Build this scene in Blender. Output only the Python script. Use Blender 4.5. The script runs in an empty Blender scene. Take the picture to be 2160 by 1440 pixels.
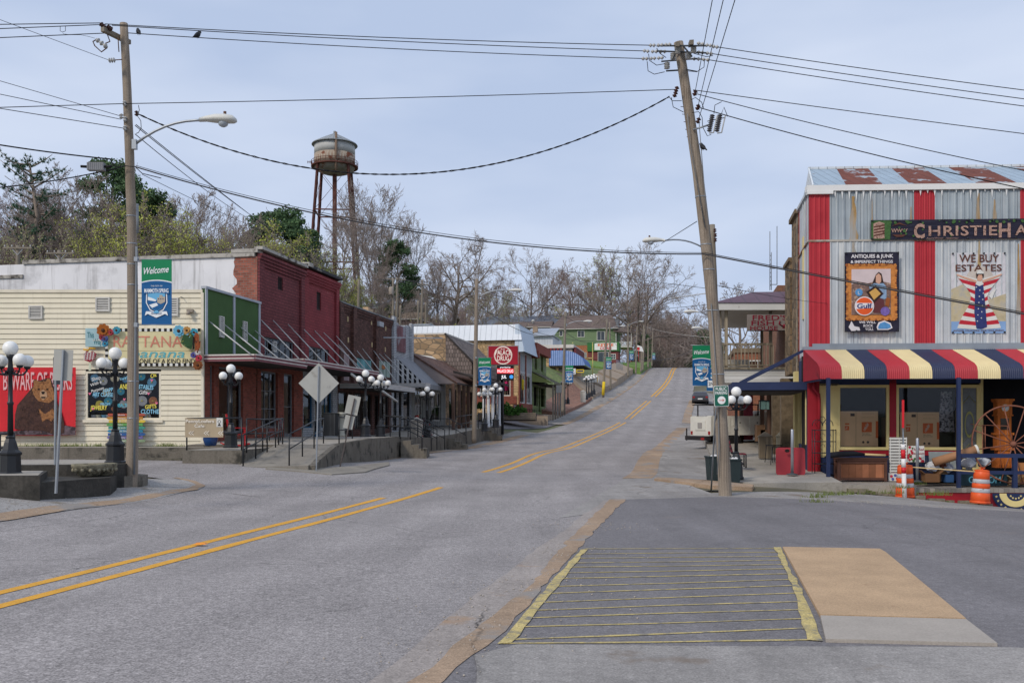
import bpy,math,random
import numpy as np
from mathutils import Vector,Matrix
from mathutils.geometry import delaunay_2d_cdt
rnd = random.Random(7)
SC = bpy.context.scene
COL = SC.collection
# ---------------------------------------------------------------- camera, sky, sun, exposure
FPX,HZ,CXP,CZ = 2000.0,895.0,1080.0,1.75      # focal length in photo pixels, horizon row, centre column, eye height
cd = bpy.data.cameras.new('camera');cam = bpy.data.objects.new('camera',cd);COL.objects.link(cam)
cam.location = (0,0,CZ);cam.rotation_euler = (math.radians(90),0,0)
cd.sensor_width = 36;cd.lens = 36 * FPX / 2160;cd.shift_y = (HZ - 720) / 2160
cd.clip_start = .1;cd.clip_end = 8000
SC.camera = cam
SC.view_settings.view_transform = 'Standard';SC.view_settings.look = 'None'
SC.view_settings.exposure = 0.12;SC.view_settings.gamma = 1
SUN_EL,SUN_AZ = math.radians(38),math.radians(222)   # azimuth clockwise from +Y: behind the camera, to the left
sdir = Vector((math.sin(SUN_AZ) * math.cos(SUN_EL),math.cos(SUN_AZ) * math.cos(SUN_EL),math.sin(SUN_EL)))
sl = bpy.data.lights.new('sun','SUN');sl.energy = 1.9;sl.angle = math.radians(11);sl.color = (1,.9,.78)
so = bpy.data.objects.new('sun',sl);COL.objects.link(so);so.rotation_euler = sdir.to_track_quat('Z','Y').to_euler();so.location = (-30,-30,60)
wd = bpy.data.worlds.new('World');SC.world = wd;wd.use_nodes = True
def sky():
    t = wd.node_tree;t.nodes.clear();N = t.nodes.new;L = t.links.new
    out = N('ShaderNodeOutputWorld');bg = N('ShaderNodeBackground');bg.inputs[1].default_value = .1
    st = N('ShaderNodeTexSky');st.sky_type = 'NISHITA';st.sun_disc = False;st.sun_elevation = SUN_EL;st.sun_rotation = SUN_AZ
    st.air_density = 1;st.dust_density = 2.0
    tc = N('ShaderNodeTexCoord');mp = N('ShaderNodeMapping');mp.inputs['Scale'].default_value = (1.2,1.2,4.0)
    n = N('ShaderNodeTexNoise');n.inputs['Scale'].default_value = 2.2;n.inputs['Detail'].default_value = 4;n.inputs['Roughness'].default_value = .45
    r = N('ShaderNodeValToRGB');r.color_ramp.elements[0].position = .36;r.color_ramp.elements[1].position = .68
    r.color_ramp.elements[0].color = (4.6,5.55,7.5,1);r.color_ramp.elements[1].color = (6.4,7.15,8.7,1)   # thin high cloud veil
    m = N('ShaderNodeMixRGB');m.inputs[0].default_value = .93
    L(tc.outputs['Generated'],mp.inputs[0]);L(mp.outputs[0],n.inputs['Vector']);L(n.outputs['Fac'],r.inputs[0])
    L(st.outputs[0],m.inputs[1]);L(r.outputs[0],m.inputs[2]);L(m.outputs[0],bg.inputs[0]);L(bg.outputs[0],out.inputs[0])
sky()
# ---------------------------------------------------------------- geometry helpers
def W(px,py,D):
    """a point of the place seen at photo column px, row py, D metres ahead"""
    return Vector(((px - CXP) / FPX * D,D,CZ - (py - HZ) / FPX * D))
class MB:
    def __init__(s): s.v,s.f,s.m,s.s = [],[],[],[]
    def add(s,vs,fs,mt=0,sm=False):
        b = len(s.v);s.v += [tuple(p) for p in vs]
        for f in fs: s.f.append([b + i for i in f]);s.m.append(mt);s.s.append(sm)
        return s
    def quad(s,a,b,c,d,mt=0): return s.add([a,b,c,d],[(0,1,2,3)],mt)
    def tri(s,a,b,c,mt=0): return s.add([a,b,c],[(0,1,2)],mt)
    def box(s,x0,x1,y0,y1,z0,z1,mt=0,M=None):
        if x0 > x1: x0,x1 = x1,x0
        if y0 > y1: y0,y1 = y1,y0
        if z0 > z1: z0,z1 = z1,z0
        vs = [Vector(p) for p in ((x0,y0,z0),(x1,y0,z0),(x1,y1,z0),(x0,y1,z0),(x0,y0,z1),(x1,y0,z1),(x1,y1,z1),(x0,y1,z1))]
        if M is not None: vs = [M @ p for p in vs]
        return s.add(vs,[(0,3,2,1),(4,5,6,7),(0,1,5,4),(1,2,6,5),(2,3,7,6),(3,0,4,7)],mt)
    def cb(s,c,sz,mt=0,M=None):
        return s.box(c[0]-sz[0]/2,c[0]+sz[0]/2,c[1]-sz[1]/2,c[1]+sz[1]/2,c[2]-sz[2]/2,c[2]+sz[2]/2,mt,M)
    def beam(s,a,b,w,h=None,mt=0):
        """rectangular bar from a to b"""
        a,b = Vector(a),Vector(b);h = h or w;d = (b - a);L = d.length
        if L < 1e-6: return s
        q = d.to_track_quat('X','Z').to_matrix().to_4x4();M = Matrix.Translation(a) @ q
        return s.box(0,L,-w/2,w/2,-h/2,h/2,mt,M)
    def tube(s,pts,r,n=6,mt=0,cap=True,sm=True):
        pts = [Vector(p) for p in pts];k = len(pts)
        rs = r if isinstance(r,(list,tuple)) else [r] * k
        vs,fs = [],[];prev = None
        for i,p in enumerate(pts):
            d = (pts[min(i+1,k-1)] - pts[max(i-1,0)])
            if d.length < 1e-9: d = Vector((0,0,1))
            d.normalize()
            if prev is None:
                a = Vector((0,0,1)) if abs(d.z) < .9 else Vector((1,0,0));u = d.cross(a).normalized()
            else:
                u = (prev - d * prev.dot(d));u = u.normalized() if u.length > 1e-6 else d.orthogonal().normalized()
            prev = u;w = d.cross(u)
            for j in range(n):
                t = 2*math.pi*j/n;vs.append(p + (u*math.cos(t) + w*math.sin(t))*rs[i])
        for i in range(k-1):
            for j in range(n):
                a = i*n+j;b = i*n+(j+1) % n;fs.append((a,b,b+n,a+n))
        if cap: fs.append(tuple(range(n))[::-1]);fs.append(tuple(range((k-1)*n,k*n)))
        return s.add(vs,fs,mt,sm)
    def lathe(s,prof,n=12,mt=0,c=(0,0,0),M=None,sm=True):
        vs,fs = [],[];k = len(prof)
        for (r,z) in prof:
            for j in range(n):
                t = 2*math.pi*j/n;p = Vector((r*math.cos(t),r*math.sin(t),z))
                if M is not None: p = M @ p
                vs.append(p + Vector(c))
        for i in range(k-1):
            for j in range(n):
                a = i*n+j;b = i*n+(j+1) % n;fs.append((a,b,b+n,a+n))
        fs.append(tuple(range(n))[::-1]);fs.append(tuple(range((k-1)*n,k*n)))
        return s.add(vs,fs,mt,sm)
    def ball(s,c,r,mt=0,n=12,m=8,sz=1):
        prof = [(r*max(.02,math.sin(math.pi*i/m)),-r*sz*math.cos(math.pi*i/m)) for i in range(m+1)]
        return s.lathe(prof,n,mt,c)
    def plate(s,poly,y0,y1,mt=0,M=None,side=None):
        """polygon (x,z) in the wall plane, from y0 (front) to y1 (back)"""
        ar = sum(poly[i][0]*poly[(i+1) % len(poly)][1] - poly[(i+1) % len(poly)][0]*poly[i][1] for i in range(len(poly)))
        if ar < 0: poly = poly[::-1]
        n = len(poly);vs = [Vector((x,y0,z)) for x,z in poly] + [Vector((x,y1,z)) for x,z in poly]
        if M is not None: vs = [M @ p for p in vs]
        s.add(vs,[tuple(range(n)),tuple(range(n,2*n))[::-1]],mt)
        b = len(s.v) - 2*n
        for i in range(n):
            j = (i+1) % n;s.f.append([b+j,b+i,b+i+n,b+j+n]);s.m.append(mt if side is None else side);s.s.append(False)
        return s
    def disc(s,cx,cz,r,y0,y1,mt=0,n=20,sx=1,sz=1,M=None):
        return s.plate([(cx+r*sx*math.cos(2*math.pi*i/n),cz+r*sz*math.sin(2*math.pi*i/n)) for i in range(n)],y0,y1,mt,M)
    def ring(s,cx,cz,r0,r1,y,mt=0,n=28,a0=0,a1=360,sx=1,sz=1):
        for i in range(n):
            t0 = math.radians(a0+(a1-a0)*i/n);t1 = math.radians(a0+(a1-a0)*(i+1)/n)
            P = lambda r,t: (cx+r*sx*math.cos(t),y,cz+r*sz*math.sin(t))
            s.quad(P(r0,t0),P(r1,t0),P(r1,t1),P(r0,t1),mt)
        return s
    def text(s,tx,x,z,w=None,h=.1,y=0,mt=0,shear=0,off=0,align='CENTER',rot=0,ext=0,M=None,scx=None,sp=1):
        """lettering centred at x with its base line at z, h = capital height, w = width to fit"""
        vs,fs = glyphs(tx,shear,off,sp)
        if not vs: return s
        x0 = min(p[0] for p in vs);x1 = max(p[0] for p in vs);k = h/.69
        kx = (w/(x1-x0)) if w else k*(scx or 1)
        mid = (x0+x1)/2 if align == 'CENTER' else x0
        c,sn = math.cos(rot),math.sin(rot);out = []
        for px,pz in vs:
            a,b = (px-mid)*kx,pz*k
            out.append(Vector((x+a*c-b*sn,y,z+a*sn+b*c)))
        if M is not None: out = [M @ p for p in out]
        return s.add(out,fs,mt)
_gl = {}
def glyphs(tx,shear,off,sp):
    key = (tx,shear,off,sp)
    if key not in _gl:
        c = bpy.data.curves.new('lettering','FONT');c.body = tx;c.size = 1;c.shear = shear;c.offset = off;c.resolution_u = 3;c.space_character = sp
        o = bpy.data.objects.new('lettering',c);me = bpy.data.meshes.new_from_object(o)
        _gl[key] = ([(v.co.x,v.co.y) for v in me.vertices],[tuple(p.vertices) for p in me.polygons])
        bpy.data.objects.remove(o);bpy.data.curves.remove(c);bpy.data.meshes.remove(me)
    return _gl[key]
def mesh_of(mb,name,mats,org=(0,0,0)):
    me = bpy.data.meshes.new(name);ox,oy,oz = org
    me.from_pydata([(x-ox,y-oy,z-oz) for x,y,z in mb.v],[],mb.f)
    for m in mats: me.materials.append(m)
    me.polygons.foreach_set('material_index',mb.m);me.polygons.foreach_set('use_smooth',mb.s)
    # uv in metres: u along the surface, v up it
    n = len(me.polygons);uvl = me.uv_layers.new(name='UVMap')
    co = np.empty(len(me.vertices)*3);me.vertices.foreach_get('co',co);co = co.reshape(-1,3)
    li = np.empty(len(me.loops),dtype=np.int64);me.loops.foreach_get('vertex_index',li)
    nr = np.empty(n*3);me.polygons.foreach_get('normal',nr);nr = nr.reshape(-1,3)
    lt = np.empty(n,dtype=np.int64);me.polygons.foreach_get('loop_total',lt)
    nl = np.repeat(nr,lt,axis=0);P = co[li]
    h = np.hypot(nl[:,0],nl[:,1]);flat = h < .35;hh = np.where(h < 1e-6,1,h)
    u = (-nl[:,1]*P[:,0] + nl[:,0]*P[:,1])/hh;v = P[:,2]/np.clip(hh,.3,1)
    u = np.where(flat,P[:,0],u);v = np.where(flat,P[:,1],v)
    uvl.data.foreach_set('uv',np.stack([u,v],1).ravel())
    me.update();return me
ZB = {}
def tag(o,label=None,cat=None,group=None,kind=None):
    if label: o['label'] = label
    if cat: o['category'] = cat
    if group: o['group'] = group
    if kind: o['kind'] = kind
    return o
class Fr:
    """a wall line: origin on the ground plan, local x along the wall, local -y outward"""
    def __init__(s,x,y,a): s.x,s.y,s.a = x,y,a;s.u = (math.cos(a),math.sin(a));s.n = (-math.sin(a),math.cos(a))
    def U(s,px,off=0):
        k = (px-CXP)/FPX;ox = s.x+s.n[0]*off;oy = s.y+s.n[1]*off
        return (k*oy-ox)/(s.u[0]-k*s.u[1])
    def D(s,u,off=0): return s.y+s.u[1]*u+s.n[1]*off
    def Z(s,px,py,off=0): return CZ-(py-HZ)/FPX*s.D(s.U(px,off),off)
    def P(s,px,py,off=0): return Vector((s.U(px,off),off,s.Z(px,py,off)))
    def w(s,u,off,z): return Vector((s.x+s.u[0]*u+s.n[0]*off,s.y+s.u[1]*u+s.n[1]*off,z))
    def loc(s,p):
        dx,dy = p[0]-s.x,p[1]-s.y;return Vector((dx*s.u[0]+dy*s.u[1],dx*s.n[0]+dy*s.n[1],p[2]))
def thing(name,label,cat,loc=(0,0,0),rz=0,group=None,fr=None,zb=None):
    o = bpy.data.objects.new(name,None);COL.objects.link(o);o.empty_display_size = .2
    if fr is not None: loc = (fr.x,fr.y,zb or 0);rz = fr.a
    o.location = loc;o.rotation_euler = (0,0,rz);tag(o,label,cat,group)
    ZB[o.name] = zb if fr is not None else 0
    return o
def part(mb,name,mats,parent,label=None,up=None):
    """a part; vertices in the thing's frame (z absolute when the thing was made from a wall line)"""
    r = up or parent
    while r.parent: r = r.parent
    me = mesh_of(mb,name,mats,(0,0,ZB.get(r.name,0) or 0));o = bpy.data.objects.new(name,me);COL.objects.link(o);o.parent = parent
    if label: o['label'] = label
    return o
def solo(mb,name,mats,label=None,cat=None,group=None,kind=None,org=None):
    a = np.array(mb.v);lo,hi = a.min(0),a.max(0)
    org = org or ((lo[0]+hi[0])/2,(lo[1]+hi[1])/2,lo[2])
    if kind == 'structure': org = (0,0,0)
    me = mesh_of(mb,name,mats,org);o = bpy.data.objects.new(name,me);COL.objects.link(o);o.location = org
    return tag(o,label,cat,group,kind)
def dup(o,parent=None,loc=None,rz=None,label=None,group=None):
    c = o.copy();COL.objects.link(c)
    if parent: c.parent = parent
    if loc is not None: c.location = loc
    if rz is not None: c.rotation_euler = (0,0,rz)
    if label: c['label'] = label
    if group: c['group'] = group
    ZB[c.name] = ZB.get(o.name,0)
    for ch in list(o.children): dup(ch,c)
    return c
# ---------------------------------------------------------------- materials
def lin(c):
    return [((x/255)/12.92 if x/255 <= .04045 else ((x/255+.055)/1.055)**2.4) for x in c]
MATS = {}
def mat(name,c=(128,128,128),rough=.85,v=.12,sc=2.0,c2=None,f2=.58,w2=.05,sc2=1.2,st=0,stc=(70,60,50),stf=.55,stx=5.0,
        bump=.0,bsc=40,metal=0,spec=.3,tex=None,tp=(.21,.07),tc=(120,112,104),tv=.25,emit=0,trans=0,fine=.0,coord='Object'):
    if name in MATS: return MATS[name]
    m = bpy.data.materials.new(name);MATS[name] = m;m.use_nodes = True;t = m.node_tree;N = t.nodes.new;L = t.links.new
    b = t.nodes['Principled BSDF'];c = lin(c)
    b.inputs['Roughness'].default_value = rough;b.inputs['Metallic'].default_value = metal;b.inputs['Specular IOR Level'].default_value = spec
    tco = N('ShaderNodeTexCoord');OB = tco.outputs[coord];UV = tco.outputs['UV']
    def noise(vec,s,d=3,sx=None):
        n = N('ShaderNodeTexNoise');n.inputs['Scale'].default_value = s;n.inputs['Detail'].default_value = d;n.inputs['Roughness'].default_value = .6
        if sx: mp = N('ShaderNodeMapping');mp.inputs['Scale'].default_value = sx;L(vec,mp.inputs[0]);vec = mp.outputs[0]
        L(vec,n.inputs['Vector']);return n.outputs['Fac']
    def ramp(f,a,bb):
        r = N('ShaderNodeMapRange');r.inputs[1].default_value = a;r.inputs[2].default_value = bb;r.clamp = True;L(f,r.inputs[0]);return r.outputs[0]
    def mix(f,a,bb,ty='MIX'):
        x = N('ShaderNodeMixRGB');x.blend_type = ty
        for i,s_ in ((0,f),(1,a),(2,bb)):
            if hasattr(s_,'is_output'): L(s_,x.inputs[i])
            elif isinstance(s_,(int,float)): x.inputs[i].default_value = s_
            else: x.inputs[i].default_value = (*s_[:3],1)
        return x.outputs[0]
    H = None
    if tex == 'brick':
        br = N('ShaderNodeTexBrick');br.inputs['Scale'].default_value = 1
        br.inputs['Brick Width'].default_value = tp[0];br.inputs['Row Height'].default_value = tp[1];br.inputs['Mortar Size'].default_value = min(tp)*.11
        br.inputs['Mortar Smooth'].default_value = .2;br.inputs['Bias'].default_value = 0
        br.inputs['Color1'].default_value = (*[x*(1-tv) for x in c],1);br.inputs['Color2'].default_value = (*[x*(1+tv) for x in c],1)
        br.inputs['Mortar'].default_value = (*lin(tc),1);L(UV,br.inputs['Vector']);col = br.outputs[0];H = br.outputs['Fac'];hs = -1
    elif tex == 'stone':
        vo = N('ShaderNodeTexVoronoi');vo.inputs['Scale'].default_value = 1/tp[0];vo.feature = 'F1'
        mp = N('ShaderNodeMapping');mp.inputs['Scale'].default_value = (1,tp[0]/tp[1],1);L(UV,mp.inputs[0]);L(mp.outputs[0],vo.inputs['Vector'])
        ve = N('ShaderNodeTexVoronoi');ve.inputs['Scale'].default_value = 1/tp[0];ve.feature = 'DISTANCE_TO_EDGE';L(mp.outputs[0],ve.inputs['Vector'])
        cr = N('ShaderNodeSeparateColor');L(vo.outputs['Color'],cr.inputs[0])
        col = mix(cr.outputs[0],[x*(1-tv) for x in c],[x*(1+tv) for x in c])
        e = ramp(ve.outputs['Distance'],.02,.09);col = mix(e,lin(tc),col);H = e;hs = 1
    elif tex == 'tiles':   # overlapping shingles
        br = N('ShaderNodeTexBrick');br.inputs['Scale'].default_value = 1
        br.inputs['Brick Width'].default_value = tp[0];br.inputs['Row Height'].default_value = tp[1];br.inputs['Mortar Size'].default_value = tp[1]*.06
        br.inputs['Color1'].default_value = (*[x*(1-tv) for x in c],1);br.inputs['Color2'].default_value = (*[x*(1+tv) for x in c],1)
        br.inputs['Mortar'].default_value = (*[x*.35 for x in c],1);L(UV,br.inputs['Vector']);col = br.outputs[0];H = br.outputs['Fac'];hs = -1
    else:
        rgb = N('ShaderNodeRGB');rgb.outputs[0].default_value = (*c,1);col = rgb.outputs[0]
    if tex in ('ribs','seams','planks','hplanks'):
        sx = N('ShaderNodeSeparateXYZ');L(UV,sx.inputs[0]);mm = N('ShaderNodeMath');mm.operation = 'MULTIPLY';mm.inputs[1].default_value = 1/tp[0]
        L(sx.outputs[1 if tex == 'hplanks' else 0],mm.inputs[0])
        fr = N('ShaderNodeMath');fr.operation = 'FRACT';L(mm.outputs[0],fr.inputs[0])
        if tex == 'ribs': 
            pp = N('ShaderNodeMath');pp.operation = 'PINGPONG';pp.inputs[1].default_value = .5;L(mm.outputs[0],pp.inputs[0]);H = pp.outputs[0];hs = 1
        else:
            H = ramp(fr.outputs[0],.0,.06 if tex != 'seams' else .09);hs = 1 if tex != 'seams' else -1
            col = mix(H,[x*.45 for x in c],col) if tex != 'seams' else mix(ramp(fr.outputs[0],.07,.12),[x*.72 for x in c],col)
            if tex in ('planks','hplanks'):
                fl = N('ShaderNodeMath');fl.operation = 'FLOOR';L(mm.outputs[0],fl.inputs[0]);wn = N('ShaderNodeTexWhiteNoise');wn.noise_dimensions = '1D';L(fl.outputs[0],wn.inputs['W'])
                col = mix(.35*tv/.25,col,wn.outputs['Value'],'OVERLAY')
    if v: 
        f = noise(OB,sc,5);f = ramp(f,.3,.7)
        col = mix(1,col,mix(f,[1-v]*3,[1+v]*3),'MULTIPLY')
    if fine:
        f = noise(OB,bsc,2);col = mix(1,col,mix(ramp(f,.35,.65),[1-fine]*3,[1+fine]*3),'MULTIPLY')
    if c2 is not None:
        f = ramp(noise(OB,sc2,8),f2,f2+w2);col = mix(f,col,lin(c2))
    if st:
        f = noise(UV,1,6,(stx,.35,1));f = ramp(f,stf,stf+.22);mu = N('ShaderNodeMath');mu.operation = 'MULTIPLY';mu.inputs[1].default_value = st;L(f,mu.inputs[0]);col = mix(mu.outputs[0],col,lin(stc))
    L(col,b.inputs['Base Color'])
    if emit: L(col,b.inputs['Emission Color']);b.inputs['Emission Strength'].default_value = emit
    if trans: b.inputs['Transmission Weight'].default_value = trans
    nrm = None
    if H is not None:
        bn = N('ShaderNodeBump');bn.inputs['Strength'].default_value = .7;bn.inputs['Distance'].default_value = .02*hs;L(H,bn.inputs['Height']);nrm = bn.outputs[0]
    if bump:
        bn = N('ShaderNodeBump');bn.inputs['Strength'].default_value = bump;bn.inputs['Distance'].default_value = .02;L(noise(OB,bsc,4),bn.inputs['Height'])
        if nrm: L(nrm,bn.inputs['Normal'])
        nrm = bn.outputs[0]
    if nrm: L(nrm,b.inputs['Normal'])
    return m
def glassmat(name='window_glass',c=(14,16,20),a=.35,r=.03):
    """pane: mirror reflection over see-through glass"""
    if name in MATS: return MATS[name]
    m = bpy.data.materials.new(name);MATS[name] = m;m.use_nodes = True;t = m.node_tree;N = t.nodes.new;L = t.links.new
    t.nodes.clear();out = N('ShaderNodeOutputMaterial');g = N('ShaderNodeBsdfGlossy');g.inputs['Roughness'].default_value = r;g.inputs[0].default_value = (.85,.9,.95,1)
    tr = N('ShaderNodeBsdfTransparent');tr.inputs[0].default_value = (*[.92+.0*x for x in c],1);f = N('ShaderNodeFresnel');f.inputs[0].default_value = 1.5
    ad = N('ShaderNodeMath');ad.operation = 'MULTIPLY_ADD';ad.inputs[1].default_value = .8;ad.inputs[2].default_value = 0;L(f.outputs[0],ad.inputs[0])
    mx = N('ShaderNodeMixShader');L(ad.outputs[0],mx.inputs[0]);L(tr.outputs[0],mx.inputs[1]);L(g.outputs[0],mx.inputs[2]);L(mx.outputs[0],out.inputs[0])
    return m
# ---------------------------------------------------------------- terrain: heights measured at control points, thin-plate interpolation
CP = []
def cp(px,py,D): p = W(px,py,D);CP.append((p.x,p.y,p.z))
for y in (-6,2,8,14,20):
    for x in (-8,-3,2,7): CP.append((x,y,0.0))
for _i in range(5):
    for a in ((1985,1058,27.4),(2160,1076,27.2),(2067,1067,27.3),(2067,1063,26.5),(1905,1049,26.5),(2160,1074,26),(1985,1058,26.2)): p = W(*a);CP.append((p.x+_i*.05,p.y+_i*.07-.1,p.z-.02))
for x,y,z in ((14,4,0),(16,14,-.25),(25,8,-.5),(25,20,-1.1),(-16,4,.25),(-14,12,.32),(-25,8,.5),(0,25,.02),(4.3,23,0)): CP.append((x,y,z))
for a in ((2067,1062,26.5),(1905,1047,26.5),(2160,1072,26),(0,1045,18),(290,1012,22),(430,1030,24),(200,975,30),(400,985,28),(-400,975,30),(-900,960,33),
          (510,972,29),(665,993,29),(792,980,34),(858,951,44.7),(1059,907,68),(1120,914,70),(950,880,83),(1050,875,85),
          (1035,997,33),(1100,975,40),(1235,850,118),(1362,779,200),(1165,868,100),(1300,800,150),(1270,768,185),(1200,765,195),(1215,800,135),(1180,790,120),
          (1340,1010,29),(1440,897,80),(1450,850,119),(1620,915,58),(1700,1030,26.5),(1560,1010,27),(1560,960,40)): cp(*a)
for x,y,z in ((60,230,11),(75,300,5),(15,320,13),(90,360,3),
                (-22,60,2.2),(-40,60,3.5),(-30,80,7),(-45,90,12),(-70,90,13),(-15,115,10.5),(-40,130,18),(-20,150,16),(-80,140,24),(0,160,13),(-5,200,21.5),
                (10,240,19),(-60,200,30),(-120,220,34),(22,235,16.5),(-30,260,27),(15,290,17),(-50,400,28),(-150,400,36),
                (25,80,.5),(40,60,-.5),(50,100,1),(50,160,5),(58,200,9),(100,120,0),(110,220,6),(60,30,-2.5),(100,60,-3),(-50,40,1.5),(-90,50,4),(-60,10,1.5),
                (-60,-40,2),(60,-40,-3),(0,-60,0),(200,0,-5),(-200,0,10),(-220,120,30),(0,600,12),(200,300,5),(200,600,10),(-200,600,34),(300,150,0)): CP.append((x,y,z))
_c = np.array(CP);_xy = _c[:,:2];_n = len(_c)
def _k(r2): return np.where(r2 > 1e-12,.5*r2*np.log(np.maximum(r2,1e-12)),0)
_A = np.zeros((_n+3,_n+3));_A[:_n,:_n] = _k(((_xy[:,None]-_xy[None])**2).sum(-1)) + np.eye(_n)*8.0
_A[:_n,_n:] = np.c_[np.ones(_n),_xy];_A[_n:,:_n] = _A[:_n,_n:].T
_w = np.linalg.solve(_A,np.r_[_c[:,2],0,0,0])
CEN = [W(*q) for q in ((0,1258,9.6),(910,1031,25.7),(1035,997,33),(1100,975,40),(1200,942,56),(1310,893,88),(1342,868,106),(1371,843,125),(1400,815,150),(1413,796,173),(1424,776,200))]
CEN = [(p.x,p.y,p.z) for p in CEN]
CEN = [(CEN[0][0]-.1875*60,CEN[0][1]-60,0)]+CEN+[(38.5,214,14.1),(46,236,13.2),(66,280,9),(115,360,3),(180,600,2)]
def catmull(P,k=10):
    out = [];P = [Vector(p) for p in P];P = [P[0]*2-P[1]]+P+[P[-1]*2-P[-2]]
    for i in range(1,len(P)-2):
        for j in range(k):
            t = j/k;a,b,c,d = P[i-1],P[i],P[i+1],P[i+2]
            m1 = (c-a)/max(1e-6,(c.y-a.y))*(c.y-b.y);m2 = (d-b)/max(1e-6,(d.y-b.y))*(c.y-b.y)
            out.append(b*(2*t**3-3*t*t+1)+m1*(t**3-2*t*t+t)+c*(-2*t**3+3*t*t)+m2*(t**3-t*t))
    out.append(P[-2]);return out
CTR3 = catmull(CEN);_cy = np.array([p.y for p in CTR3]);_cx = np.array([p.x for p in CTR3]);_cz = np.array([p.z for p in CTR3])
def sst(t): t = np.clip(t,0,1);return t*t*(3-2*t)
def G_np(x,y):
    x = np.asarray(x,float);y = np.asarray(y,float);sh = x.shape;X,Y = x.ravel(),y.ravel()
    XC,YC = np.clip(X,-230,300),np.clip(Y,-60,600)
    z = np.empty(len(X))
    for i in range(0,len(X),20000):
        q = np.c_[XC[i:i+20000],YC[i:i+20000]];r2 = ((q[:,None]-_xy[None])**2).sum(-1)
        z[i:i+20000] = _k(r2) @ _w[:_n] + _w[_n] + q @ _w[_n+1:]
    d = np.hypot(X-XC,Y-YC);t = np.clip(d/400,0,1);z = z*(1-t)+8*t
    lat = (X-np.interp(Y,_cy,_cx))*.983;zr = np.interp(Y,_cy,_cz)
    w = (1-sst((np.abs(lat+.3)-5.6)/5.0))*sst((Y-34)/22)*(1-sst((Y-500)/80));z = z*(1-w)+zr*w
    return z.reshape(sh)
def G(x,y): return float(G_np([x],[y])[0])
_D = np.concatenate([np.arange(4,60,.25),np.arange(60,280,1.0)])
def ray(px,py):
    """where the line of sight through a photo pixel meets the ground"""
    k = (px-CXP)/FPX;z = CZ-(py-HZ)/FPX*_D;g = G_np(k*_D,_D);b = np.nonzero(z <= g)[0]
    if len(b) == 0: return Vector((k*250,250,0))
    i = max(b[0],1);a0 = z[i-1]-g[i-1];a1 = z[i]-g[i];t = a0/(a0-a1+1e-12);D = _D[i-1]+t*(_D[i]-_D[i-1])
    return Vector((k*D,D,0))
def gz(p,dz=0): return Vector((p[0],p[1],G(p[0],p[1])+dz))
def axis(lo,hi,fine_lo,fine_hi,s0,s1):
    a = list(np.arange(fine_lo,fine_hi,s0));st,x = s0,fine_hi
    while x < hi: a.append(x);st = min(st*1.18,s1);x += st
    a.append(hi);st,x = s0,fine_lo-s0;pre = []
    while x > lo: pre.append(x);st = min(st*1.18,s1);x -= st
    return np.array([lo]+pre[::-1]+a)
def ground_sheet():
    xs = axis(-3500,3500,-24,24,.6,300);ys = axis(-1500,4500,0,110,.6,300)
    X,Y = np.meshgrid(xs,ys);Z = G_np(X,Y)-.03-np.clip((Y-60)/2500,0,.08);nx,ny = len(xs),len(ys)
    mb = MB();mb.v = list(map(tuple,np.c_[X.ravel(),Y.ravel(),Z.ravel()]))
    mb.f = [[j*nx+i,j*nx+i+1,(j+1)*nx+i+1,(j+1)*nx+i] for j in range(ny-1) for i in range(nx-1)]
    mb.m = [0]*len(mb.f);mb.s = [True]*len(mb.f)
    return solo(mb,'ground',[mat('hill_soil',(104,98,78),v=.3,sc=.15,c2=(96,112,62),f2=.5,w2=.2,sc2=.08,bump=.6,bsc=4)],kind='structure')
def rag(pts,step=.5,amp=0,seed=1):
    """resample a closed outline, wobbling its edge a little"""
    r = random.Random(seed);out = [];n = len(pts)
    for i in range(n):
        a,b = pts[i],pts[(i+1) % n];L = math.hypot(b[0]-a[0],b[1]-a[1]);k = max(1,int(L/step))
        for j in range(k):
            t = j/k;x,y = a[0]+(b[0]-a[0])*t,a[1]+(b[1]-a[1])*t
            if amp and j: x += r.gauss(0,amp);y += r.gauss(0,amp)
            out.append((x,y))
    return out
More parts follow.
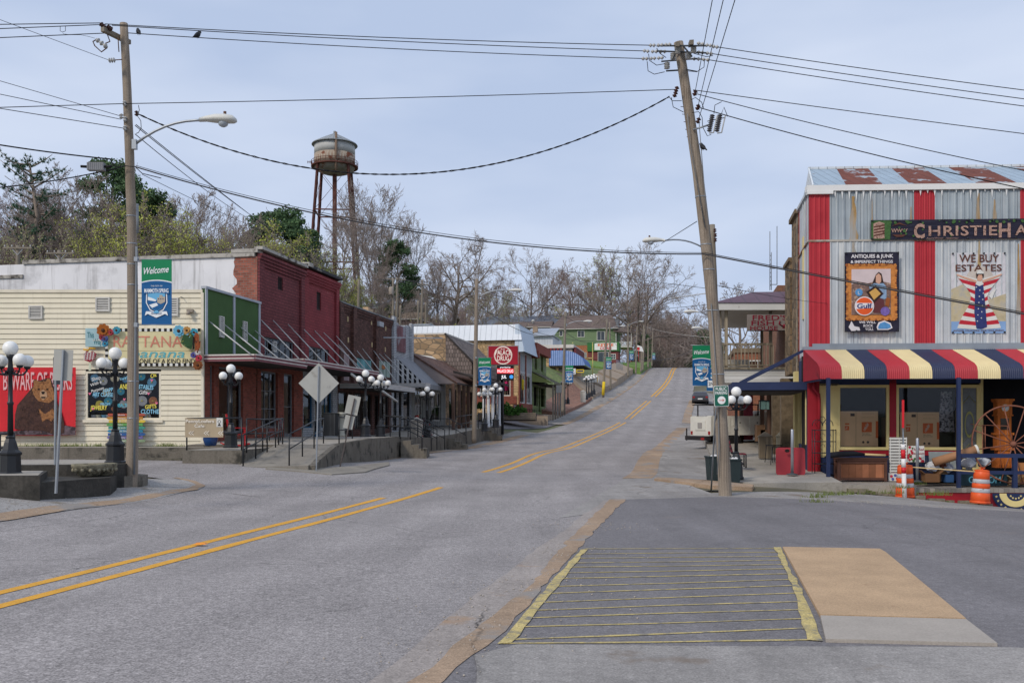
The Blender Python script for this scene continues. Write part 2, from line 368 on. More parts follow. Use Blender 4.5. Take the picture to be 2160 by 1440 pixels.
def drape(name,pts,m,dz=.004,step=.6,amp=0,seed=1,thick=0,holes=(),zf=None,emit=True,kind='structure',label=None,cat=None,group=None,mb=None,mt=0):
    """a sheet of paving lying on the terrain; thick > 0 gives it a vertical edge"""
    pts = [(p[0],p[1]) for p in pts]
    ar = sum(pts[i][0]*pts[(i+1) % len(pts)][1]-pts[(i+1) % len(pts)][0]*pts[i][1] for i in range(len(pts)))
    if ar < 0: pts = pts[::-1]
    o = rag(pts,step,amp,seed);n = len(o);V = [Vector(p) for p in o]
    xs = [p[0] for p in o];ys = [p[1] for p in o];E = [(i,(i+1) % n) for i in range(n)]
    x = min(xs)+step*.37
    while x < max(xs):
        y = min(ys)+step*.29
        st = step*(1+max(0,(y-60)/40))
        while y < max(ys):
            c = False;j = n-1
            for i in range(n):
                if (ys[i] > y) != (ys[j] > y) and x < (xs[j]-xs[i])*(y-ys[i])/(ys[j]-ys[i])+xs[i]: c = not c
                j = i
            if c: V.append(Vector((x,y)))
            y += step*(1+max(0,(y-60)/40))
        x += step
    r = delaunay_2d_cdt(V,E,[list(range(n))],1,1e-5)
    vs,fs = r[0],r[2];z = G_np([p.x for p in vs],[p.y for p in vs]) if zf is None else np.array([zf(p.x,p.y) for p in vs])
    own = mb is None;mb = mb or MB()
    mb.add([(p.x,p.y,float(zz)+dz+(max(0,(p.y-60)/6000) if zf is None else 0)) for p,zz in zip(vs,z)],[tuple(f) for f in fs],mt,True)
    if thick:
        for i in range(n):
            a,b = o[i],o[(i+1) % n]
            za = (G(*a) if zf is None else zf(*a))+dz;zb = (G(*b) if zf is None else zf(*b))+dz
            mb.quad((a[0],a[1],za),(a[0],a[1],za-thick),(b[0],b[1],zb-thick),(b[0],b[1],zb),mt)
    if own: return solo(mb,name,[m],label,cat,group,kind)
    return mb
def strip(line,w,seed=1,amp=0):
    """outline of a band of width w along a plan polyline"""
    L,R = [],[];n = len(line)
    for i,p in enumerate(line):
        a = line[max(0,i-1)];b = line[min(n-1,i+1)];d = Vector((b[0]-a[0],b[1]-a[1])).normalized();q = Vector((-d.y,d.x))
        wi = w[i] if isinstance(w,(list,tuple)) else w
        L.append((p[0]+q.x*wi/2,p[1]+q.y*wi/2));R.append((p[0]-q.x*wi/2,p[1]-q.y*wi/2))
    return L+R[::-1]
def asphalt(name,c,v=.1,crack=.5,spk=.25,patch=(0,0,0),pf=.62,track=0):
    m = bpy.data.materials.new(name);MATS[name] = m;m.use_nodes = True;t = m.node_tree;N = t.nodes.new;L = t.links.new;b = t.nodes['Principled BSDF']
    b.inputs['Roughness'].default_value = .9;b.inputs['Specular IOR Level'].default_value = .25
    tc = N('ShaderNodeTexCoord');O = tc.outputs['Object']
    def noise(s,d,vec=O,ro=.6):
        n = N('ShaderNodeTexNoise');n.inputs['Scale'].default_value = s;n.inputs['Detail'].default_value = d;n.inputs['Roughness'].default_value = ro;L(vec,n.inputs['Vector']);return n
    def mr(f,a,bb,c0=0.,c1=1.):
        r = N('ShaderNodeMapRange');r.inputs[1].default_value = a;r.inputs[2].default_value = bb;r.inputs[3].default_value = c0;r.inputs[4].default_value = c1;L(f,r.inputs[0]);return r.outputs[0]
    def mul(a,bb):
        x = N('ShaderNodeMath');x.operation = 'MULTIPLY';L(a,x.inputs[0]);L(bb,x.inputs[1]);return x.outputs[0]
    # long streaks along the street, blotches, stone chips, cracks
    mp = N('ShaderNodeMapping');mp.inputs['Rotation'].default_value = (0,0,math.radians(10.6));mp.inputs['Scale'].default_value = (1.6,.12,1);L(O,mp.inputs[0])
    f = mul(mul(mr(noise(.35,5).outputs['Fac'],.3,.7,1-v,1+v),mr(noise(1,4,mp.outputs[0]).outputs['Fac'],.3,.7,1-v*.7,1+v*.7)),mr(noise(55,2).outputs['Fac'],.3,.7,1-spk,1+spk))
    f = mul(f,mr(noise(9,3).outputs['Fac'],.3,.7,.93,1.07))
    f = mul(f,mr(noise(15,3,O,.75).outputs['Fac'],.32,.68,1-spk*.5,1+spk*.5))
    f = mul(f,mr(noise(.9,7).outputs['Fac'],.56,.66,1,.88));f = mul(f,mr(noise(28,2).outputs['Fac'],.6,.72,1,1.35))   # dark blotches, pale chips
    if track:
        sp = N('ShaderNodeSeparateXYZ');L(O,sp.inputs[0]);a = N('ShaderNodeMath');a.operation = 'MULTIPLY_ADD';L(sp.outputs[1],a.inputs[0]);a.inputs[1].default_value = -.1875;L(sp.outputs[0],a.inputs[2])
        c_ = N('ShaderNodeMath');c_.operation = 'MULTIPLY_ADD';c_.inputs[1].default_value = 3.4;c_.inputs[2].default_value = 7*3.4;L(a.outputs[0],c_.inputs[0]);s_ = N('ShaderNodeMath');s_.operation = 'COSINE';L(c_.outputs[0],s_.inputs[0]);f = mul(f,mr(s_.outputs[0],-1,1,1-track,1+track))
    # cracks: edges of big warped cells, kept only in places
    nz = noise(1.5,4);ad = N('ShaderNodeMixRGB');ad.blend_type = 'ADD';ad.inputs[0].default_value = .55;L(O,ad.inputs[1]);L(nz.outputs['Color'],ad.inputs[2])
    vo = N('ShaderNodeTexVoronoi');vo.feature = 'DISTANCE_TO_EDGE';vo.inputs['Scale'].default_value = .3;L(ad.outputs[0],vo.inputs['Vector'])
    ln = mr(vo.outputs['Distance'],.0,.007,1,0);wh = mr(noise(.22,2).outputs['Fac'],.45,.6,0,crack);ck = mul(ln,wh)
    one = N('ShaderNodeMath');one.operation = 'SUBTRACT';one.inputs[0].default_value = 1;L(ck,one.inputs[1]);f = mul(f,one.outputs[0])
    x = N('ShaderNodeMixRGB');x.blend_type = 'MULTIPLY';x.inputs[0].default_value = 1;x.inputs[1].default_value = (*lin(c),1);L(f,x.inputs[2]);col = x.outputs[0]
    if patch != (0,0,0):
        y = N('ShaderNodeMixRGB');L(mr(noise(.8,9).outputs['Fac'],pf,pf+.08),y.inputs[0]);L(col,y.inputs[1]);y.inputs[2].default_value = (*lin(patch),1);col = y.outputs[0]
    L(col,b.inputs['Base Color'])
    bn = N('ShaderNodeBump');bn.inputs['Strength'].default_value = .35;bn.inputs['Distance'].default_value = .01;L(noise(70,3).outputs['Fac'],bn.inputs['Height']);L(bn.outputs[0],b.inputs['Normal'])
    return m
ROAD = asphalt('old_grey_asphalt',(144,139,137),v=.13,crack=.45,spk=.46,track=.05)
LOT = asphalt('newer_dark_asphalt',(116,113,114),v=.12,crack=.25,spk=.26,patch=(122,116,114),pf=.62)
PATCHY = asphalt('gritty_asphalt',(144,140,136),v=.2,crack=.6,patch=(120,108,96),pf=.6)
BAND = asphalt('sandy_gutter_concrete',(150,142,136),v=.18,crack=.8,patch=(158,134,112),pf=.6)
TAN = asphalt('rusty_gutter_concrete',(156,134,112),v=.2,crack=.6,patch=(142,136,130),pf=.54)
YEL = mat('yellow_road_paint',(212,156,48),v=.12,sc=3,c2=(140,128,100),f2=.62,w2=.1,sc2=9,fine=.2,bsc=60,rough=.7)
YEL2 = mat('faded_yellow_paint',(188,170,112),v=.15,sc=3,c2=(122,118,108),f2=.48,w2=.2,sc2=9,fine=.25,bsc=60,rough=.8)
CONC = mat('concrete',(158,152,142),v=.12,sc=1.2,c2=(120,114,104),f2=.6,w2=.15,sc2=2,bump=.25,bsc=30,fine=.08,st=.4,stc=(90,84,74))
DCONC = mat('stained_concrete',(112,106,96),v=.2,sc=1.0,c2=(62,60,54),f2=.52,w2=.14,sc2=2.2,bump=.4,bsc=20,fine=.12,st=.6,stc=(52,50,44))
def PX(l): return [ray(a,b) for a,b in l]
ground_sheet()
# the street: outline through points read along both edges
CTR = [(p.x,p.y) for p in CTR3]
def offs(line,d):   # shift to the right by d
    out = []
    for i,p in enumerate(line):
        a = line[max(0,i-1)];b = line[min(len(line)-1,i+1)];v = Vector((b[0]-a[0],b[1]-a[1])).normalized();out.append((p[0]+v.y*d,p[1]-v.x*d))
    return out
def cut(line,y0,y1): return [p for p in line if y0 <= p[1] <= y1]
def offv(line,f):
    o = []
    for i,p in enumerate(line):
        a = line[max(0,i-1)];b = line[min(len(line)-1,i+1)];v = Vector((b[0]-a[0],b[1]-a[1])).normalized();d = f(p[1]);o.append((p[0]+v.y*d,p[1]-v.x*d))
    return o
rdL = offv(CTR,lambda y: -float(np.interp(y,[10,30,60,90,250],[6.3,5.6,5.0,4.7,5.0])));rdR = offv(CTR,lambda y: float(np.interp(y,[5,26,60,90,120,200],[4.8,4.9,5.2,5.6,5.3,3.8])))
road_pts = [p for p in rdL if p[1] < 420]+[p for p in rdR if p[1] < 420][::-1]
drape('main_road',road_pts,ROAD,dz=.0,step=1.0)
# double yellow centre line, broken at the crossing
mk = MB()
for off in (-.27,.27):
    for (y0,y1) in ((-20,25.7 if off > 0 else 24.0),(34,90),(94,124),(128,230)):
        l = cut(offs(CTR,off),y0,y1)
        if len(l) > 1:
            if y0 == 34: l = [tuple(Vector(l[0])-(Vector(l[1])-Vector(l[0])).normalized()*1.5)]+l
            drape('x',strip(l,.17 if y0 < 100 else .24),YEL,dz=.006,step=.8,mb=mk,amp=.006,seed=3)
solo(mk,'centre_line',[YEL],kind='structure')
# ---------------------------------------------------------------- paving on both sides of the street
def XY(L,D,vp=.18): return (vp*D-L,D)
drape('right_shoulder',PX([(1180,1092),(1250,1050),(1300,1022),(1338,998),(1392,1008),(1500,1040),(1760,1040),(2300,1046),(2900,1060),(2900,1130),(2160,1110),(1316,1075)]),PATCHY,dz=.006,step=.7)
innerb = [(740,1470),(780,1440),(855,1384),(919,1326),(998,1259),(1078,1203),(1130,1159),(1197,1115),(1240,1080),(1273,1056)]
outerb = [(880,1475),(927,1440),(986,1386),(1038,1350),(1098,1290),(1150,1231),(1197,1179),(1257,1115),(1317,1054)]
inb = PX(innerb);outb = PX(outerb)
lot = [(p.x,p.y) for p in outb]+[(p.x,p.y) for p in PX([(1511,1048),(1733,1055),(1978,1071),(2160,1080),(2900,1118)])]+[(30,4),(4,1.5)]
drape('parking_lot',lot,LOT,dz=.012,step=.6,amp=.012)
drape('gutter_band',[(p.x,p.y) for p in inb]+[(p.x,p.y) for p in outb[::-1]],BAND,dz=.014,step=.35,amp=.02,seed=4)
rs = [(p.x,p.y) for p in outb];rs2 = [(p.x+(.02+.05*(i % 2)),p.y) for i,p in enumerate(outb)]
ww = [.22,.2,.17,.24,.2,.12,.2,.26,.34]
drape('rusty_gutter_edge',[(p[0]+.03,p[1]) for p in rs]+[(p[0]-w,p[1]) for p,w in list(zip(rs,ww))[::-1]],TAN,dz=.018,step=.25,amp=.018,seed=9)
drape('old_lot_patch',PX([(1000,1385),(1090,1362),(1500,1366),(2100,1368),(2300,1372)])+[Vector((9,2.5,0)),Vector((0,2.5,0))],PATCHY,dz=.016,step=.4,amp=.01,seed=12)
# yellow hatched bay and sidewalk slab
hb = MB()
lefty = [1159,1170,1179,1189,1198,1210,1222,1239,1254,1273,1290,1306,1325,1352,1360]
righty = [1158,1166,1175,1183,1192,1201,1212,1224,1237,1253,1271,1288,1307,1327,1352]
for i,(a,b) in enumerate(zip(lefty,righty)):
    xl = 1231+(a-1161)*(-172/201);xr = 1640+(b-1156)*(82/198)
    pa,pb = ray(xl,a),ray(xr,b);mid = (pa+pb)/2+Vector((0,rnd.uniform(-.03,.03),0))
    drape('x',strip([pa,mid,pb],.034+.012*rnd.random()),YEL2,dz=.017,step=.35,amp=.004,seed=i,mb=hb)
drape('x',PX([(1225,1161),(1240,1161),(1078,1360),(1049,1362)]),YEL2,dz=.021,step=.3,amp=.008,seed=2,mb=hb)
drape('x',PX([(1632,1156),(1647,1156),(1668,1205),(1700,1270),(1722,1320),(1736,1356),(1703,1354),(1690,1305),(1662,1215)]),YEL,dz=.021,step=.3,amp=.012,seed=5,mb=hb)
solo(hb,'hatched_bay_marking',[YEL2],kind='structure').data.materials[0] = YEL2
SLAB = mat('tan_exposed_concrete',(180,152,120),v=.12,sc=1.5,fine=.16,bsc=70,bump=.25,c2=(150,118,90),f2=.64,w2=.1,sc2=5)
drape('walk_slab',PX([(1651,1159),(1856,1163),(1868,1170),(2037,1313),(1730,1305)]),SLAB,dz=.045,step=.35,thick=.06)
drape('walk_slab_end',PX([(1730.5,1306),(2038,1314),(2104,1366),(1742,1357)]),mat('pale_concrete',(164,156,146),v=.07,sc=2,fine=.08,bsc=60,bump=.2),dz=.04,step=.35,thick=.06)
# gutters and parking strips along the street
for nm,ln,y0,y1,w,dz in (('left_gutter',rdL,31.5,70,.8,.012),('left_far_gutter',rdL,84,205,.8,.02),('right_gutter',rdR,29,83,.9,.012),('right_far_gutter',rdR,88,125,.8,.03)):
    drape(nm,strip(offs(cut(ln,y0,y1),-.3 if 'left' in nm else .3),w),TAN,dz=dz,step=.6,amp=.03,seed=int(y0))
def side(ln,y0,y1,off,L=None,R=None):
    a = cut(ln,y0,y1);return a
LP = cut(rdL,31,76);drape('left_parking_strip',LP+[XY(13.3,d) for d in (76,70,60,50,40,33,28.5)],PATCHY,dz=.008,step=.8)
RP = cut(rdR,29,140);drape('right_parking_strip',RP+[(p[0]+6.5,p[1]) for p in cut(rdR,60,140)][::-1]+[XY(-1.35,d) for d in (55,45,35,27.5)],PATCHY,dz=.008,step=.9)
FL = cut(rdL,84,205);drape('left_far_parking',FL+[(p[0]-2.4,p[1]) for p in FL][::-1],PATCHY,dz=.01,step=1.6)
drape('side_street',PX([(-700,985),(-200,965),(100,960),(280,970),(385,972),(512,974),(610,986),(665,996),(740,1002),(700,1040),(560,1050),(470,1038),(430,1022),(300,1004),(150,990),(-200,1010),(-700,1030)]),ROAD,dz=.003,step=.7)
drape('palace_side_street',PX([(1150,903),(1058,905),(960,902),(860,895),(850,884),(960,886),(1050,884),(1120,884),(1205,884)]),LOT,dz=.014,step=1)
drape('left_gravel_strip',PX([(-300,1062),(0,1042),(90,1036),(230,1018),(310,1010),(400,1012),(432,1024),(420,1032),(330,1052),(200,1070),(0,1098),(-300,1140)]),asphalt('grey_gravel',(150,147,144),v=.14,crack=.1,spk=.45,patch=(124,116,104),pf=.62),dz=.012,step=.5,amp=.02)
gb = [ray(a,b) for a,b in ((-300,1135),(0,1092),(200,1064),(330,1044),(405,1032),(424,1024),(405,1015),(370,1008))]
drape('left_near_gutter',strip(gb,[.75,.6,.42,.32,.26,.22,.2,.15]),TAN,dz=.016,step=.35,amp=.02,seed=8)
for l,a,b in (('near the photo\'s left third',424,1151),('at the far end of the first stretch',912,1029)):
    p = ray(a,b);rf = MB();rf.add([(-.09,-.05,0),(.09,-.05,0),(.09,.05,0),(-.09,.05,0),(-.06,-.03,.022),(.06,-.03,.022),(.06,.03,.022),(-.06,.03,.022)],[(0,1,5,4),(1,2,6,5),(2,3,7,6),(3,0,4,7),(4,5,6,7)])
    solo(rf,'road_stud',[mat('stud_orange',(220,140,50),rough=.4)],'small orange road stud between the yellow lines, '+l,'road stud','road studs on the centre line').location = (p.x,p.y,p.z+.008)
# raised sidewalk in front of the left block, its ramp and the corner landing
SWT = ([20,29,33,37,41,48,54,60,69,80],[.95,.96,1.04,1.2,1.22,1.08,1.2,1.45,1.72,2.0])
def swz(x,y): return float(np.interp(y,*SWT))
outer = [XY(L,d) for L,d in ((12.2,33),(12.2,38),(12.5,44),(12.9,50),(13.0,56),(13.0,62),(13.0,68.8))]
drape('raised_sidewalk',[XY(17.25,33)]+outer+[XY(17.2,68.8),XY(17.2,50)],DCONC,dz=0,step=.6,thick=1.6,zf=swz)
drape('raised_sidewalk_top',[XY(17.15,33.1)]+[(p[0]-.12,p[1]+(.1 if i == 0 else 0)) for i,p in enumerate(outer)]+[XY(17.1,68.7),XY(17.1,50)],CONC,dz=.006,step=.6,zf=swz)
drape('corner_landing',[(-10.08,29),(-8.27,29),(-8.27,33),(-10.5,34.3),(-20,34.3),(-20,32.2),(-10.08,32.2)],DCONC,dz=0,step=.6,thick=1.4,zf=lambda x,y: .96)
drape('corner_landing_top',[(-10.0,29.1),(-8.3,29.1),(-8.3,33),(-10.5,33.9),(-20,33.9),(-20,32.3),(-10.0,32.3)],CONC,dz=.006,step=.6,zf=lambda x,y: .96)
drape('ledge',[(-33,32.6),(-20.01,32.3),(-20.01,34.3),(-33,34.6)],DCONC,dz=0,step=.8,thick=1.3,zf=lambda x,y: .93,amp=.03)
rmp = [(-8.26,28.3),(-6.15,28.6),(-6.15,33),(-8.26,33)]
drape('ramp',rmp,mat('grey_ramp_concrete',(136,130,120),v=.15,sc=1.2,c2=(96,92,84),f2=.56,w2=.15,sc2=1.6,fine=.1),dz=0,step=.4,thick=.9,zf=lambda x,y: float(np.interp(y,[28,33],[.44,1.04])))
wl = MB();wl.plate([(28.7,0),(33,.1),(33,1.04),(32.2,1.02),(29.5,.66),(28.7,.5)],0,.18,0,Matrix(((0,1,0,-6.15),(1,0,0,0),(0,0,1,0),(0,0,0,1))));solo(wl,'ramp_side_wall',[DCONC],kind='structure')
st = MB()
for i in range(3): st.box(-14.2,-10.1,31.9-.32*i-.0,32.2,.2,.80-.16*i)
for y0,L in ((41.2,12.15),(52,12.85),(62.4,12.9)):
    for i in range(3):
        x = .18*y0-L;st.box(x-.1,x+.34*(i+1)-.0,y0+.01*i,y0+1.5-.01*i,.2,swz(0,y0)-.17*(i+1))
solo(st,'steps',[DCONC],kind='structure')
drape('corner_curb',PX([(590,980),(622,984),(668,990),(760,984),(820,975),(822,982),(770,997),(700,1002),(640,996),(560,990)]),mat('grey_ramp_concrete'),dz=.035,step=.4,thick=.12)
dr = MB();p = ray(640,994);dr.box(p.x-.35,p.x+.35,p.y-.28,p.y-.1,p.z+.02,p.z+.13);solo(dr,'drain_slot',[mat('black_hole',(14,13,12))],kind='structure')
# the stepped walls of the near left corner
k = lambda px,D: ((px-CXP)/FPX*D,D)
NCON = mat('blackened_concrete',(70,67,62),v=.25,sc=1.4,c2=(44,43,40),f2=.48,w2=.2,sc2=1.8,bump=.4,bsc=20,fine=.15,st=.6,stc=(40,38,34))
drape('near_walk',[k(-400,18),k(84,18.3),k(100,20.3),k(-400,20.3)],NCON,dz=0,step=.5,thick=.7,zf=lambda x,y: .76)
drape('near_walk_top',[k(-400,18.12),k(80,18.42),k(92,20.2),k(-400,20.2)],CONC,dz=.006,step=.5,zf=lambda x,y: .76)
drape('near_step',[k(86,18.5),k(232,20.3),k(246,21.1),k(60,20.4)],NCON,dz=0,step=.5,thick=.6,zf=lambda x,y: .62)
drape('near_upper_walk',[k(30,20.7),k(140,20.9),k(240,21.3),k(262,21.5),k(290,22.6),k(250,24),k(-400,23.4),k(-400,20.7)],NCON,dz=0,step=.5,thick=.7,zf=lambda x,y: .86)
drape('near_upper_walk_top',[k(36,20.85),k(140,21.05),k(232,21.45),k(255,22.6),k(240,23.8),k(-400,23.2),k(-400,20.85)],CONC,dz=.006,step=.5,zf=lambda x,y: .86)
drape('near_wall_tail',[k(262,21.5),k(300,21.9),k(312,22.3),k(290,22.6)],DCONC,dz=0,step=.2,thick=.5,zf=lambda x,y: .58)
# right sidewalk with its kerb
rsw = [XY(-1.15,d) for d in (27.6,34,45,56,62)]
def rz_(x,y): return float(np.interp(y,[25,27.5,40,58,65],[.12,.2,.56,1.45,1.9]))
drape('right_sidewalk',rsw+[XY(-4.6,62),XY(-4.35,30.2)]+[XY(-4.4,26.2),XY(-1.9,25.9),XY(-1.3,26.6)],CONC,dz=0,step=.6,thick=.35,zf=rz_)
drape('right_kerb_lip',PX([(1388,1010),(1440,1014),(1520,1020),(1590,1027),(1587,1033),(1500,1029),(1430,1020),(1380,1014)]),TAN,dz=.07,step=.3,thick=.12,amp=.01)
dh = MB();p = ray(1490,1034);dh.box(p.x-.55,p.x+.6,p.y-.12,p.y+.0,p.z-.02,p.z+.06);solo(dh,'kerb_drain_slot',[MATS['black_hole']],kind='structure')
# far left: brick plaza, terraced walks, grass bank
def fz(d): return lambda x,y: G(x,y)+d
drape('palace_plaza',[XY(15.6,88),XY(12.9,88),XY(12.6,101),XY(15.0,101)],mat('terrace_concrete',(154,138,120),v=.12,sc=1,fine=.1),dz=.5,step=1,thick=1.4,zf=lambda x,y: 2.2)
def ter(d0,d1,n=4): 
    ys = [d0+(d1-d0)*i/n for i in range(n+1)];q = [(float(np.interp(y,_cy,_cx)),y) for y in ys];return [(x-7.2,y) for x,y in q]+[(x-10.2,y) for x,y in q][::-1]
drape('brick_plaza',ter(98,122),mat('plaza_brick',(150,104,84),v=.15,tex='brick',tp=(.3,.15)),dz=.35,step=1,thick=.9)
for i,(d0,d1,dz) in enumerate(((123,135,.5),(135.5,148,.8),(148.5,160,1.1),(160.5,174,1.2),(175,196,1.0))): drape('terrace_walk',ter(d0,d1),mat('terrace_concrete'),dz=dz,step=1.5,thick=1.6)
drape('grass_lot',[(x-10.3,y) for x,y in ((16.5,115),(19.5,130),(24,150),(29.5,176))]+[(9,176),(2,150),(-2,118)],mat('spring_grass',(104,116,72),v=.25,sc=.5,fine=.2,bsc=3,c2=(128,122,84),f2=.58,w2=.1,sc2=.5),dz=.25,step=2)
drape('grass_bank',[(x-10.3,y) for x,y in ((27,166),(32,185),(36,200),(38,212))]+[(16,212),(10,166)],mat('bright_grass',(104,132,66),v=.2,sc=.5,fine=.15,bsc=3),dz=.5,step=2,thick=1.5)
drape('grass_verge',[(x-6.6,y) for x,y in ((31,180),(34.5,195),(37,206))]+[(x-10.4,y) for x,y in ((37,206),(34.5,195),(31,180))],mat('bright_grass'),dz=1.25,step=1.5,thick=1.5)
# ---------------------------------------------------------------- street furniture
WOOD = mat('weathered_pole_wood',(146,134,120),v=.12,sc=1.5,st=.85,stc=(88,76,66),stf=.48,stx=26,fine=.12,bsc=40,bump=.4,rough=.95,c2=(116,102,88),f2=.6,w2=.12,sc2=1.2)
WOODG = mat('grey_pole_wood',(132,124,112),v=.15,sc=1.5,st=.7,stc=(78,68,60),stx=22,rough=.95,bump=.3)
BLKM = mat('black_painted_iron',(26,29,34),rough=.45,v=.1,spec=.5)
GALV = mat('galvanised_steel',(158,164,170),rough=.45,metal=.6,v=.1)
GREY = mat('grey_light_housing',(206,206,200),rough=.5,v=.06)
PORC = mat('grey_porcelain',(178,178,176),rough=.35,v=.1)
BRNP = mat('brown_porcelain',(70,42,38),rough=.35)
WIRE = mat('black_cable',(22,23,26),rough=.7)
GLOBE = mat('white_globe',(236,236,232),rough=.35,v=.02,spec=.4)
RUSTM = mat('rusty_steel',(92,66,54),v=.25,sc=6,rough=.8)
HOLE = MATS['black_hole']
def globe_lamp(label,px,py,D,h=2.67,group='black lamp posts with five white globes',rz=.2,z=None,small=False):
    p = W(px,py,D);t = thing('street_lamp',label,'street lamp',(p.x,p.y,p.z if z is None else z),rz,group)
    s = h/2.67
    if not globe_lamp.__dict__.get('src'):
        b = MB();b.lathe([(.235,0),(.235,.05),(.205,.08),(.19,.40),(.215,.43),(.215,.46),(.15,.52),(.115,.66),(.085,.74),(.095,.77),(.06,.8)],8,sm=False);part(b,'base',[BLKM],t)
        c = MB();c.lathe([(.058,.78),(.05,1.4),(.062,1.42),(.062,1.46),(.046,1.48),(.042,2.0),(.062,2.02),(.062,2.12),(.05,2.16),(.04,2.3),(.075,2.36),(.08,2.40)],10);part(c,'column',[BLKM],t)
        for i in range(4):
            a = math.pi/4+i*math.pi/2;R = Matrix.Rotation(a,4,'Z');m = MB()
            m.tube([R @ Vector(q) for q in ((.04,0,2.07),(.14,0,2.0),(.26,0,2.02),(.33,0,2.1),(.34,0,2.16))],.02,6)
            m.tube([R @ Vector(q) for q in ((.05,0,2.02),(.12,0,2.10),(.2,0,2.06))],.012,5);m.lathe([(.05,2.13),(.07,2.18),(.06,2.2)],8,0,R @ Vector((.34,0,0)));part(m,'arm',[BLKM],t)
            g = MB();g.ball(R @ Vector((.34,0,2.29)),.127,0,14,9);part(g,'globe',[GLOBE],t)
        g = MB();g.ball((0,0,2.53),.146,0,16,10);part(g,'globe',[GLOBE],t)
        globe_lamp.src = t
    else:
        for ch in list(globe_lamp.src.children): dup(ch,t)
    t.scale = (s,s,s);return t
globe_lamp('five globe black lamp post at the left edge, before the bear wall hanging',22,1003,19.2,2.72)
globe_lamp('five globe black lamp post beside the stone planters, before the painted shop window',243,978,22,2.70)
globe_lamp('five globe black lamp post beside the beige cafe banner on the railing',487,944,30.5,2.68,rz=.3)
globe_lamp('five globe black lamp post right behind the leaning sign, nearer of the pair',771,921,37.3,rz=.1,h=2.63)
globe_lamp('five globe black lamp post just right of its twin behind the leaning sign',803,921,40.7,rz=.5,h=2.68)
globe_lamp('five globe black lamp post beside the beige bin before the striped awning',901,925,48.5)
globe_lamp('five globe lamp post between the white porch columns',1046,899,62,h=2.9,z=1.55)
globe_lamp('five globe lamp post left of the white porch columns, behind the wooden utility pole',1022,901,57,h=2.6,z=1.35,rz=.6)
globe_lamp('five globe lamp post on the brick terrace beside the utility pole with a banner',1198,852,104,rz=.4)
globe_lamp('five globe lamp post just left of its neighbour by the banner pole terrace',1190,852,100,rz=.1)
for i,(x,y,D,l) in enumerate(((1237,843,106,'nearest'),(1242,839,111,'second'),(1248,836,116,'third'),(1253,832,121,'farthest'))):
    globe_lamp('globe lamp post in the far row by the grey bin, %s of the four' % l,x,y,D,rz=.2*i)
globe_lamp('five globe black lamp post right of the leaning pole, on the right hand pavement',1553,1006,27,2.62,z=.2,rz=.15)
globe_lamp('five globe black lamp post mostly hidden by the leaning pole on the right hand pavement',1529,940,37,2.62,z=.5,rz=.4)

def cobra(parent,p0,p1,hd):
    """street light arm from the pole to a cobra head; hd = direction sign"""
    p0,p1 = Vector(p0),Vector(p1);d = p1-p0;a = MB()
    pts = [p0,p0+d*.3+Vector((0,0,.16*d.length)),p0+d*.62+Vector((0,0,.21*d.length)),p0+d*.85+Vector((0,0,.12*d.length)),p1]
    pts = [p0+d*t+Vector((0,0,d.length*.42*t*(1-t)*(1-.15*t))) for t in (0,.15,.3,.45,.6,.75,.9,1)]
    a.tube(pts,.03,8);a.cb(p0,(.1,.1,.22));part(a,'arm',[GALV],parent)
    h = MB();s = 1 if hd > 0 else -1;x,y,z = p1
    prof = [(-.08,.0,.06,.06),(.08,.02,.1,.08),(.28,.02,.15,.12),(.5,.01,.17,.13),(.68,0,.15,.11),(.76,-.01,.07,.05)]
    n = 10;vs,fs = [],[]
    for (u,dz,w,hh) in prof:
        for j in range(n):
            t = 2*math.pi*j/n;vs.append((x+s*u,y+w*math.cos(t),z+dz+(hh if math.sin(t) > 0 else hh*.6)*math.sin(t)))
    for i in range(len(prof)-1):
        for j in range(n): q = i*n+j;r_ = i*n+(j+1) % n;fs.append((q,r_,r_+n,q+n))
    fs.append(tuple(range(n)));fs.append(tuple(range((len(prof)-1)*n,len(prof)*n)));h.add(vs,fs,0,True)
    o = part(h,'lamp_head',[GREY],parent)
    l = MB();l.ball((x+s*.46,y,z-.06),.115,0,12,8,.85);part(l,'lens',[mat('clear_lens',(170,178,186),rough=.15,spec=.6)],o)
    e = MB();e.lathe([(.035,0),(.035,.1)],8,0,(x+s*.5,y,z+.1));part(e,'photocell',[RUSTM],o)
def pole(name,label,base,top,r0,r1,m=WOOD,group=None,cat='utility pole',bow=0):
    base,top = Vector(base),Vector(top);t = thing(name,label,cat,base,0,group);mb = MB();d = top-base;n = 14;R = random.Random(int(base.x*10+base.y))
    pts = [d*(i/n)+Vector((R.uniform(-.008,.008)*(0 < i < n)+bow*4*(i/n)*(1-i/n),0,0)) for i in range(n+1)]
    mb.tube([pts[0]-Vector((0,0,.3))]+pts,[r0]+[r0+(r1-r0)*i/n for i in range(n+1)],16 if r0 > .11 else 8);part(mb,'pole',[m],t)
    return t
def at(t,wp): return Vector(wp)-t.location
def bands(t,base,top,r0,r1,fr,m=GALV,bow=0):
    for f in fr:
        p = (Vector(top)-Vector(base))*f+Vector((bow*4*f*(1-f),0,0));r = r0+(r1-r0)*f+.006;mb = MB();mb.tube([p-Vector((0,0,.012)),p+Vector((0,0,.012))],r,14);part(mb,'strap',[m],t)
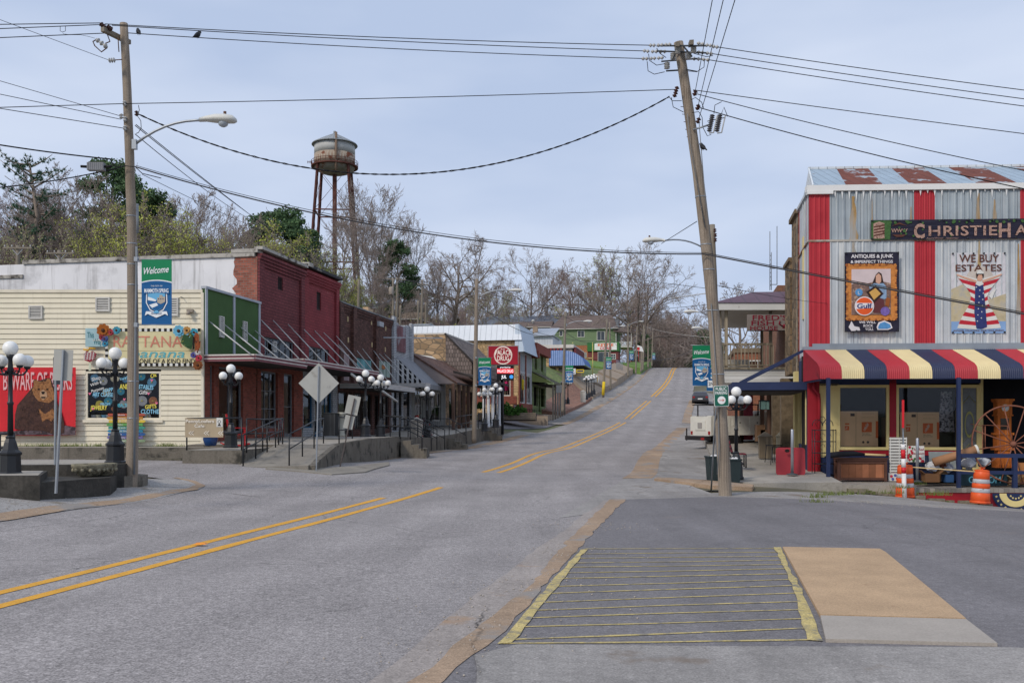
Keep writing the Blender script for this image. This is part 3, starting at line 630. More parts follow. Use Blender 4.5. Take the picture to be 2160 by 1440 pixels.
# --- left pole
D1 = 21.8;b1 = W(278,990,D1);b1.z = .42;t1 = W(261,50,D1)
lp = pole('utility_pole','tall wooden utility pole with a street light and welcome banner, left of the photo',b1,t1,.135,.088,group=None,bow=.1)
cobra(lp,at(lp,W(284,305,D1-.1)),at(lp,W(428,254,D1-.25)),1)
bands(lp,b1,t1,.135,.088,(.14,.22,.43,.475,.52,.58),bow=.1)
mb = MB();mb.tube([at(lp,W(x,y,D1-.13)) for x,y in ((283,1000),(285,760),(288,560),(288,520))],.026,8);mb.tube([at(lp,W(290,y,D1-.13)) for y in (430,492)],.03,8);part(mb,'conduit',[mat('grey_conduit',(128,134,140),rough=.6)],lp)
mb = MB();mb.beam(at(lp,W(216,62,D1-.4)),at(lp,W(273,90,D1+.35)),.1,.1);part(mb,'crossarm',[WOODG],lp)
mb = MB()
for a,b in (((224,66),(232,88)),((232,88),(222,92)),((249,80),(251,110)),((243,127),(258,126))): mb.tube([at(lp,W(*a,D1-.25)),at(lp,W(*b,D1-.2))],.012,5)
part(mb,'bracket',[RUSTM],lp)
def insul(parent,a,b,r=.045,n=3,m=PORC):
    a,b = Vector(a),Vector(b);d = b-a;mb = MB();q = d.to_track_quat('Z','Y').to_matrix().to_4x4();pr = []
    for i in range(n):
        z0 = d.length*(i/n);h = d.length/n;pr += [(r*.45,z0),(r*.5,z0+h*.2),(r,z0+h*.45),(r*.95,z0+h*.6),(r*.5,z0+h*.75),(r*.45,z0+h)]
    mb.lathe(pr,8,0,(0,0,0),Matrix.Translation(a) @ q);return part(mb,'insulator',[m],parent)
for a,b,m in (((212,50),(222,60),BRNP),((226,56),(236,63),BRNP),((229,128),(243,127),PORC),((203,83),(226,100),PORC)): insul(lp,at(lp,W(*a,D1-.3)),at(lp,W(*b,D1-.3)),.06,3,m)
for (x,y) in ((263,219),(256,246),(264,252),(264,271),(288,240)): insul(lp,at(lp,W(x,y-6,D1-.14)),at(lp,W(x,y+5,D1-.14)),.05,2,PORC if x != 288 else BRNP)
mb = MB();mb.tube([at(lp,W(*q,D1-.3)) for q in ((226,101),(214,110),(200,97),(196,88),(205,83))],.014,6);part(mb,'cutout_switch',[RUSTM],lp)
mb = MB();mb.tube([at(lp,W(*q,D1-.2)) for q in ((292,222),(294,232),(290,245),(297,255),(298,270),(292,280),(287,282))],.008,5);mb.tube([at(lp,W(*q,D1-.2)) for q in ((257,345),(252,352),(240,350),(232,336))],.012,5);mb.tube([at(lp,W(*q,D1-.2)) for q in ((220,362),(240,358),(262,350),(285,352),(300,366),(340,376))],.01,5);part(mb,'drop_wires',[WIRE],lp)
# --- the big leaning pole on the right
D2 = 23.0;b2 = W(1530,1048,D2);t2 = W(1431,90,D2)
rp = pole('utility_pole','thick wooden utility pole leaning left, with many insulators on top, at the right corner',b2,t2,.16,.115,bow=.17)
bands(rp,b2,t2,.16,.115,(.27,.41,.5,.555,.66),bow=.17)
P2 = lambda x,y,dd=0: at(rp,W(x,y,D2+dd))
for i,(x,y) in enumerate(((1427,92),(1457,88))):
    mb = MB();mb.beam(P2(x+2,y+1,-.75),P2(x+(-1 if i else 2),y+8,.9),.1,.1);part(mb,'crossarm',[WOODG],rp)
mb = MB()
for a,b,dd in (((1385,97),(1490,97),-.6),((1385,108),(1490,112),-.15),((1395,130),(1470,124),.3),((1405,150),(1440,148),.2),((1418,128),(1433,95),-.4),((1460,120),(1440,96),-.4)): mb.beam(P2(*a,dd),P2(*b,dd),.03)
mb.tube([P2(1448,147,-.1),P2(1470,151,-.1)],.012,5);part(mb,'bracket',[mat('dark_grey_steel',(66,70,74),rough=.6)],rp)
for a,b,dd,n in (((1369,96),(1383,96),-.6,2),((1385,96),(1400,95),-.6,2),((1401,95),(1416,94),-.6,2),((1356,107),(1370,109),-.1,2),((1373,109),(1388,109),-.1,2),((1390,109),(1406,109),-.1,2),
                    ((1353,124),(1368,124),.4,2),((1370,124),(1384,123),.4,2),((1386,123),(1400,122),.4,2),((1470,91),(1486,94),-.6,2),((1488,95),(1502,97),-.6,2),((1502,98),(1516,100),-.6,2),
                    ((1470,110),(1486,112),-.1,2),((1488,112),(1504,114),-.1,2),((1460,124),(1478,125),.4,2),((1480,125),(1497,127),.4,2)): insul(rp,P2(*a,dd),P2(*b,dd),.05,n)
for x,y,dd in ((1429,101,-.5),(1463,99,-.5),(1420,113,-.2),(1453,113,-.2),(1407,133,-.1),(1441,112,.3)): insul(rp,P2(x,y+13,dd),P2(x,y-1,dd),.075,4)
for x,y,dd in ((1427,188,-.2),(1424,199,-.2),(1466,196,-.2),(1472,226,-.2),(1473,254,-.2)): insul(rp,P2(x-2,y+6,dd),P2(x+2,y-5,dd),.06,2,BRNP)
for l in (((1385,102),(1392,113),(1405,122)),((1368,114),(1370,128),(1385,138),(1402,135)),((1365,130),(1367,150),(1380,157),(1402,152)),((1449,150),(1470,152),(1485,142),(1486,126)),((1463,113),(1490,120),(1504,118)),
          ((1411,204),(1418,213),(1438,213)),((1416,206),(1420,226),(1442,237)),((1458,211),(1467,206),(1480,216),(1484,228)),((1460,238),(1474,236),(1481,248),(1482,268),(1492,287),(1500,284)),((1506,240),(1508,222),(1522,215)),((1522,240),(1527,226),(1535,246))):
    mb = MB();mb.tube([P2(*q,-.25) for q in l],.009,5);part(mb,'jumper_wire',[WIRE],rp)
mb = MB();mb.tube([P2(1462,274,-.15),P2(1494,264,-.3)],.022,6);mb.tube([P2(1492,256,-.3),P2(1530,248,-.3)],.012,6);part(mb,'switch_bracket',[GALV],rp)
for x in (1500,1516): insul(rp,P2(x-4,278,-.35),P2(x+3,242,-.35),.065,9,mat('dark_porcelain',(84,82,86),rough=.4))
for x in (1511,1528):
    mb = MB();mb.tube([P2(x+2,244,-.35),P2(x-6,280,-.35),P2(x-15,281,-.35)],.018,6);part(mb,'fuse_tube',[PORC],rp)
mb = MB();mb.tube([P2(*q,-.17) for q in ((1487,480),(1455,300),(1450,240))],.012,5);mb.tube([P2(*q,-.2) for q in ((1504,540),(1488,420),(1478,300),(1474,250))],.01,5);mb.tube([P2(*q,-.17) for q in ((1513,1000),(1517,940),(1512,800),(1500,640))],.014,5);part(mb,'ground_wires',[mat('dull_cable',(120,122,124))],rp)
for i in range(5): mb = MB();p = P2(1447+i*3.2,226+i*16,-.0);mb.tube([p+Vector((.02,0,0)),p+Vector((-.13,0,.01))],.008,4);part(mb,'climbing_step',[RUSTM],rp)
# --- banners
BGREEN = mat('banner_green',(16,128,84),v=.05,rough=.7);BBLUE = mat('banner_blue',(22,92,148),v=.06,rough=.7);BWHITE = mat('banner_white',(232,236,238),v=.02,rough=.7)
BSKY = mat('banner_sky',(108,178,218),v=.05);BTAN = mat('banner_tan',(178,168,152),v=.1);BDK = mat('banner_dark_blue',(26,46,96),v=.05)
def banner_mesh():
    m = MB();w,h = .35,1.5;nx,nz = 6,14
    def y(x,z): return .012*math.sin(z*7+x*3)
    for i in range(nx):
        for j in range(nz):
            x0,x1 = -w+2*w*i/nx,-w+2*w*(i+1)/nx;z0,z1 = h*j/nz,h*(j+1)/nz
            arc = 1.0+.05*(1-((x0+x1)/2/w)**2);c = 0 if (z0+z1)/2 > .99 else 1
            m.quad((x0,0,z0),(x1,0,z0),(x1,0,z1),(x0,0,z1),c)
            m.quad((x1,.004,z0),(x0,.004,z0),(x0,.004,z1),(x1,.004,z1),c)
    n = 14
    for i in range(n):
        xa,xb = -w+2*w*i/n,-w+2*w*(i+1)/n;f = lambda x: .97+.05*(1-(x/w)**2)
        m.quad((xa,-.004,.94),(xb,-.004,.94),(xb,-.004,f(xb)-.01),(xa,-.004,f(xa)-.01),1);m.quad((xa,-.006,f(xa)-.012),(xb,-.006,f(xb)-.012),(xb,-.006,f(xb)+.014),(xa,-.006,f(xa)+.014),2)
    m.text('Welcome',0,1.185,w=.58,h=.15,y=-.006,mt=2,shear=.45,off=.012,rot=.09)
    m.text('THE CITY OF',0,.875,w=.27,h=.03,y=-.006,mt=2,off=.005)
    # shield
    out = [(-.26,.80),(0,.84),(.26,.80),(.24,.72),(.25,.5),(.16,.33),(0,.24),(-.16,.33),(-.25,.5),(-.24,.72)]
    m.plate(out,-.006,-.003,2);m.plate([(x*.9,.53+(z-.53)*.9) for x,z in out],-.009,-.006,6);m.plate([(x*.82,.535+(z-.535)*.8) for x,z in out],-.012,-.009,3)
    m.plate([(-.2,.5),(-.2,.58),(-.02,.56),(.2,.6),(.2,.5),(.13,.38),(0,.31),(-.13,.38)],-.014,-.012,1)
    m.plate([(-.2,.56),(-.2,.64),(-.08,.6),(.0,.56),(-.02,.53)],-.016,-.014,2);m.plate([(.02,.5),(.02,.62),(.07,.62),(.07,.68),(.14,.68),(.14,.64),(.2,.64),(.2,.52),(.1,.47)],-.018,-.016,4)
    for a in range(3): m.plate([(.04+.05*a,.58),(.065+.05*a,.58),(.065+.05*a,.6),(.04+.05*a,.6)],-.02,-.018,6)
    m.plate([(-.17,.45),(.0,.5),(.04,.44),(-.1,.38)],-.016,-.014,2)
    m.plate([(-.3,.70),(-.27,.83),(0,.87),(.27,.83),(.3,.70),(.2,.715),(0,.74),(-.2,.715)],-.020,-.017,1)
    m.text('MAMMOTH SPRING',0,.735,w=.56,h=.09,y=-.0215,mt=2,off=.022)
    m.plate([(-.27,.2),(-.2,.24),(0,.15),(.2,.24),(.27,.2),(.24,.3),(.14,.30),(0,.23),(-.14,.30),(-.24,.3)],-.020,-.017,2)
    m.text('ARKANSAS',0,.225,w=.26,h=.042,y=-.0215,mt=6,off=.012)
    m.plate([(-.08,.28),(0,.33),(.08,.28),(0,.2)],-.0165,-.014,3)
    return m
_ban = None
def banner(label,x,y,z,D,s=1.0,side=-1,rz=0):
    """hangs from two short rods on the pole; side = which way the pole lies"""
    global _ban
    p = W(x,z,D);t = thing('welcome_banner',label,'banner',p,rz,'green and blue welcome banners on the poles');t.scale = (s,s,s)
    if _ban is None:
        _ban = part(banner_mesh(),'cloth',[BGREEN,BBLUE,BWHITE,BSKY,BTAN,BDK,BDK],t)
    else: dup(_ban,t)
    for zz in (-.01,1.51):
        m = MB();m.tube([(side*.5,0.02,zz),(-side*.42,0.0,zz)],.012,6);m.cb((side*.48,.02,zz),(.08,.1,.1));part(m,'rod',[GALV],t)
    return t
banner('green and blue welcome banner on the tall left hand pole',330.5,0,684,D1-.25,.98,-1)
banner('green and blue welcome banner left of the leaning pole',1480,0,813,35.5,1.0,1,rz=.12)
banner('green and blue welcome banner just behind the nearest one by the leaning pole',1507,0,824,47,1.1,1)
banner('welcome banner on the pole beside the dark red pharmacy sign',1022.5,0,812,55.8,1.07,-1)
banner('welcome banner on the pole before the blue striped awning',1201,0,806,87.8,1.03,-1)
banner('welcome banner before the green and red snack stall',1284,0,778,120,1.0,-1)
banner('welcome banner on the pole beside the grass bank',1332,0,759,155,1.03,-1)
banner('smallest and farthest welcome banner, near the crest of the road',1379,0,758,187,.85,-1)
# --- poles along the left side of the street and behind
def simple_pole(name,label,bx,by,tx,ty,D,r0=.15,r1=.1,m=WOODG,group='wooden poles up the hill',light=None,arms=()):
    b = W(bx,by,D);t_ = W(tx,ty,D);g = G(b.x,b.y);b.z = min(b.z,g+1.5) if b.z > g else g-.1
    t = pole(name,label,b,t_,r0,r1,m,group)
    if light: cobra(t,at(t,W(light[0],light[1],D)),at(t,W(light[2],light[3],D-.3)),1 if light[2] > light[0] else -1)
    for (x0,y0,x1,y1) in arms:
        mb = MB();mb.beam(at(t,W(x0,y0,D-.15)),at(t,W(x1,y1,D-.15)),.11,.11);c = part(mb,'crossarm',[WOODG],t)
        for f in (.05,.3,.7,.95): mb = MB();q = at(t,W(x0,y0,D-.15)).lerp(at(t,W(x1,y1,D-.15)),f);mb.lathe([(.03,.05),(.05,.1),(.03,.2)],6,0,q);part(mb,'insulator',[PORC],c)
        mb = MB();mx,my = (x0+x1)/2,(y0+y1)/2;dd = abs(x1-x0)*.22
        for s_ in (-1,1): mb.beam(at(t,W(mx,my+dd*1.1,D-.14)),at(t,W(mx+s_*dd,my,D-.14)),.03)
        part(mb,'brace',[GALV],c)
    return t
simple_pole('utility_pole','wooden pole with a street light and banner beside the shingled porch',1000,923,1006,588,56,.14,.1,WOOD,None,(1008,627,1075,613))
simple_pole('utility_pole','wooden pole with a street light and banner before the blue striped awning',1187,862,1193,657,88,.15,.1,WOODG,None,(1195,685,1232,678))
simple_pole('utility_pole','leaning wooden pole with a yellow painted foot before the snack stall',1272,833,1281,672,121,.17,.12,WOODG,None)
mb = MB();b = W(1272,833,120.7);mb.tube([b,b+Vector((.12,0,1.7))],.19,8);solo(mb,'pole_guard',[mat('yellow_guard',(220,190,50))],'yellow plastic guard round the foot of the leaning pole before the snack stall','pole guard')
simple_pole('utility_pole','wooden pole with a street light between the stall and the terraced walk',1288,818,1286,679,135,.15,.1,WOODG,None,(1290,692,1308,688))
simple_pole('utility_pole','wooden pole with a street light right of the green two storey house',1325,771,1325,682,156,.16,.11,WOODG,None,(1327,686,1348,678))
for x,y,tx,ty,D,l in ((1341,773,1344,689,164,'left of the pair on the grass bank'),(1352,763,1358,686,170,'tallest on the grass bank'),(1356,762,1360,694,175,'just right of the tallest on the grass bank'),(1367,765,1367,712,182,'short and dark, near the top of the road'),(1375,769,1377,700,188,'beside the farthest banner')):
    simple_pole('utility_pole','slim wooden pole up the hill, '+l,x,y,tx,ty,D,.16,.1,group=None)
for x,y,tx,ty,D,l,ar in ((829,690,829,587,100,'with a transformer, behind the dark brick building',()),(835,690,838,585,102,'taller of two behind the white painted brick front',((815,588,856,590),)),(842,690,845,644,104,'shortest stub behind the white painted brick front',()),
                          (752,640,757,590,92,'leaning, with a small box, above the red brick roof',()),(882,690,882,634,105,'stub behind the grey flat roof',()),(887,690,891,590,106,'with crossarm behind the grey flat roof',((880,600,903,601),)),(898,690,898,638,112,'thin and dark behind the grey flat roof',())):
    simple_pole('utility_pole','background wooden pole '+l,x,y,tx,ty,D,.16,.11,group=None,arms=ar)
mb = MB();c = W(825,622,99.6);mb.lathe([(.18,0),(.24,.08),(.24,.75),(.16,.85)],10,0,c);solo(mb,'transformer',[mat('transformer_grey',(160,150,140),c2=(120,80,60),f2=.6)],'grey can transformer on a background pole behind the dark brick building','transformer')
simple_pole('utility_pole','pole top with a long crossarm behind the left end of the white wall',38,570,38,518,62,.15,.13,WOODG,None,arms=((7,523,67,523),))
simple_pole('utility_pole','pole top with a crossarm above the white wall, right of the lone pine',125,570,125,528,66,.15,.13,WOODG,None,arms=((97,534,156,534),))
# poles hidden behind the leaning pole, their lights reaching over the street
def rp2(label,x,by,ty,D,light):
    b = W(x,by,D);g = G(b.x,b.y);b.z = g;t = pole('utility_pole',label,b,W(x-18,ty,D),.15,.11,WOODG)
    cobra(t,at(t,W(light[0],light[1],D-.1)),at(t,W(light[2],light[3],D-.3)),-1);return t
q = rp2('wooden pole half hidden behind the leaning one, its street light reaching over the road',1520,960,474,36,(1484,523,1398,508))
for x,y in ((1508,486),(1509,496),(1509,506)): insul(q,at(q,W(x,y-4,35.8)),at(q,W(x,y+4,35.8)),.07,2,BRNP)
rp2('second pole behind the leaning one, seen only by its street light above the balcony edge',1516,905,590,56,(1500,670,1470,658))
rp2('third pole behind the leaning one, seen only by its street light nearest the treetops',1514,890,650,75,(1497,698,1479,692))
# --- overhead wires: each its own thing
def wire(a,b,da,db,sag=0,r=.009,label='',name='power_line',cat='wire',m=WIRE,twist=0,n=24,group=None):
    A,B = W(*a,da),W(*b,db);pts = []
    for i in range(n+1):
        t = i/n;p = A.lerp(B,t);p.z -= sag*4*t*(1-t)
        pts.append(p)
    mb = MB()
    if twist:
        for ph in (0,math.pi): mb.tube([p+Vector((0,twist*math.cos(i*1.9+ph),twist*math.sin(i*1.9+ph))) for i,p in enumerate(pts)],r,5)
    else: mb.tube(pts,r,5)
    return solo(mb,name,[m],label,cat,group)
gT = 'high voltage wires between the two near poles'
wire((222,51),(1372,96),D1-.3,D2-.6,.06,.010,'topmost wire between the two near poles',group=gT)
wire((236,54),(1357,108),D1-.3,D2-.1,.05,.010,'second wire from the top between the two near poles',group=gT)
wire((270,70),(1354,124),D1,D2+.4,.06,.010,'third wire from the top between the two near poles, with small birds',group=gT)
wire((266,219),(1425,189),D1-.15,D2-.2,.03,.010,'nearly level single wire below the top three between the two near poles')
wire((290,240),(1412,204),D1-.15,D2-.2,1.62,.011,'deeply sagging twisted cable between the two near poles','service_cable','cable',twist=.013,n=90)
wire((285,352),(1487,536),D1-.15,D2-.2,.52,.016,'thick dark cable bundle running down to the leaning pole','cable_bundle','cable',m=mat('grey_bundle',(64,64,66)))
wire((286,349),(1487,533),D1-.12,D2-.17,.50,.007,'thin support wire lashed above the thick cable bundle','support_wire','wire')
for a,b,r,l in (((0,52),(214,49),.010,'top wire leaving the left pole to the left'),((0,61),(224,52),.010,'second wire leaving the left pole to the left'),((0,80),(232,70),.010,'third wire leaving the left pole to the left, under the fuse'),
                   ((0,42),(229,127),.006,'thin wire slanting down to the grey insulator on the left pole'),((0,227),(262,219),.010,'level wire leaving the left pole to the left'),
                   ((0,171),(254,245),.007,'upper slanting wire meeting the left pole'),((0,199),(255,252),.008,'middle slanting wire meeting the left pole'),((0,229),(262,271),.009,'lower slanting wire meeting the left pole')):
    a2 = (a[0]-(b[0]-a[0])*1.5,a[1]-(b[1]-a[1])*1.5)
    wire(a2,b,19 if b[1] < 130 else 20,D1-.2,0,r,l)
wire((-400,228),(235,336),17,D1-.2,.1,.016,'thick messenger cable slanting down to the left pole','cable_bundle','cable')
wire((-400,400),(266,350),17,D1-.2,.25,.013,'cable with a grey splice box left of the left pole','cable_bundle','cable')
wire((10,371),(110,366),19,20.2,.22,.008,'pale slack cable loop under the bundle left of the left pole','cable_loop','cable',m=mat('pale_cable',(190,188,182)))
mb = MB();mb.cb((0,0,0),(.36,.14,.17),0)
for i in range(8): mb.cb((-.15+.043*i,-.072,0),(.012,.01,.15),0)
for s_ in (-1,1): mb.tube([(s_*.18,0,0),(s_*.34,0,.01)],.03,8,1)
o = solo(mb,'splice_box',[mat('splice_grey',(128,130,134),rough=.6),WIRE],'grey finned splice box hanging on the cable left of the left pole','splice box');o.location = W(203,360,20.9)
mb = MB();mb.tube([W(*q,20.5) for q in ((127,55),(127,66),(132,68),(138,66),(138,55))],.006,5);mb.tube([W(*q,20.5) for q in ((132,70),(134,72),(150,74),(170,74),(185,77),(200,81))],.004,4);solo(mb,'wire_clamp',[WIRE],'small wire stirrup hanging from the top line left of the left pole','wire clamp')
for a,b,D,s,l in (((285,265),(700,560),60,.3,'upper of the pair of drops'),((287,263),(730,590),62,.25,'lower of the pair of drops'),((285,283),(560,480),50,.2,'steepest drop')):
    wire(a,b,D1,D,s,.010,'service wire slanting from the left pole over the shops, '+l)
wire((300,368),(820,560),D1,70,.6,.007,'faint long wire from the left pole toward the hill')
for a,b,db,s,r,l in (((1516,100),(2500,232),21,.05,.010,'top wire leaving the leaning pole to the right'),((1504,114),(2500,252),21,.05,.010,'second wire leaving the leaning pole to the right'),((1497,127),(2500,268),21,.05,.010,'third wire leaving the leaning pole to the right'),
                    ((1462,190),(2500,325),21,.02,.010,'fourth wire leaving the leaning pole to the right'),((1468,198),(2500,425),19,.12,.010,'fifth wire to the right, passing over the shop roof'),((1474,227),(2500,465),19,.15,.012,'lowest wire to the right, passing over the rusty roof stripes')):
    wire(a,b,D2-.2,db,s,r,l)
wire((1487,536),(2600,740),D2-.2,17,.03,.018,'thick cable bundle crossing in front of the striped shop','cable_bundle','cable',m=mat('grey_bundle'))
wire((1487,533),(2600,736),D2-.17,17.03,.03,.008,'thin support wire lashed above the bundle before the striped shop','support_wire')
for i,(x0,y0,x1) in enumerate(((1466,196,1503),(1472,226,1523),(1473,254,1543))):
    wire((x0,y0),(x1+2*(x1-x0)*.4,-160),D2-.2,13,0,.008,'wire rising steeply overhead from the leaning pole, %s of three' % ('left','middle','right')[i])
wire((1395,514),(1470,467),35.5,D2,.0,.010,'short twisted wire from the near street light to the leaning pole')
wire((1100,560),(1490,608),60,D2,.0,.006,'faint wire meeting the leaning pole at banner height');wire((1410,629),(1488,619),40,D2,0,.012,'pale cable sleeve left of the leaning pole',m=mat('pale_cable'))
wire((1100,680),(1487,643),90,D2,.0,.006,'low faint wire reaching the leaning pole');wire((1505,600),(1745,640),D2,30,.05,.006,'thin wire running to the corner of the striped shop')
wire((1360,688),(1500,712),200,75,.3,.02,'pale wire crossing before the far dark trees',m=mat('pale_cable'))
for a,b,da,db,s,l in (((830,590),(560,540),101,90,.6,'left from the transformer pole'),((838,588),(1500,656),102,150,1.5,'long, across the bare trees to the right'),((838,590),(891,600),102,106,.2,'between two background poles'),((891,602),(1190,690),106,88,.8,'down to the pole by the blue awning'),
                           ((1005,600),(1193,668),56,88,.4,'between the first two street poles'),((1006,640),(1192,700),56,88,1.0,'sagging, between the first two street poles'),((1005,590),(838,586),56,102,.3,'from the street pole back to the hill'),((1193,668),(1281,690),88,121,.5,'past the green house'),((1193,700),(1281,712),88,121,.9,'sagging past the green house'),
                           ((1130,700),(1290,716),90,135,.5,'thick and dark before the green house'),((1281,700),(1325,705),121,156,.6,'past the porch'),((1325,690),(1377,702),156,188,.8,'over the grass bank'),((1290,716),(1500,720),135,60,2,'crossing over the far road'),
                           ((381,626),(754,653),33.8,52,.95,'sagging before the red brick fronts'),((754,653),(850,620),52,100,.2,'rising from the dark brick front')):
    wire(a,b,da,db,s,.012 if max(da,db) < 80 else .02,'thin overhead wire '+l,m=mat('grey_line',(74,74,78)))
# --- birds
def bird(label,x,y,D,rz,s=1):
    t = thing('bird',label,'bird',W(x,y,D),rz,'small black birds on the wires');mb = MB()
    mb.tube([(-.16,0,-.05),(-.1,0,.0),(-.05,0,.03),(0,0,.065),(.035,0,.11),(.055,0,.145),(.085,0,.15),(.12,0,.145)],[.012,.022,.045,.058,.045,.033,.03,.003],8);part(mb,'body',[mat('black_feathers',(24,24,28),rough=.5)],t)
    mb = MB();mb.tube([(0,.015,.02),(0,.015,-.02)],.005,4);mb.tube([(0,-.015,.02),(0,-.015,-.02)],.005,4);part(mb,'leg',[mat('black_feathers')],t);t.scale = (s,s,s)
bird('small black bird on the third wire, close right of the left pole',292,73,D1,2.2,.95)
bird('small black bird on the third wire, farther right of the left pole',417,80,D1+.1,1.2,1.05)
bird('small dark bird clinging to the wires beside the leaning pole',1482,316,D2-.2,2.0,1.05)
# ---------------------------------------------------------------- left block of shops
def conv(mb,a,b):
    """move a mesh from one wall line's frame to another's"""
    mb.v = [tuple(b.loc(a.w(*p))) for p in mb.v];return mb
def wallq(mb,u0,u1,z0,z1,ops=(),off=0,th=.2,mt=0,rv=None):
    """wall with openings and their reveals"""
    us = sorted({u0,u1,*[o[0] for o in ops],*[o[1] for o in ops]});zs = sorted({z0,z1,*[o[2] for o in ops],*[o[3] for o in ops]})
    us = [u for u in us if u0 <= u <= u1];zs = [z for z in zs if z0 <= z <= z1]
    for a,b in zip(us,us[1:]):
        for c,d in zip(zs,zs[1:]):
            mu,mz = (a+b)/2,(c+d)/2
            if any(o[0] < mu < o[1] and o[2] < mz < o[3] for o in ops): continue
            mb.quad((a,off,c),(b,off,c),(b,off,d),(a,off,d),mt)
    rv = mt if rv is None else rv
    for a,b,c,d in ops:
        o2 = off+th
        mb.quad((a,off,c),(a,o2,c),(b,o2,c),(b,off,c),rv);mb.quad((a,off,d),(b,off,d),(b,o2,d),(a,o2,d),rv)
        mb.quad((a,off,c),(a,off,d),(a,o2,d),(a,o2,c),rv);mb.quad((b,off,c),(b,o2,c),(b,o2,d),(b,off,d),rv)
    return mb
def body(mb,u0,u1,o0,o1,z0,z1,mt=0,dark=None,din=1.6,zin=None):
    mb.quad((u0,o1,z0),(u0,o0,z0),(u0,o0,z1),(u0,o1,z1),mt);mb.quad((u1,o0,z0),(u1,o1,z0),(u1,o1,z1),(u1,o0,z1),mt)
    mb.quad((u1,o1,z0),(u0,o1,z0),(u0,o1,z1),(u1,o1,z1),mt);mb.quad((u0,o0,z1),(u1,o0,z1),(u1,o1,z1),(u0,o1,z1),mt)
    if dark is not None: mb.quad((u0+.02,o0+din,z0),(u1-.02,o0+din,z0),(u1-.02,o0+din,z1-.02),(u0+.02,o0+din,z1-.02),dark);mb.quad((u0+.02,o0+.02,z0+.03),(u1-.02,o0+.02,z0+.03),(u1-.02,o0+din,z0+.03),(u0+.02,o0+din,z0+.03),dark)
    return mb
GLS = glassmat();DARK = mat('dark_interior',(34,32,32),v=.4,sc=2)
def window(parent,ua,ub,za,zb,off=.1,nx=1,ny=1,fm=None,fw=.06,bar=.03,name='window',door=False,glass=None,cv=None,pane=True,sill=None):
    fm = fm or mat('white_trim',(205,205,200));m = MB();t = .07
    for a,b,c,d in ((ua,ua+fw,za,zb),(ub-fw,ub,za,zb),(ua+fw,ub-fw,za,za+(fw if not door else .25)),(ua+fw,ub-fw,zb-fw,zb)): m.box(a,b,off-t/2,off+t/2,c,d)
    for i in range(1,nx): x = ua+fw+(ub-ua-2*fw)*i/nx;m.box(x-bar/2,x+bar/2,off-.025,off+.025,za+fw,zb-fw)
    for i in range(1,ny): z = za+fw+(zb-za-2*fw)*i/ny;m.box(ua+fw,ub-fw,off-.022,off+.022,z-bar/2,z+bar/2)
    if cv: conv(m,*cv)
    o = part(m,name if not door else 'door',[fm],parent)
    if pane:
        g = MB();g.quad((ua+fw,off+.005,za+fw),(ub-fw,off+.005,za+fw),(ub-fw,off+.005,zb-fw),(ua+fw,off+.005,zb-fw))
        if cv: conv(g,*cv)
        part(g,'pane',[glass or GLS],o)
    return o
def louver(parent,ua,ub,za,zb,off=-.03,n=7,m=None,cv=None,name='vent',fw=.05,back=True):
    m = m or mat('vent_white',(196,194,188));mb = MB()
    for a,b,c,d in ((ua,ua+fw,za,zb),(ub-fw,ub,za,zb),(ua+fw,ub-fw,za,za+fw),(ua+fw,ub-fw,zb-fw,zb)): mb.box(a,b,off,off+.06,c,d)
    mb.box(ua+fw,ub-fw,off+.045,off+.06,za+fw,zb-fw,1)
    h = (zb-za-2*fw)/n
    for i in range(n):
        z = za+fw+h*i;mb.quad((ua+fw,off+.008,z),(ub-fw,off+.008,z),(ub-fw,off+.04,z+h*.75),(ua+fw,off+.04,z+h*.75))
    if cv: conv(mb,*cv)
    return part(mb,name,[m,mat('vent_shadow',(40,38,38))],parent)
CREAM = mat('cream_siding',(222,214,191),v=.05,sc=1.0,c2=(186,176,150),f2=.62,w2=.15,sc2=1.1,st=.35,stc=(150,138,110),stf=.56,rough=.6,spec=.35)
WTRIM = mat('white_trim',(205,205,200),v=.05,c2=(160,156,148),f2=.62,w2=.1,sc2=4)
GREEN = mat('green_board',(70,100,56),v=.08,sc=2,tex='seams',tp=(.1,1),c2=(70,96,52),f2=.6,w2=.15)
STUC = mat('whitewashed_stucco',(226,226,228),v=.07,sc=.7,c2=(184,184,186),f2=.54,w2=.18,sc2=.9,st=.65,stc=(138,136,134),stf=.52,rough=.95)
REDBR = mat('orange_red_brick',(156,92,76),tex='brick',tp=(.24,.1),tv=.3,tc=(130,118,108),v=.15)
DRED = mat('dark_red_painted_brick',(120,62,64),tex='brick',tp=(.3,.13),tv=.12,tc=(84,44,50),v=.16,sc=.8,c2=(146,110,106),f2=.66,w2=.1,sc2=1.6,st=.3,stc=(84,36,42))
DRED2 = mat('red_painted_brick',(138,60,64),tex='brick',tp=(.3,.13),tv=.1,tc=(118,50,54),v=.16,sc=.7,c2=(164,128,122),f2=.66,w2=.1,sc2=1.2,st=.4,stc=(100,40,46))
DBR = mat('dark_brown_brick',(98,68,60),tex='brick',tp=(.26,.11),tv=.3,tc=(44,32,30),v=.22,sc=.8)
WBR = mat('white_painted_brick',(176,180,184),tex='brick',tp=(.3,.1),tv=.08,tc=(112,114,118),v=.14,c2=(120,112,104),f2=.64,w2=.06,sc2=2)
BRICKS = mat('storefront_brick',(142,70,54),tex='brick',tp=(.22,.075),tv=.28,tc=(112,98,90),v=.12)
COP = mat('mouldy_coping',(176,172,164),v=.2,sc=2,c2=(66,62,58),f2=.5,w2=.16,sc2=2.4,st=.5,stc=(60,56,54))
CANM = mat('canopy_fascia',(196,188,182),tex='hplanks',tp=(.085,1),v=.08,c2=(122,72,78),f2=.6,w2=.1,sc2=1)
CANR = mat('maroon_fascia',(136,88,94),tex='hplanks',tp=(.07,1),v=.12)
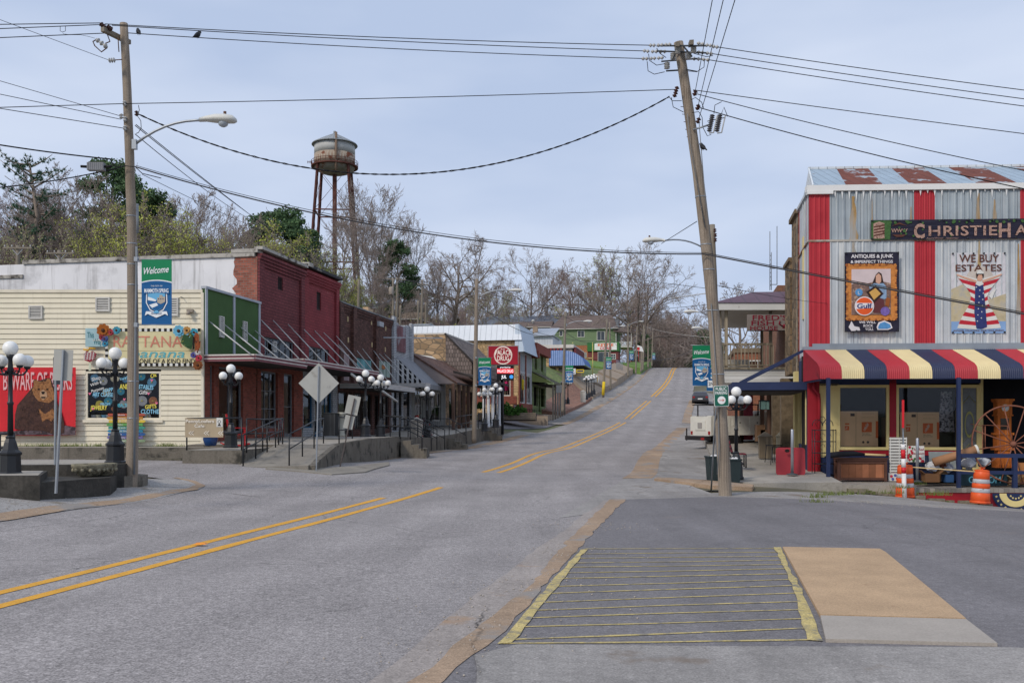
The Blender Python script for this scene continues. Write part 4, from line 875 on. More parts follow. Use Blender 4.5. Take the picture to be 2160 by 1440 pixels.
ALUM = mat('aluminium_fascia',(190,192,192),tex='hplanks',tp=(.09,1),v=.06,rough=.5)
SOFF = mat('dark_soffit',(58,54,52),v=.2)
FA = Fr((428-CXP)/FPX*34,34,0);LB = Fr(FA.x,FA.y,math.atan2(1,.18))
# --- cream clapboard shop
cs = thing('clapboard_shop','cream clapboard shop with a green front board and a painted display window','shop',fr=FA,zb=.9)
ux = lambda px: (px-428)*34/2000;zy = lambda py,D=34: CZ-(py-HZ)/2000*D
m = MB();n = 30;U0 = -13.5;z0,z1 = .98,6.47;wx0,wx1,wz0,wz1 = ux(181),ux(340),zy(885),zy(783)
for i in range(n):
    a,b = z0+(z1-z0)*i/n,z0+(z1-z0)*(i+1)/n;segs = [(U0,-.0)]
    if b > wz0 and a < wz1: segs = [(U0,wx0),(wx1,0)]
    for s0,s1 in segs:
        m.quad((s0,-.03,a),(s1,-.03,a),(s1,0,b),(s0,0,b),0);m.quad((s0,0,a),(s1,0,a),(s1,-.03,a),(s0,-.03,a),1)
part(m,'siding',[CREAM,mat('siding_shadow_gap',(150,138,112))],cs)
m = MB();m.box(U0,.0,-.05,.15,6.47,6.58);m.box(-.06,.04,-.05,.06,.98,6.47);part(m,'trim',[mat('cream_trim',(222,214,194))],cs)
m = MB()
pts = [FA.loc(LB.w(u,o,0)) for u,o in ((0.02,.05),(4.4,.05),(4.4,5))]+[Vector((U0,6.0,0)),Vector((U0,.1,0)),Vector((0,.1,0))]
m.add([(p[0],p[1],6.42) for p in pts],[tuple(range(len(pts)))],0);m.box(U0-.05,U0,.1,6,.9,6.42);part(m,'roof',[mat('flat_roof',(80,80,80))],cs)
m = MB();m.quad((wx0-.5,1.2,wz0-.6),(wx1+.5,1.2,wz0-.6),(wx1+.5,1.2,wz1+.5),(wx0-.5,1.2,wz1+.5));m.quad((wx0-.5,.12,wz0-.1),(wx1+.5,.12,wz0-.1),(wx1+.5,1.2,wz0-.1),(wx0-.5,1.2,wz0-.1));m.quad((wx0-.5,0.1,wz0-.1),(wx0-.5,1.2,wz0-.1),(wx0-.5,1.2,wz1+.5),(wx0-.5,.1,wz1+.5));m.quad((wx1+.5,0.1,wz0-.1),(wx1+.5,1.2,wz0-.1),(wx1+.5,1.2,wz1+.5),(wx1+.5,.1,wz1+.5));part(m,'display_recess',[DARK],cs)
for a,b,c,d in ((62,91,645,673),(203,233,627,657),(350,377,628,667)): louver(cs,ux(a),ux(b),zy(d),zy(c),-.08)
w = window(cs,wx0,wx1,wz0,wz1,.02,1,1,mat('cream_trim'),.07)
m = MB();m.box(wx0-.08,wx1+.08,-.09,.0,wz0-.1,wz0);part(m,'sill',[mat('cream_trim')],w)
# painted lettering and paper fans in the display window
def col(n,c): return mat(n,c,v=.06,rough=.7)
PAPER = [col('paper_teal',(84,186,206)),col('paper_cream',(240,230,200)),col('paper_pink',(226,116,146)),col('paper_yellow',(236,222,96)),col('paper_sky',(140,200,228)),col('paper_white',(214,214,212)),col('paper_orange',(214,150,96))]
for (x,y,r,k) in ((197,797,9,4),(215,803,9,5),(240,796,10,1),(222,827,9,1),(199,832,7,4),(208,853,9,3),(226,846,9,0),(262,800,7,4),(296,793,9,0),(318,806,10,4),(258,852,9,5),(297,845,11,5),(321,845,9,6),(253,825,8,0),(310,824,7,5),(285,862,6,2),(309,878,7,5),(237,862,5,6)):
    fan = MB();c = (ux(x),.09+.015*(k % 3),zy(y));R_ = r*.017;nn = 18
    for i in range(nn):
        a0,a1 = 2*math.pi*i/nn,2*math.pi*(i+1)/nn;am = (a0+a1)/2
        P = lambda a,q,yy: (c[0]+R_*q*math.cos(a),c[1]+yy,c[2]+R_*q*math.sin(a))
        fan.tri(P(am,1,-.02),P(a0,.97,.01),c,k);fan.tri(P(a1,.97,.01),P(am,1,-.02),c,k)
    fan.disc(c[0],c[2],R_*.16,c[1]-.03,c[1],3 if k != 3 else 2,8);part(fan,'paper_fan',PAPER,cs)
wr = MB()
for tx,x,y,h,k,sh,ro,wd_ in (('Shop',203,801,7,5,.2,.3,20),('With a',203,811,6,5,.2,.35,24),('Purpose',206,824,6,5,.2,.3,28),('HAPPY',231,826,8,4,0,.15,26),('ART CLASSES',218,836,8,4,0,-.03,46),('JEWELRY',208,864,9,3,.1,0,36),
                          ('LOVE',262,800,8,4,0,.1,18),('AND',262,820,10,3,0,0,20),('VEGETABLES',300,820,9,4,0,-.06,46),('Gifts',302,831,8,5,.2,0,18),('GIFTS',318,861,8,3,0,.1,24),('CLOTHES',318,872,9,4,.1,0,42),('FROM',222,855,6,4,0,0,20),('HEALTH',258,858,7,0,0,0,26),('Ok',325,795,8,3,.3,.3,14)):
    wr.text(tx,ux(x),zy(y),w=wd_*.017,h=h*.017,y=.012,mt=k,shear=sh,rot=ro,off=.016)
for x,y in ((189,830),(313,830),(320,802),(330,850),(196,862),(262,842)):
    wr.plate([(ux(x)+a*.05,zy(y)+b*.05) for a,b in ((0,-1),(1,.3),(.7,.9),(0,.5),(-.7,.9),(-1,.3))],.008,.012,2)
part(wr,'window_writing',PAPER,w)
pt = MB()
for i,x in enumerate((190,200,212,222)): pt.lathe([(.07,0),(.1,.16)],10,i % 3,(ux(x),.3,wz0+.02))
part(pt,'flower_pots',[PAPER[5],PAPER[1],PAPER[4]],cs)
m = MB();m.cb((ux(403),-.09,zy(656)),(.22,.14,.1));m.lathe([(.07,-.12),(.06,.0)],8,0,(ux(401),-.2,zy(658)));part(m,'flood_light',[mat('lamp_grey',(150,140,128))],cs)
# green board over the street front
m = MB();gz0,gz1 = 4.24,6.62;gu = LB.U(543);m.box(-.0,gu,-.09,.05,gz0,gz1,0)
for u in (0,LB.U(487),gu-.1): m.box(u-.02,u+.12,-.13,-.09,gz0,gz1,1)
m.box(-.03,gu+.06,-.15,.06,gz1,gz1+.09,1);conv(m,LB,FA);g = part(m,'front_board',[GREEN,mat('silver_trim',(170,176,184),rough=.5)],cs)
for a,b,y0_,y1_ in ((457,466,666,711),(507,515,677,719)): louver(cs,LB.U(a),LB.U(b),LB.Z(a,y1_),LB.Z(a,y0_),-.15,9,cv=(LB,FA))
# ground floor under the canopy
def ground_floor(parent,u0,u1,z0,z1,ops,wm=BRICKS,fm=None,cv=None,spec=None,ztop=None,rv=None):
    m = MB();wallq(m,u0,u1,z0,z1,ops,0,.22,0);
    if cv: conv(m,*cv)
    part(m,'shopfront_wall',[wm],parent)
    for i,(a,b,c,d) in enumerate(ops):
        k = (spec or {}).get(i,(2,1,False));q = random.Random(int(a*31)+i)
        for j in range(0 if k[2] else 5):
            e = MB();x = q.uniform(a+.1,b-.3);w_ = q.uniform(.15,.4);z_ = c+q.uniform(0,.5);h_ = q.uniform(.3,1.1);e.box(x,min(x+w_,b-.05),.45+.1*j,.5+.1*j,z_,min(z_+h_,d-.2))
            if cv: conv(e,*cv)
            cc = q.choice(((170,164,150),(150,110,96),(110,130,142),(186,178,160),(140,60,60),(90,104,84)));part(e,'display_board',[mat('display_%d' % cc[0],cc,v=.2,sc=6)],parent)
        window(parent,a,b,c,d,.14,k[0],k[1],fm,.06,.035,door=k[2],cv=cv)
c_ = (LB,FA);U = LB.U
ground_floor(cs,0.02,4.3,.98,4.2,[(U(443),U(452),1.05,3.9),(U(462),U(513),1.45,3.9)],cv=c_,spec={0: (1,1,True),1: (2,1,False)},fm=mat('grey_frame',(120,122,126)))
m = MB();m.box(.02,4.35,.22,.3,4.2,6.4,0);m.quad((.1,1.6,.98),(4.3,1.6,.98),(4.3,1.6,4.2),(.1,1.6,4.2));m.quad((.02,.22,3.95),(4.35,.22,3.95),(4.35,1.6,3.95),(.02,1.6,3.95));conv(m,*c_);part(m,'interior',[DARK],cs)
def canopy(parent,u0,u1,z,w=2.0,th=.19,fm=None,cv=None,rods=()):
    m = MB();m.box(u0,u1,-w,-.02,z-.05,z+th-.06,1);m.box(u0-.02,u1+.02,-w-.04,-w,z-.06,z+th,0);m.box(u0-.05,u1+.02,-w-.06,-w-.04,z+th-.05,z+th,2);m.box(u0-.05,u1+.02,-w-.06,-w-.04,z+.02,z+.06,2);m.box(u0-.06,u0-.04,-w,-.02,z+th-.05,z+th,2);m.box(u0-.06,u0-.04,-w,-.02,z+.02,z+.06,2);m.box(u0-.04,u0,-w,-.02,z-.06,z+th,0);m.box(u1,u1+.04,-w,-.02,z-.06,z+th,0)
    if cv: conv(m,*cv)
    c = part(m,'canopy',[fm or CANR,SOFF,mat('fascia_white',(206,200,194))],parent)
    for (x0,y0,x1,y1) in rods:
        k = MB();a = LB.P(400+x0*.361,500+y0*.361);b = LB.P(400+x1*.361,500+y1*.361,-w+.05);b.z = max(b.z,z+th-.02);k.tube([a,b],.024,6);
        if cv: conv(k,*cv)
        part(k,'tie_rod',[mat('pale_rod',(196,196,194),rough=.5)],c)
    return c
canopy(cs,.0,U(645,-2),4.06,cv=c_,rods=((105,485,355,698),(195,505,435,710),(290,520,520,722),(372,540,598,735)))
# --- red brick corner shops
rb = thing('red_brick_shop','dark red brick corner shop with a long whitewashed side wall','shop',fr=LB,zb=.9)
u0,u1 = gu,U(639);zt = 8.82
def redfront(root,u0,u1,zt,wm,vent,tr,side=False):
    m = MB();ops = [tr,vent];wallq(m,u0,u1,4.2,zt,ops,0,.2,0)
    m.box(u0,u0+.45,-.1,0,4.3,zt-.5);m.box(u1-.4,u1,-.1,0,4.3,zt-.5)
    for i in range(4): m.box(u0,u1,-.06-.05*i,0,zt-.62+.12*i,zt-.5+.12*i-.002)
    part(m,'brick_front',[wm],root)
    louver(root,*vent,.05,8,mat('dark_vent',(60,48,48)))
m = MB();redfront(rb,u0,u1,zt,DRED,(U(586),U(597),LB.Z(591,612),LB.Z(591,585)),(U(553),U(620),4.2,LB.Z(553,708)))
m = MB();body(m,u0+.01,u1-.0,.2,15,.9,4.3,0,1);body(m,u0+.01,u1,.2,15,4.3,zt-.35,0,1,.6);part(m,'body',[STUC,DARK],rb)
m = MB();r = random.Random(3);zz = zt-.28;o_end = 1.05
prof = [(0,.9),(0,zt-.28)];jag = [(1.0+r.uniform(-.12,.14),zt-.28-i*.18) for i in range(int((zt-.28-.9)/.18)+1)]
pp = [(0,.9),(0,zt-.28)]+jag;R90 = Matrix(((0,0,0,u0-.02),(1,0,0,0),(0,0,1,0),(0,0,0,1)))
m.add([(u0-.012,y,z) for y,z in pp],[tuple(range(len(pp)))[::-1]],0);part(m,'brick_corner',[REDBR],rb)
m = MB();m.quad((u0,15,.9),(u0,1.0,.9),(u0,1.0,zt-.28),(u0,15,zt-.28),0)
U55 = 11.0;m.quad((u0,28,.9),(u0,15,.9),(u0,15,zt-.28),(u0,28,zt-.85),0);part(m,'whitewashed_wall',[STUC],rb)
m = MB();m.box(u0-.08,u1,-.26,.1,zt,zt+.12,0);m.box(u0-.08,u0+.25,.1,10.6,zt-.28,zt-.12,0);m.box(u0-.06,u0+.2,10.6,29,zt-.86,zt-.72,0);m.box(u0-.1,u0+.4,-.05,1.1,zt-.12,zt+.03,0);part(m,'coping',[COP],rb)
m = MB();m.box(u0,u0+.3,10.6,28,.9,zt-.86,0);part(m,'lower_side_wall',[STUC],rb)
window(rb,U(553),U(620),4.32,LB.Z(553,708),.1,5,1,mat('grey_frame'),.05);louver(rb,U(575),U(582),4.8,LB.Z(575,719),-.05,6)
ground_floor(rb,u0,u1,.95,4.2,[(U(551),U(586),1.6,3.95),(U(599),U(620),1.1,3.95)],spec={0: (3,3,False),1: (1,2,True)},fm=mat('grey_frame'))
rb2 = thing('red_brick_shop','brighter red brick shop, second from the corner, with a dark coping','shop',fr=LB,zb=.9)
u2 = U(712);zt = 8.9
redfront(rb2,u1,u2,zt,DRED2,(U(668),U(677),LB.Z(672,654),LB.Z(672,616)),(U(641),U(694),4.2,LB.Z(641,727)))
m = MB();body(m,u1,u2,.2,15,.9,zt-.2,0,1,.6);m.quad((u2,0,.9),(u2,15,.9),(u2,15,zt),(u2,0,zt),2);part(m,'body',[STUC,DARK,DRED],rb2)
m = MB();m.box(u1,u2+.05,-.26,.15,zt,zt+.13,0);m.box(u1,u1+.5,-.3,.2,zt+.02,zt+.2,1);part(m,'coping',[mat('dark_coping',(60,60,62),c2=(130,126,120),f2=.6),COP],rb2)
window(rb2,U(641),U(694),4.32,LB.Z(641,727),.1,4,1,mat('grey_frame'),.05)
ground_floor(rb2,u1,u2,1.0,4.2,[(U(640),U(662),1.6,3.95),(U(664),U(676),1.15,3.95),(U(678),U(702),1.6,3.95)],spec={0: (1,1,False),1: (1,1,True),2: (2,1,False)},fm=mat('blue_frame',(50,96,128)),wm=mat('white_painted_brick'))
canopy(rb2,u0+.0,U(797,-2),4.2,fm=CANR,rods=((408,475,637,718),(488,487,703,722),(575,510,783,738),(658,530,875,750),(730,547,935,762),(783,558,1000,768),(850,570,1030,780)))
# --- brown brick building
bb = thing('brown_brick_shop','dark brown brick shop with boarded upper windows in pink, teal and pale green','shop',fr=LB,zb=.9)
u3 = U(826);zt = 7.85
bo = [(U(712),U(738),4.0,LB.Z(712,742),'pink'),(U(748),U(784),4.4,LB.Z(748,753),'teal'),(U(795),U(824),4.5,LB.Z(795,758),'green')]
m = MB();wallq(m,u2,u3,1.0,zt,[b[:4] for b in bo]+[(U(714),U(733),1.2,3.4),(U(736),U(742),1.15,3.4),(U(748),U(784),1.5,3.4),(U(790),U(800),1.2,3.4),(U(804),U(820),1.5,3.4)],0,.2)
for px in (714,742,790): m.box(U(px)-.15,U(px)+.35,-.16,0,3.9,zt+.03)
for i in range(3): m.box(u2,u3,-.04-.04*i,0,zt-.4+.13*i,zt-.28+.13*i)
part(m,'brick_front',[DBR],bb)
m = MB();body(m,u2+.05,u3,.2,14,.9,zt-.3,0,1,1.2);part(m,'body',[DBR,DARK],bb)
m = MB();m.box(u2+.05,u3,-.16,.2,zt,zt+.07);part(m,'coping',[mat('grey_coping',(128,130,132))],bb)
for b,cc in zip(bo,((158,140,140),(104,156,160),(150,168,160))):
    m = MB();m.box(b[0],b[1],.03,.08,b[2],b[3]);part(m,'boarded_window',[mat('board_'+b[4],cc,tex='planks',tp=(.3,1),v=.15,c2=(120,112,108),f2=.62)],bb)
m = MB();m.box(U(806),U(812),-.01,.03,LB.Z(808,778),LB.Z(808,770));part(m,'plywood_patch',[mat('plywood',(168,110,66))],bb)
fg = mat('dark_frame',(54,50,50))
for a,b,c,d,dr,nx in ((U(714),U(733),1.2,3.4,0,1),(U(736),U(742),1.15,3.4,1,1),(U(748),U(784),1.5,3.4,0,3),(U(790),U(800),1.2,3.4,1,1),(U(804),U(820),1.5,3.4,0,1)): window(bb,a,b,c,d,.1,nx,1,fg,.07,door=bool(dr))
for px,py in ((733,673),(787,672),(783,680),(813,693),(734,717),(749,721),(784,727),(795,730),(812,737),(797,728)):
    m = MB();u = U(px);z = LB.Z(px,py);m.box(u-.06,u+.06,-.03,0,z-.13,z+.13);part(m,'wall_anchor',[mat('yellowed_anchor',(196,176,134))],bb)
m = MB();m.box(U(790),U(799),-.3,-.16,LB.Z(795,689),LB.Z(795,679));part(m,'utility_box',[mat('box_grey',(168,172,176))],bb)
m = MB();m.box(U(777),U(787),.0,.5,zt+.07,zt+.26);m.box(U(780),U(784),.1,.4,zt+.26,zt+.36);part(m,'chimney_cap',[mat('tan_cap',(186,160,130))],bb)
canopy(bb,U(712)+.3,U(874,-2),3.62,fm=ALUM,rods=((862,618,1010,800),(965,648,1130,850),(1010,652,1175,862),(1075,663,1225,868)))
for a,b in (((741,789),(775,814)),((806,824),(838,847))):
    m = MB();m.tube([LB.P(*a,-2.1),LB.P(*b,-2.1)],.06,6);part(m,'broken_gutter',[mat('white_trim')],bb)
# --- white painted brick shop with striped awning
wb = thing('white_brick_shop','narrow whitewashed brick shop with ragged top and black and white striped awning end','shop',fr=LB,zb=.9)
u4 = U(868);zt = 7.75
m = MB();wallq(m,u3,u4,1.2,zt,[(U(828),U(838),1.4,4.0),(U(841),U(848),1.35,4.0),(U(851),U(865),1.4,4.0)],0,.2)
for i in range(9): a = u3+(u4-u3)*i/9;m.box(a,a+(u4-u3)/9,0,.25,zt,zt+rnd.uniform(.05,.4)*(1 if i in (0,1,7,8) else .5))
m.box(u3,u3+.5,-.15,0,4.2,zt+.4);m.box(u4-.5,u4,-.15,0,4.2,zt+.35);part(m,'brick_front',[WBR],wb)
m = MB();body(m,u3,u4,.2,12,.9,zt-.2,0,1,1.2);part(m,'body',[WBR,DARK],wb)
for a,b,dr in ((828,838,0),(841,848,1),(851,865,0)): window(wb,U(a),U(b),1.4,4.0,.1,1,1,fg,.06,door=bool(dr))
m = MB();m.box(U(834),U(853),-.09,0,LB.Z(843,742),LB.Z(843,688));part(m,'faded_sign_board',[mat('faded_sign',(122,84,88),tex='planks',tp=(.5,1),c2=(150,150,156),f2=.52,w2=.1,sc2=1.2)],wb)
m = MB();m.tube([LB.P(809,712,-.6),LB.P(933,713,-1.2)],.035,6);part(m,'sign_bracket_pipe',[GALV],wb)
ua,ub = U(832),u4+1.4;za,zo,ow = 5.85,4.2,1.8
aw = MB();aw.quad((ua,-.02,za),(ua,-ow,zo),(ub,-ow,zo),(ub,-.02,za),0);aw.quad((ua,-ow,zo),(ua,-ow,zo-.3),(ub,-ow,zo-.3),(ub,-ow,zo),0)
aw.quad((ua,-.02,za-.03),(ub,-.02,za-.03),(ub,-ow,zo-.03),(ua,-ow,zo-.03),0)
ns = 12
for i in range(ns):
    o0,o1 = ow*i/ns,ow*(i+1)/ns;f = lambda o: za+(zo-za)*o/ow
    aw.quad((ua-.01,-o0,zo-.3),(ua-.01,-o1,zo-.3),(ua-.01,-o1,f(o1)),(ua-.01,-o0,f(o0)),1+i % 2)
part(aw,'awning',[mat('grey_canvas',(132,134,138),v=.1,tex='seams',tp=(.6,1)),mat('awning_black',(34,34,38)),mat('awning_white',(200,202,204))],wb)
canopy(wb,U(826)+.2,U(906,-2),4.0,fm=ALUM,rods=((1098,672,1262,880),(1135,680,1300,878),(1180,688,1340,872)))
# --- low shop with brown shingle porch
ps = thing('porch_shop','low grey shop under a brown shingle porch roof on wooden posts','shop',fr=LB,zb=1.0)
u5 = U(940)
m = MB();wallq(m,u4,u5,1.3,6.3,[(u4+.8,u4+2.6,2.0,4.0),(u4+3.2,u4+4.2,1.45,4.0),(u4+4.8,u4+7.4,2.0,4.0)],0,.2);part(m,'shopfront_wall',[mat('grey_green_wall',(138,140,136),tex='planks',tp=(.25,1))],ps)
for a,b,dr in ((.8,2.6,0),(3.2,4.2,1),(4.8,7.4,0)): window(ps,u4+a,u4+b,2.0 if not dr else 1.45,4.0,.1,2,2,mat('white_trim'),.07,door=bool(dr))
m = MB();body(m,u4,u5,.2,12,1.0,6.25,0,1,1.2);part(m,'body',[mat('grey_green_wall'),DARK],ps)
za,zo,ow,ua,ub = 6.28,4.4,2.95,u4+.1,u5-.2
SHING = mat('brown_shingles',(104,78,68),tex='tiles',tp=(.3,.14),tv=.3,v=.15)
m = MB();m.quad((ua,0,za),(ua,-ow,zo),(ub,-ow,zo),(ub,0,za),0);m.quad((ua,-ow,zo),(ua,-ow,zo-.12),(ub,-ow,zo-.12),(ub,-ow,zo),1);m.quad((ua,0,za-.14),(ub,0,za-.14),(ub,-ow,zo-.12),(ua,-ow,zo-.12),1)
m.add([(ua,0,za),(ua,0,za-.14),(ua,-ow,zo-.12),(ua,-ow,zo)],[(0,1,2,3)],0);rf = part(m,'porch_roof',[SHING,SOFF],ps)
m = MB();m.add([(ua+.06,-.02,za-.14),(ua+.06,-.02,zo-.05),(ua+.06,-ow+.05,zo-.05),(ua+.06,-ow+.05,zo-.12)],[(0,1,2,3)],0);m.add([(ua+.12,-.02,za-.14),(ua+.12,-.02,zo-.05),(ua+.12,-ow+.05,zo-.05),(ua+.12,-ow+.05,zo-.12)],[(3,2,1,0)],0);part(m,'gable_panel',[mat('beige_grey_panel',(150,138,134),v=.06)],ps)
for px,pz in ((960,1),(972,1),(982,1),(991,1)):
    u = U(px,-3.0);m = MB();m.box(u-.09,u+.09,-2.98,-2.8,1.0,zo-.1);part(m,'post',[mat('dark_wood',(98,76,64),tex='planks',tp=(.09,1))],ps)
# --- stone building with shingle mansard and white columns
sb = thing('stone_shop','rubble stone shop with a steep wooden shingle mansard and white porch columns','shop',fr=LB,zb=1.2)
u6 = u5+10.0;zt = 8.3
STONE = mat('rubble_stone',(168,140,108),tex='stone',tp=(.55,.32),tv=.35,tc=(110,98,82),v=.15,sc=.8)
WSH = mat('weathered_wood_shingles',(120,108,102),tex='tiles',tp=(.2,.3),tv=.3,v=.2,st=.5,stc=(70,62,58))
m = MB();m.quad((u5,14,1),(u5,0,1),(u5,0,zt),(u5,14,zt));m.quad((u6,0,1),(u6,14,1),(u6,14,zt),(u6,0,zt));m.quad((u5,0,zt),(u6,0,zt),(u6,14,zt),(u5,14,zt));wallq(m,u5,u6,1.4,zt,[(u5+1,u5+3.4,2.1,4.4),(u5+4.3,u5+5.3,1.6,4.4),(u5+6,u5+9,2.1,4.4)],0,.2);part(m,'stone_wall',[STONE],sb)
m = MB();m.box(u5,u6,-.02,14.1,zt,zt+.1);part(m,'coping',[mat('white_coping',(196,192,184))],sb)
m = MB();pp = [(.3,4.2),(5.1,4.2),(5.15,7.0),(4.4,7.05),(2.5,6.9),(1.0,6.7),(.25,6.2)];m.add([(u5-.04,y,z) for y,z in pp],[tuple(range(len(pp)))],0);part(m,'white_render_patch',[mat('white_render',(214,212,208),v=.06,bump=.4,bsc=3)],sb)
for a,b,dr in ((1,3.4,0),(4.3,5.3,1),(6,9,0)): window(sb,u5+a,u5+b,2.1 if not dr else 1.6,4.4,.1,2,1,fg,.07,door=bool(dr))
m = MB();m.quad((u5+.02,.9,1.2),(u6,.9,1.2),(u6,.9,4.6),(u5+.02,.9,4.6));part(m,'interior',[DARK],sb)
ow = 2.05
m = MB();m.quad((u5-.05,.05,zt+.05),(u5-.05,-ow,6.25),(u6,-ow,6.25),(u6,.05,zt+.05),0);m.quad((u5-.05,-ow,6.25),(u5-.05,-ow,5.35),(u6,-ow,5.35),(u6,-ow,6.25),0)
m.quad((u5-.05,.05,zt-.12),(u6,.05,zt-.12),(u6,-ow+.05,6.1),(u5-.05,-ow+.05,6.1),1);m.quad((u5,-ow,5.35),(u5,0,5.35),(u6,0,5.35),(u6,-ow,5.35),1)
m.add([(u5-.02,0,zt-.05),(u5-.02,0,5.35),(u5-.02,-ow+.1,5.35),(u5-.02,-ow+.1,6.2)],[(0,1,2,3)],2);m.beam((u5-.06,.05,zt+.05),(u5-.06,-ow,6.25),.1,.12,1);part(m,'mansard',[WSH,SOFF,WSH],sb)
r0,r1 = U(1033,-4.2)-1.5,U(1058,-4.2)+1.2
m = MB();m.quad((r0,-ow-.02,5.3),(r0,-4.5,4.65),(r1,-4.5,4.65),(r1,-ow-.02,5.3),0);m.quad((r0,-4.5,4.65),(r0,-4.5,4.5),(r1,-4.5,4.5),(r1,-4.5,4.65),1);m.quad((r0,-ow-.02,5.15),(r1,-ow-.02,5.15),(r1,-4.5,4.5),(r0,-4.5,4.5),1);m.add([(r0,-ow,5.3),(r0,-ow,5.15),(r0,-4.5,4.5),(r0,-4.5,4.65)],[(0,1,2,3)],1);part(m,'porch_roof',[mat('dark_worn_shingles',(84,76,72),tex='tiles',tp=(.25,.2),tv=.3),SOFF],sb)
for px in (1021,1030,1039,1046,1053):
    u = U(px,-4.25);zb_ = swz(0,LB.D(u,-4.2));m = MB();m.lathe([(.13,zb_),(.13,zb_+.12),(.105,zb_+.14),(.095,4.4),(.13,4.45),(.13,4.56)],10,0,(u,-4.25,0));part(m,'column',[mat('white_column',(214,216,218),v=.03)],sb)
# --- decorations on the cream wall
def solo_at(mb,name,mats,label,cat,px,py,D,group=None,rz=0,parts=()):
    t = thing(name,label,cat,W(px,py,D),rz,group);part(mb,parts[0] if parts else 'panel',mats,t);return t
WD = 33.86;sx = 17e-3*33.86/34
def wl(px,c): return (px-c)*WD/2000
# painted board sign
t = thing('painted_sign','long yellow board sign with checkered edge, red and blue lettering, on the cream wall','sign',W(322,772,WD));X = lambda px: wl(px,322);Z = lambda py: -(py-772)*WD/2000
m = MB();m.box(X(222),X(423),0,.05,Z(772),Z(692),0)
for row in range(2):
    for i in range(34):
        x = X(222)+(X(423)-X(222))*i/34;w_ = (X(423)-X(222))/34;zz0 = Z(772) if row == 0 else Z(699)
        m.box(x,x+w_,-.008,0,zz0,zz0+.11,1+(i+row) % 2)
for i in range(11): m.box(X(222),X(222)+.1,-.008,0,Z(765)+.1*i,Z(765)+.1*i+.1,1+i % 2)
for zz in (Z(740),Z(722)): m.box(X(224),X(423),-.004,0,zz-.006,zz+.006,4)
part(m,'board',[mat('yellowed_board',(212,202,158),v=.12,sc=2),mat('check_black',(36,36,36)),mat('check_white',(214,214,208)),DARK,mat('board_gap',(150,138,100))],t)
m = MB();m.text('RATTANA',X(312),Z(732),w=2.45,h=.4,y=-.012,mt=0,off=0);m.text('banana',X(332),Z(754),w=1.95,h=.3,y=-.012,mt=1,shear=.25,off=.006);m.text('ANTIQUE & ONE OF A KIND FINDS',X(322),Z(766),w=3.2,h=.16,y=-.012,mt=2,off=.008,shear=.05);part(m,'lettering',[mat('coral_paint',(206,132,112)),mat('turquoise_paint',(98,172,180)),mat('dark_paint',(56,50,52))],t)
t = thing('arrow_sign','small pale blue board reading This Way with an arrow, on the cream wall','sign',W(204,732,WD));X = lambda px: wl(px,204);Z = lambda py: -(py-732)*WD/2000
m = MB();m.box(X(180),X(226),0,.04,Z(731),Z(692),0);m.text("This",X(191),Z(712),w=.24,h=.2,y=-.006,mt=1,off=.012);m.text("Way",X(206),Z(726),w=.3,h=.2,y=-.006,mt=1,off=.012)
m.plate([(X(196),Z(719)),(X(196),Z(716)),(X(212),Z(716)),(X(212),Z(709)),(X(221),Z(718)),(X(212),Z(728)),(X(212),Z(720))],-.005,-.001,2);part(m,'board',[mat('pale_blue_board',(160,190,196),v=.12),mat('teal_letters',(60,120,128)),mat('white_trim')],t)
def flower(px,py,r,c,label,D=33.75,cc=(80,50,34),n=9):
    t = thing('metal_flower',label,'wall flower',W(px,py,D),0,'painted metal flowers round the board sign');R_ = r*D/2000;m = MB()
    for ring_,(ro,k) in enumerate(((1,n),(.66,n))):
        for i in range(k):
            a = 2*math.pi*(i+.5*ring_)/k;ca,sa = math.cos(a),math.sin(a);y = -.03-.03*ring_;q = []
            for (u,v) in ((.15,0),(.55,.3),(.85,.26),(1.0,0),(.85,-.26),(.55,-.3)): q.append((R_*ro*(u*ca-v*sa),y-.02*u,R_*ro*(u*sa+v*ca)))
            m.add(q,[(5,4,3,2,1,0)],0)
    part(m,'petals',[mat('petal_%d_%d_%d' % c,c,v=.15,sc=8)],t)
    m = MB();m.ball((0,-.07,0),R_*.28,0,10,6);part(m,'flower_centre',[mat('centre_%d' % cc[0],cc)],t)
for a in ((219,697,15,(160,92,36),'large rusty orange sunflower at the left top of the board sign'),(247,697,9,(70,150,172),'teal flower right of the big orange sunflower'),(235,701,7,(170,60,70),'small red flower tucked beside the teal one'),
          (222,715,8,(70,86,140),'indigo flower under the orange sunflower'),(216,711,7,(150,44,60),'crimson flower under the orange sunflower'),(223,725,7,(64,142,172),'low teal flower under the indigo one'),(378,698,13,(108,176,204),'large sky blue flower near the right top of the board sign'),
          (395,697,9,(186,140,78),'tan flower between two blue ones'),(410,701,9,(60,152,176),'teal flower at the right top corner of the board sign'),(399,708,7,(140,190,210),'small pale blue flower under the tan one'),(409,749,7,(84,84,150),'violet flower low on the right edge of the board sign'),
          (420,755,8,(186,60,76),'red flower low on the right edge of the board sign'),(418,743,7,(210,208,204),'white flower above the red one on the right edge'),(418,770,11,(128,76,40),'brown sunflower at the bottom right of the board sign')): flower(*a[:5])
t = thing('metal_butterfly','green and brown metal butterfly at the right end of the board sign','wall ornament',W(409,722,33.72));m = MB();k = 17e-3
for s_,c in ((-1,0),(1,1)):
    m.add([(s_*.02,-.02,0),(s_*.18,-.06,.3),(s_*.05 if s_ > 0 else -.05,-.05,.36),(0,-.02,.1)],[(0,1,2,3)],c);m.add([(s_*.02,-.02,0),(s_*.26,-.05,.05),(s_*.24,-.06,-.2),(s_*.08,-.03,-.25)],[(0,1,2,3)],c)
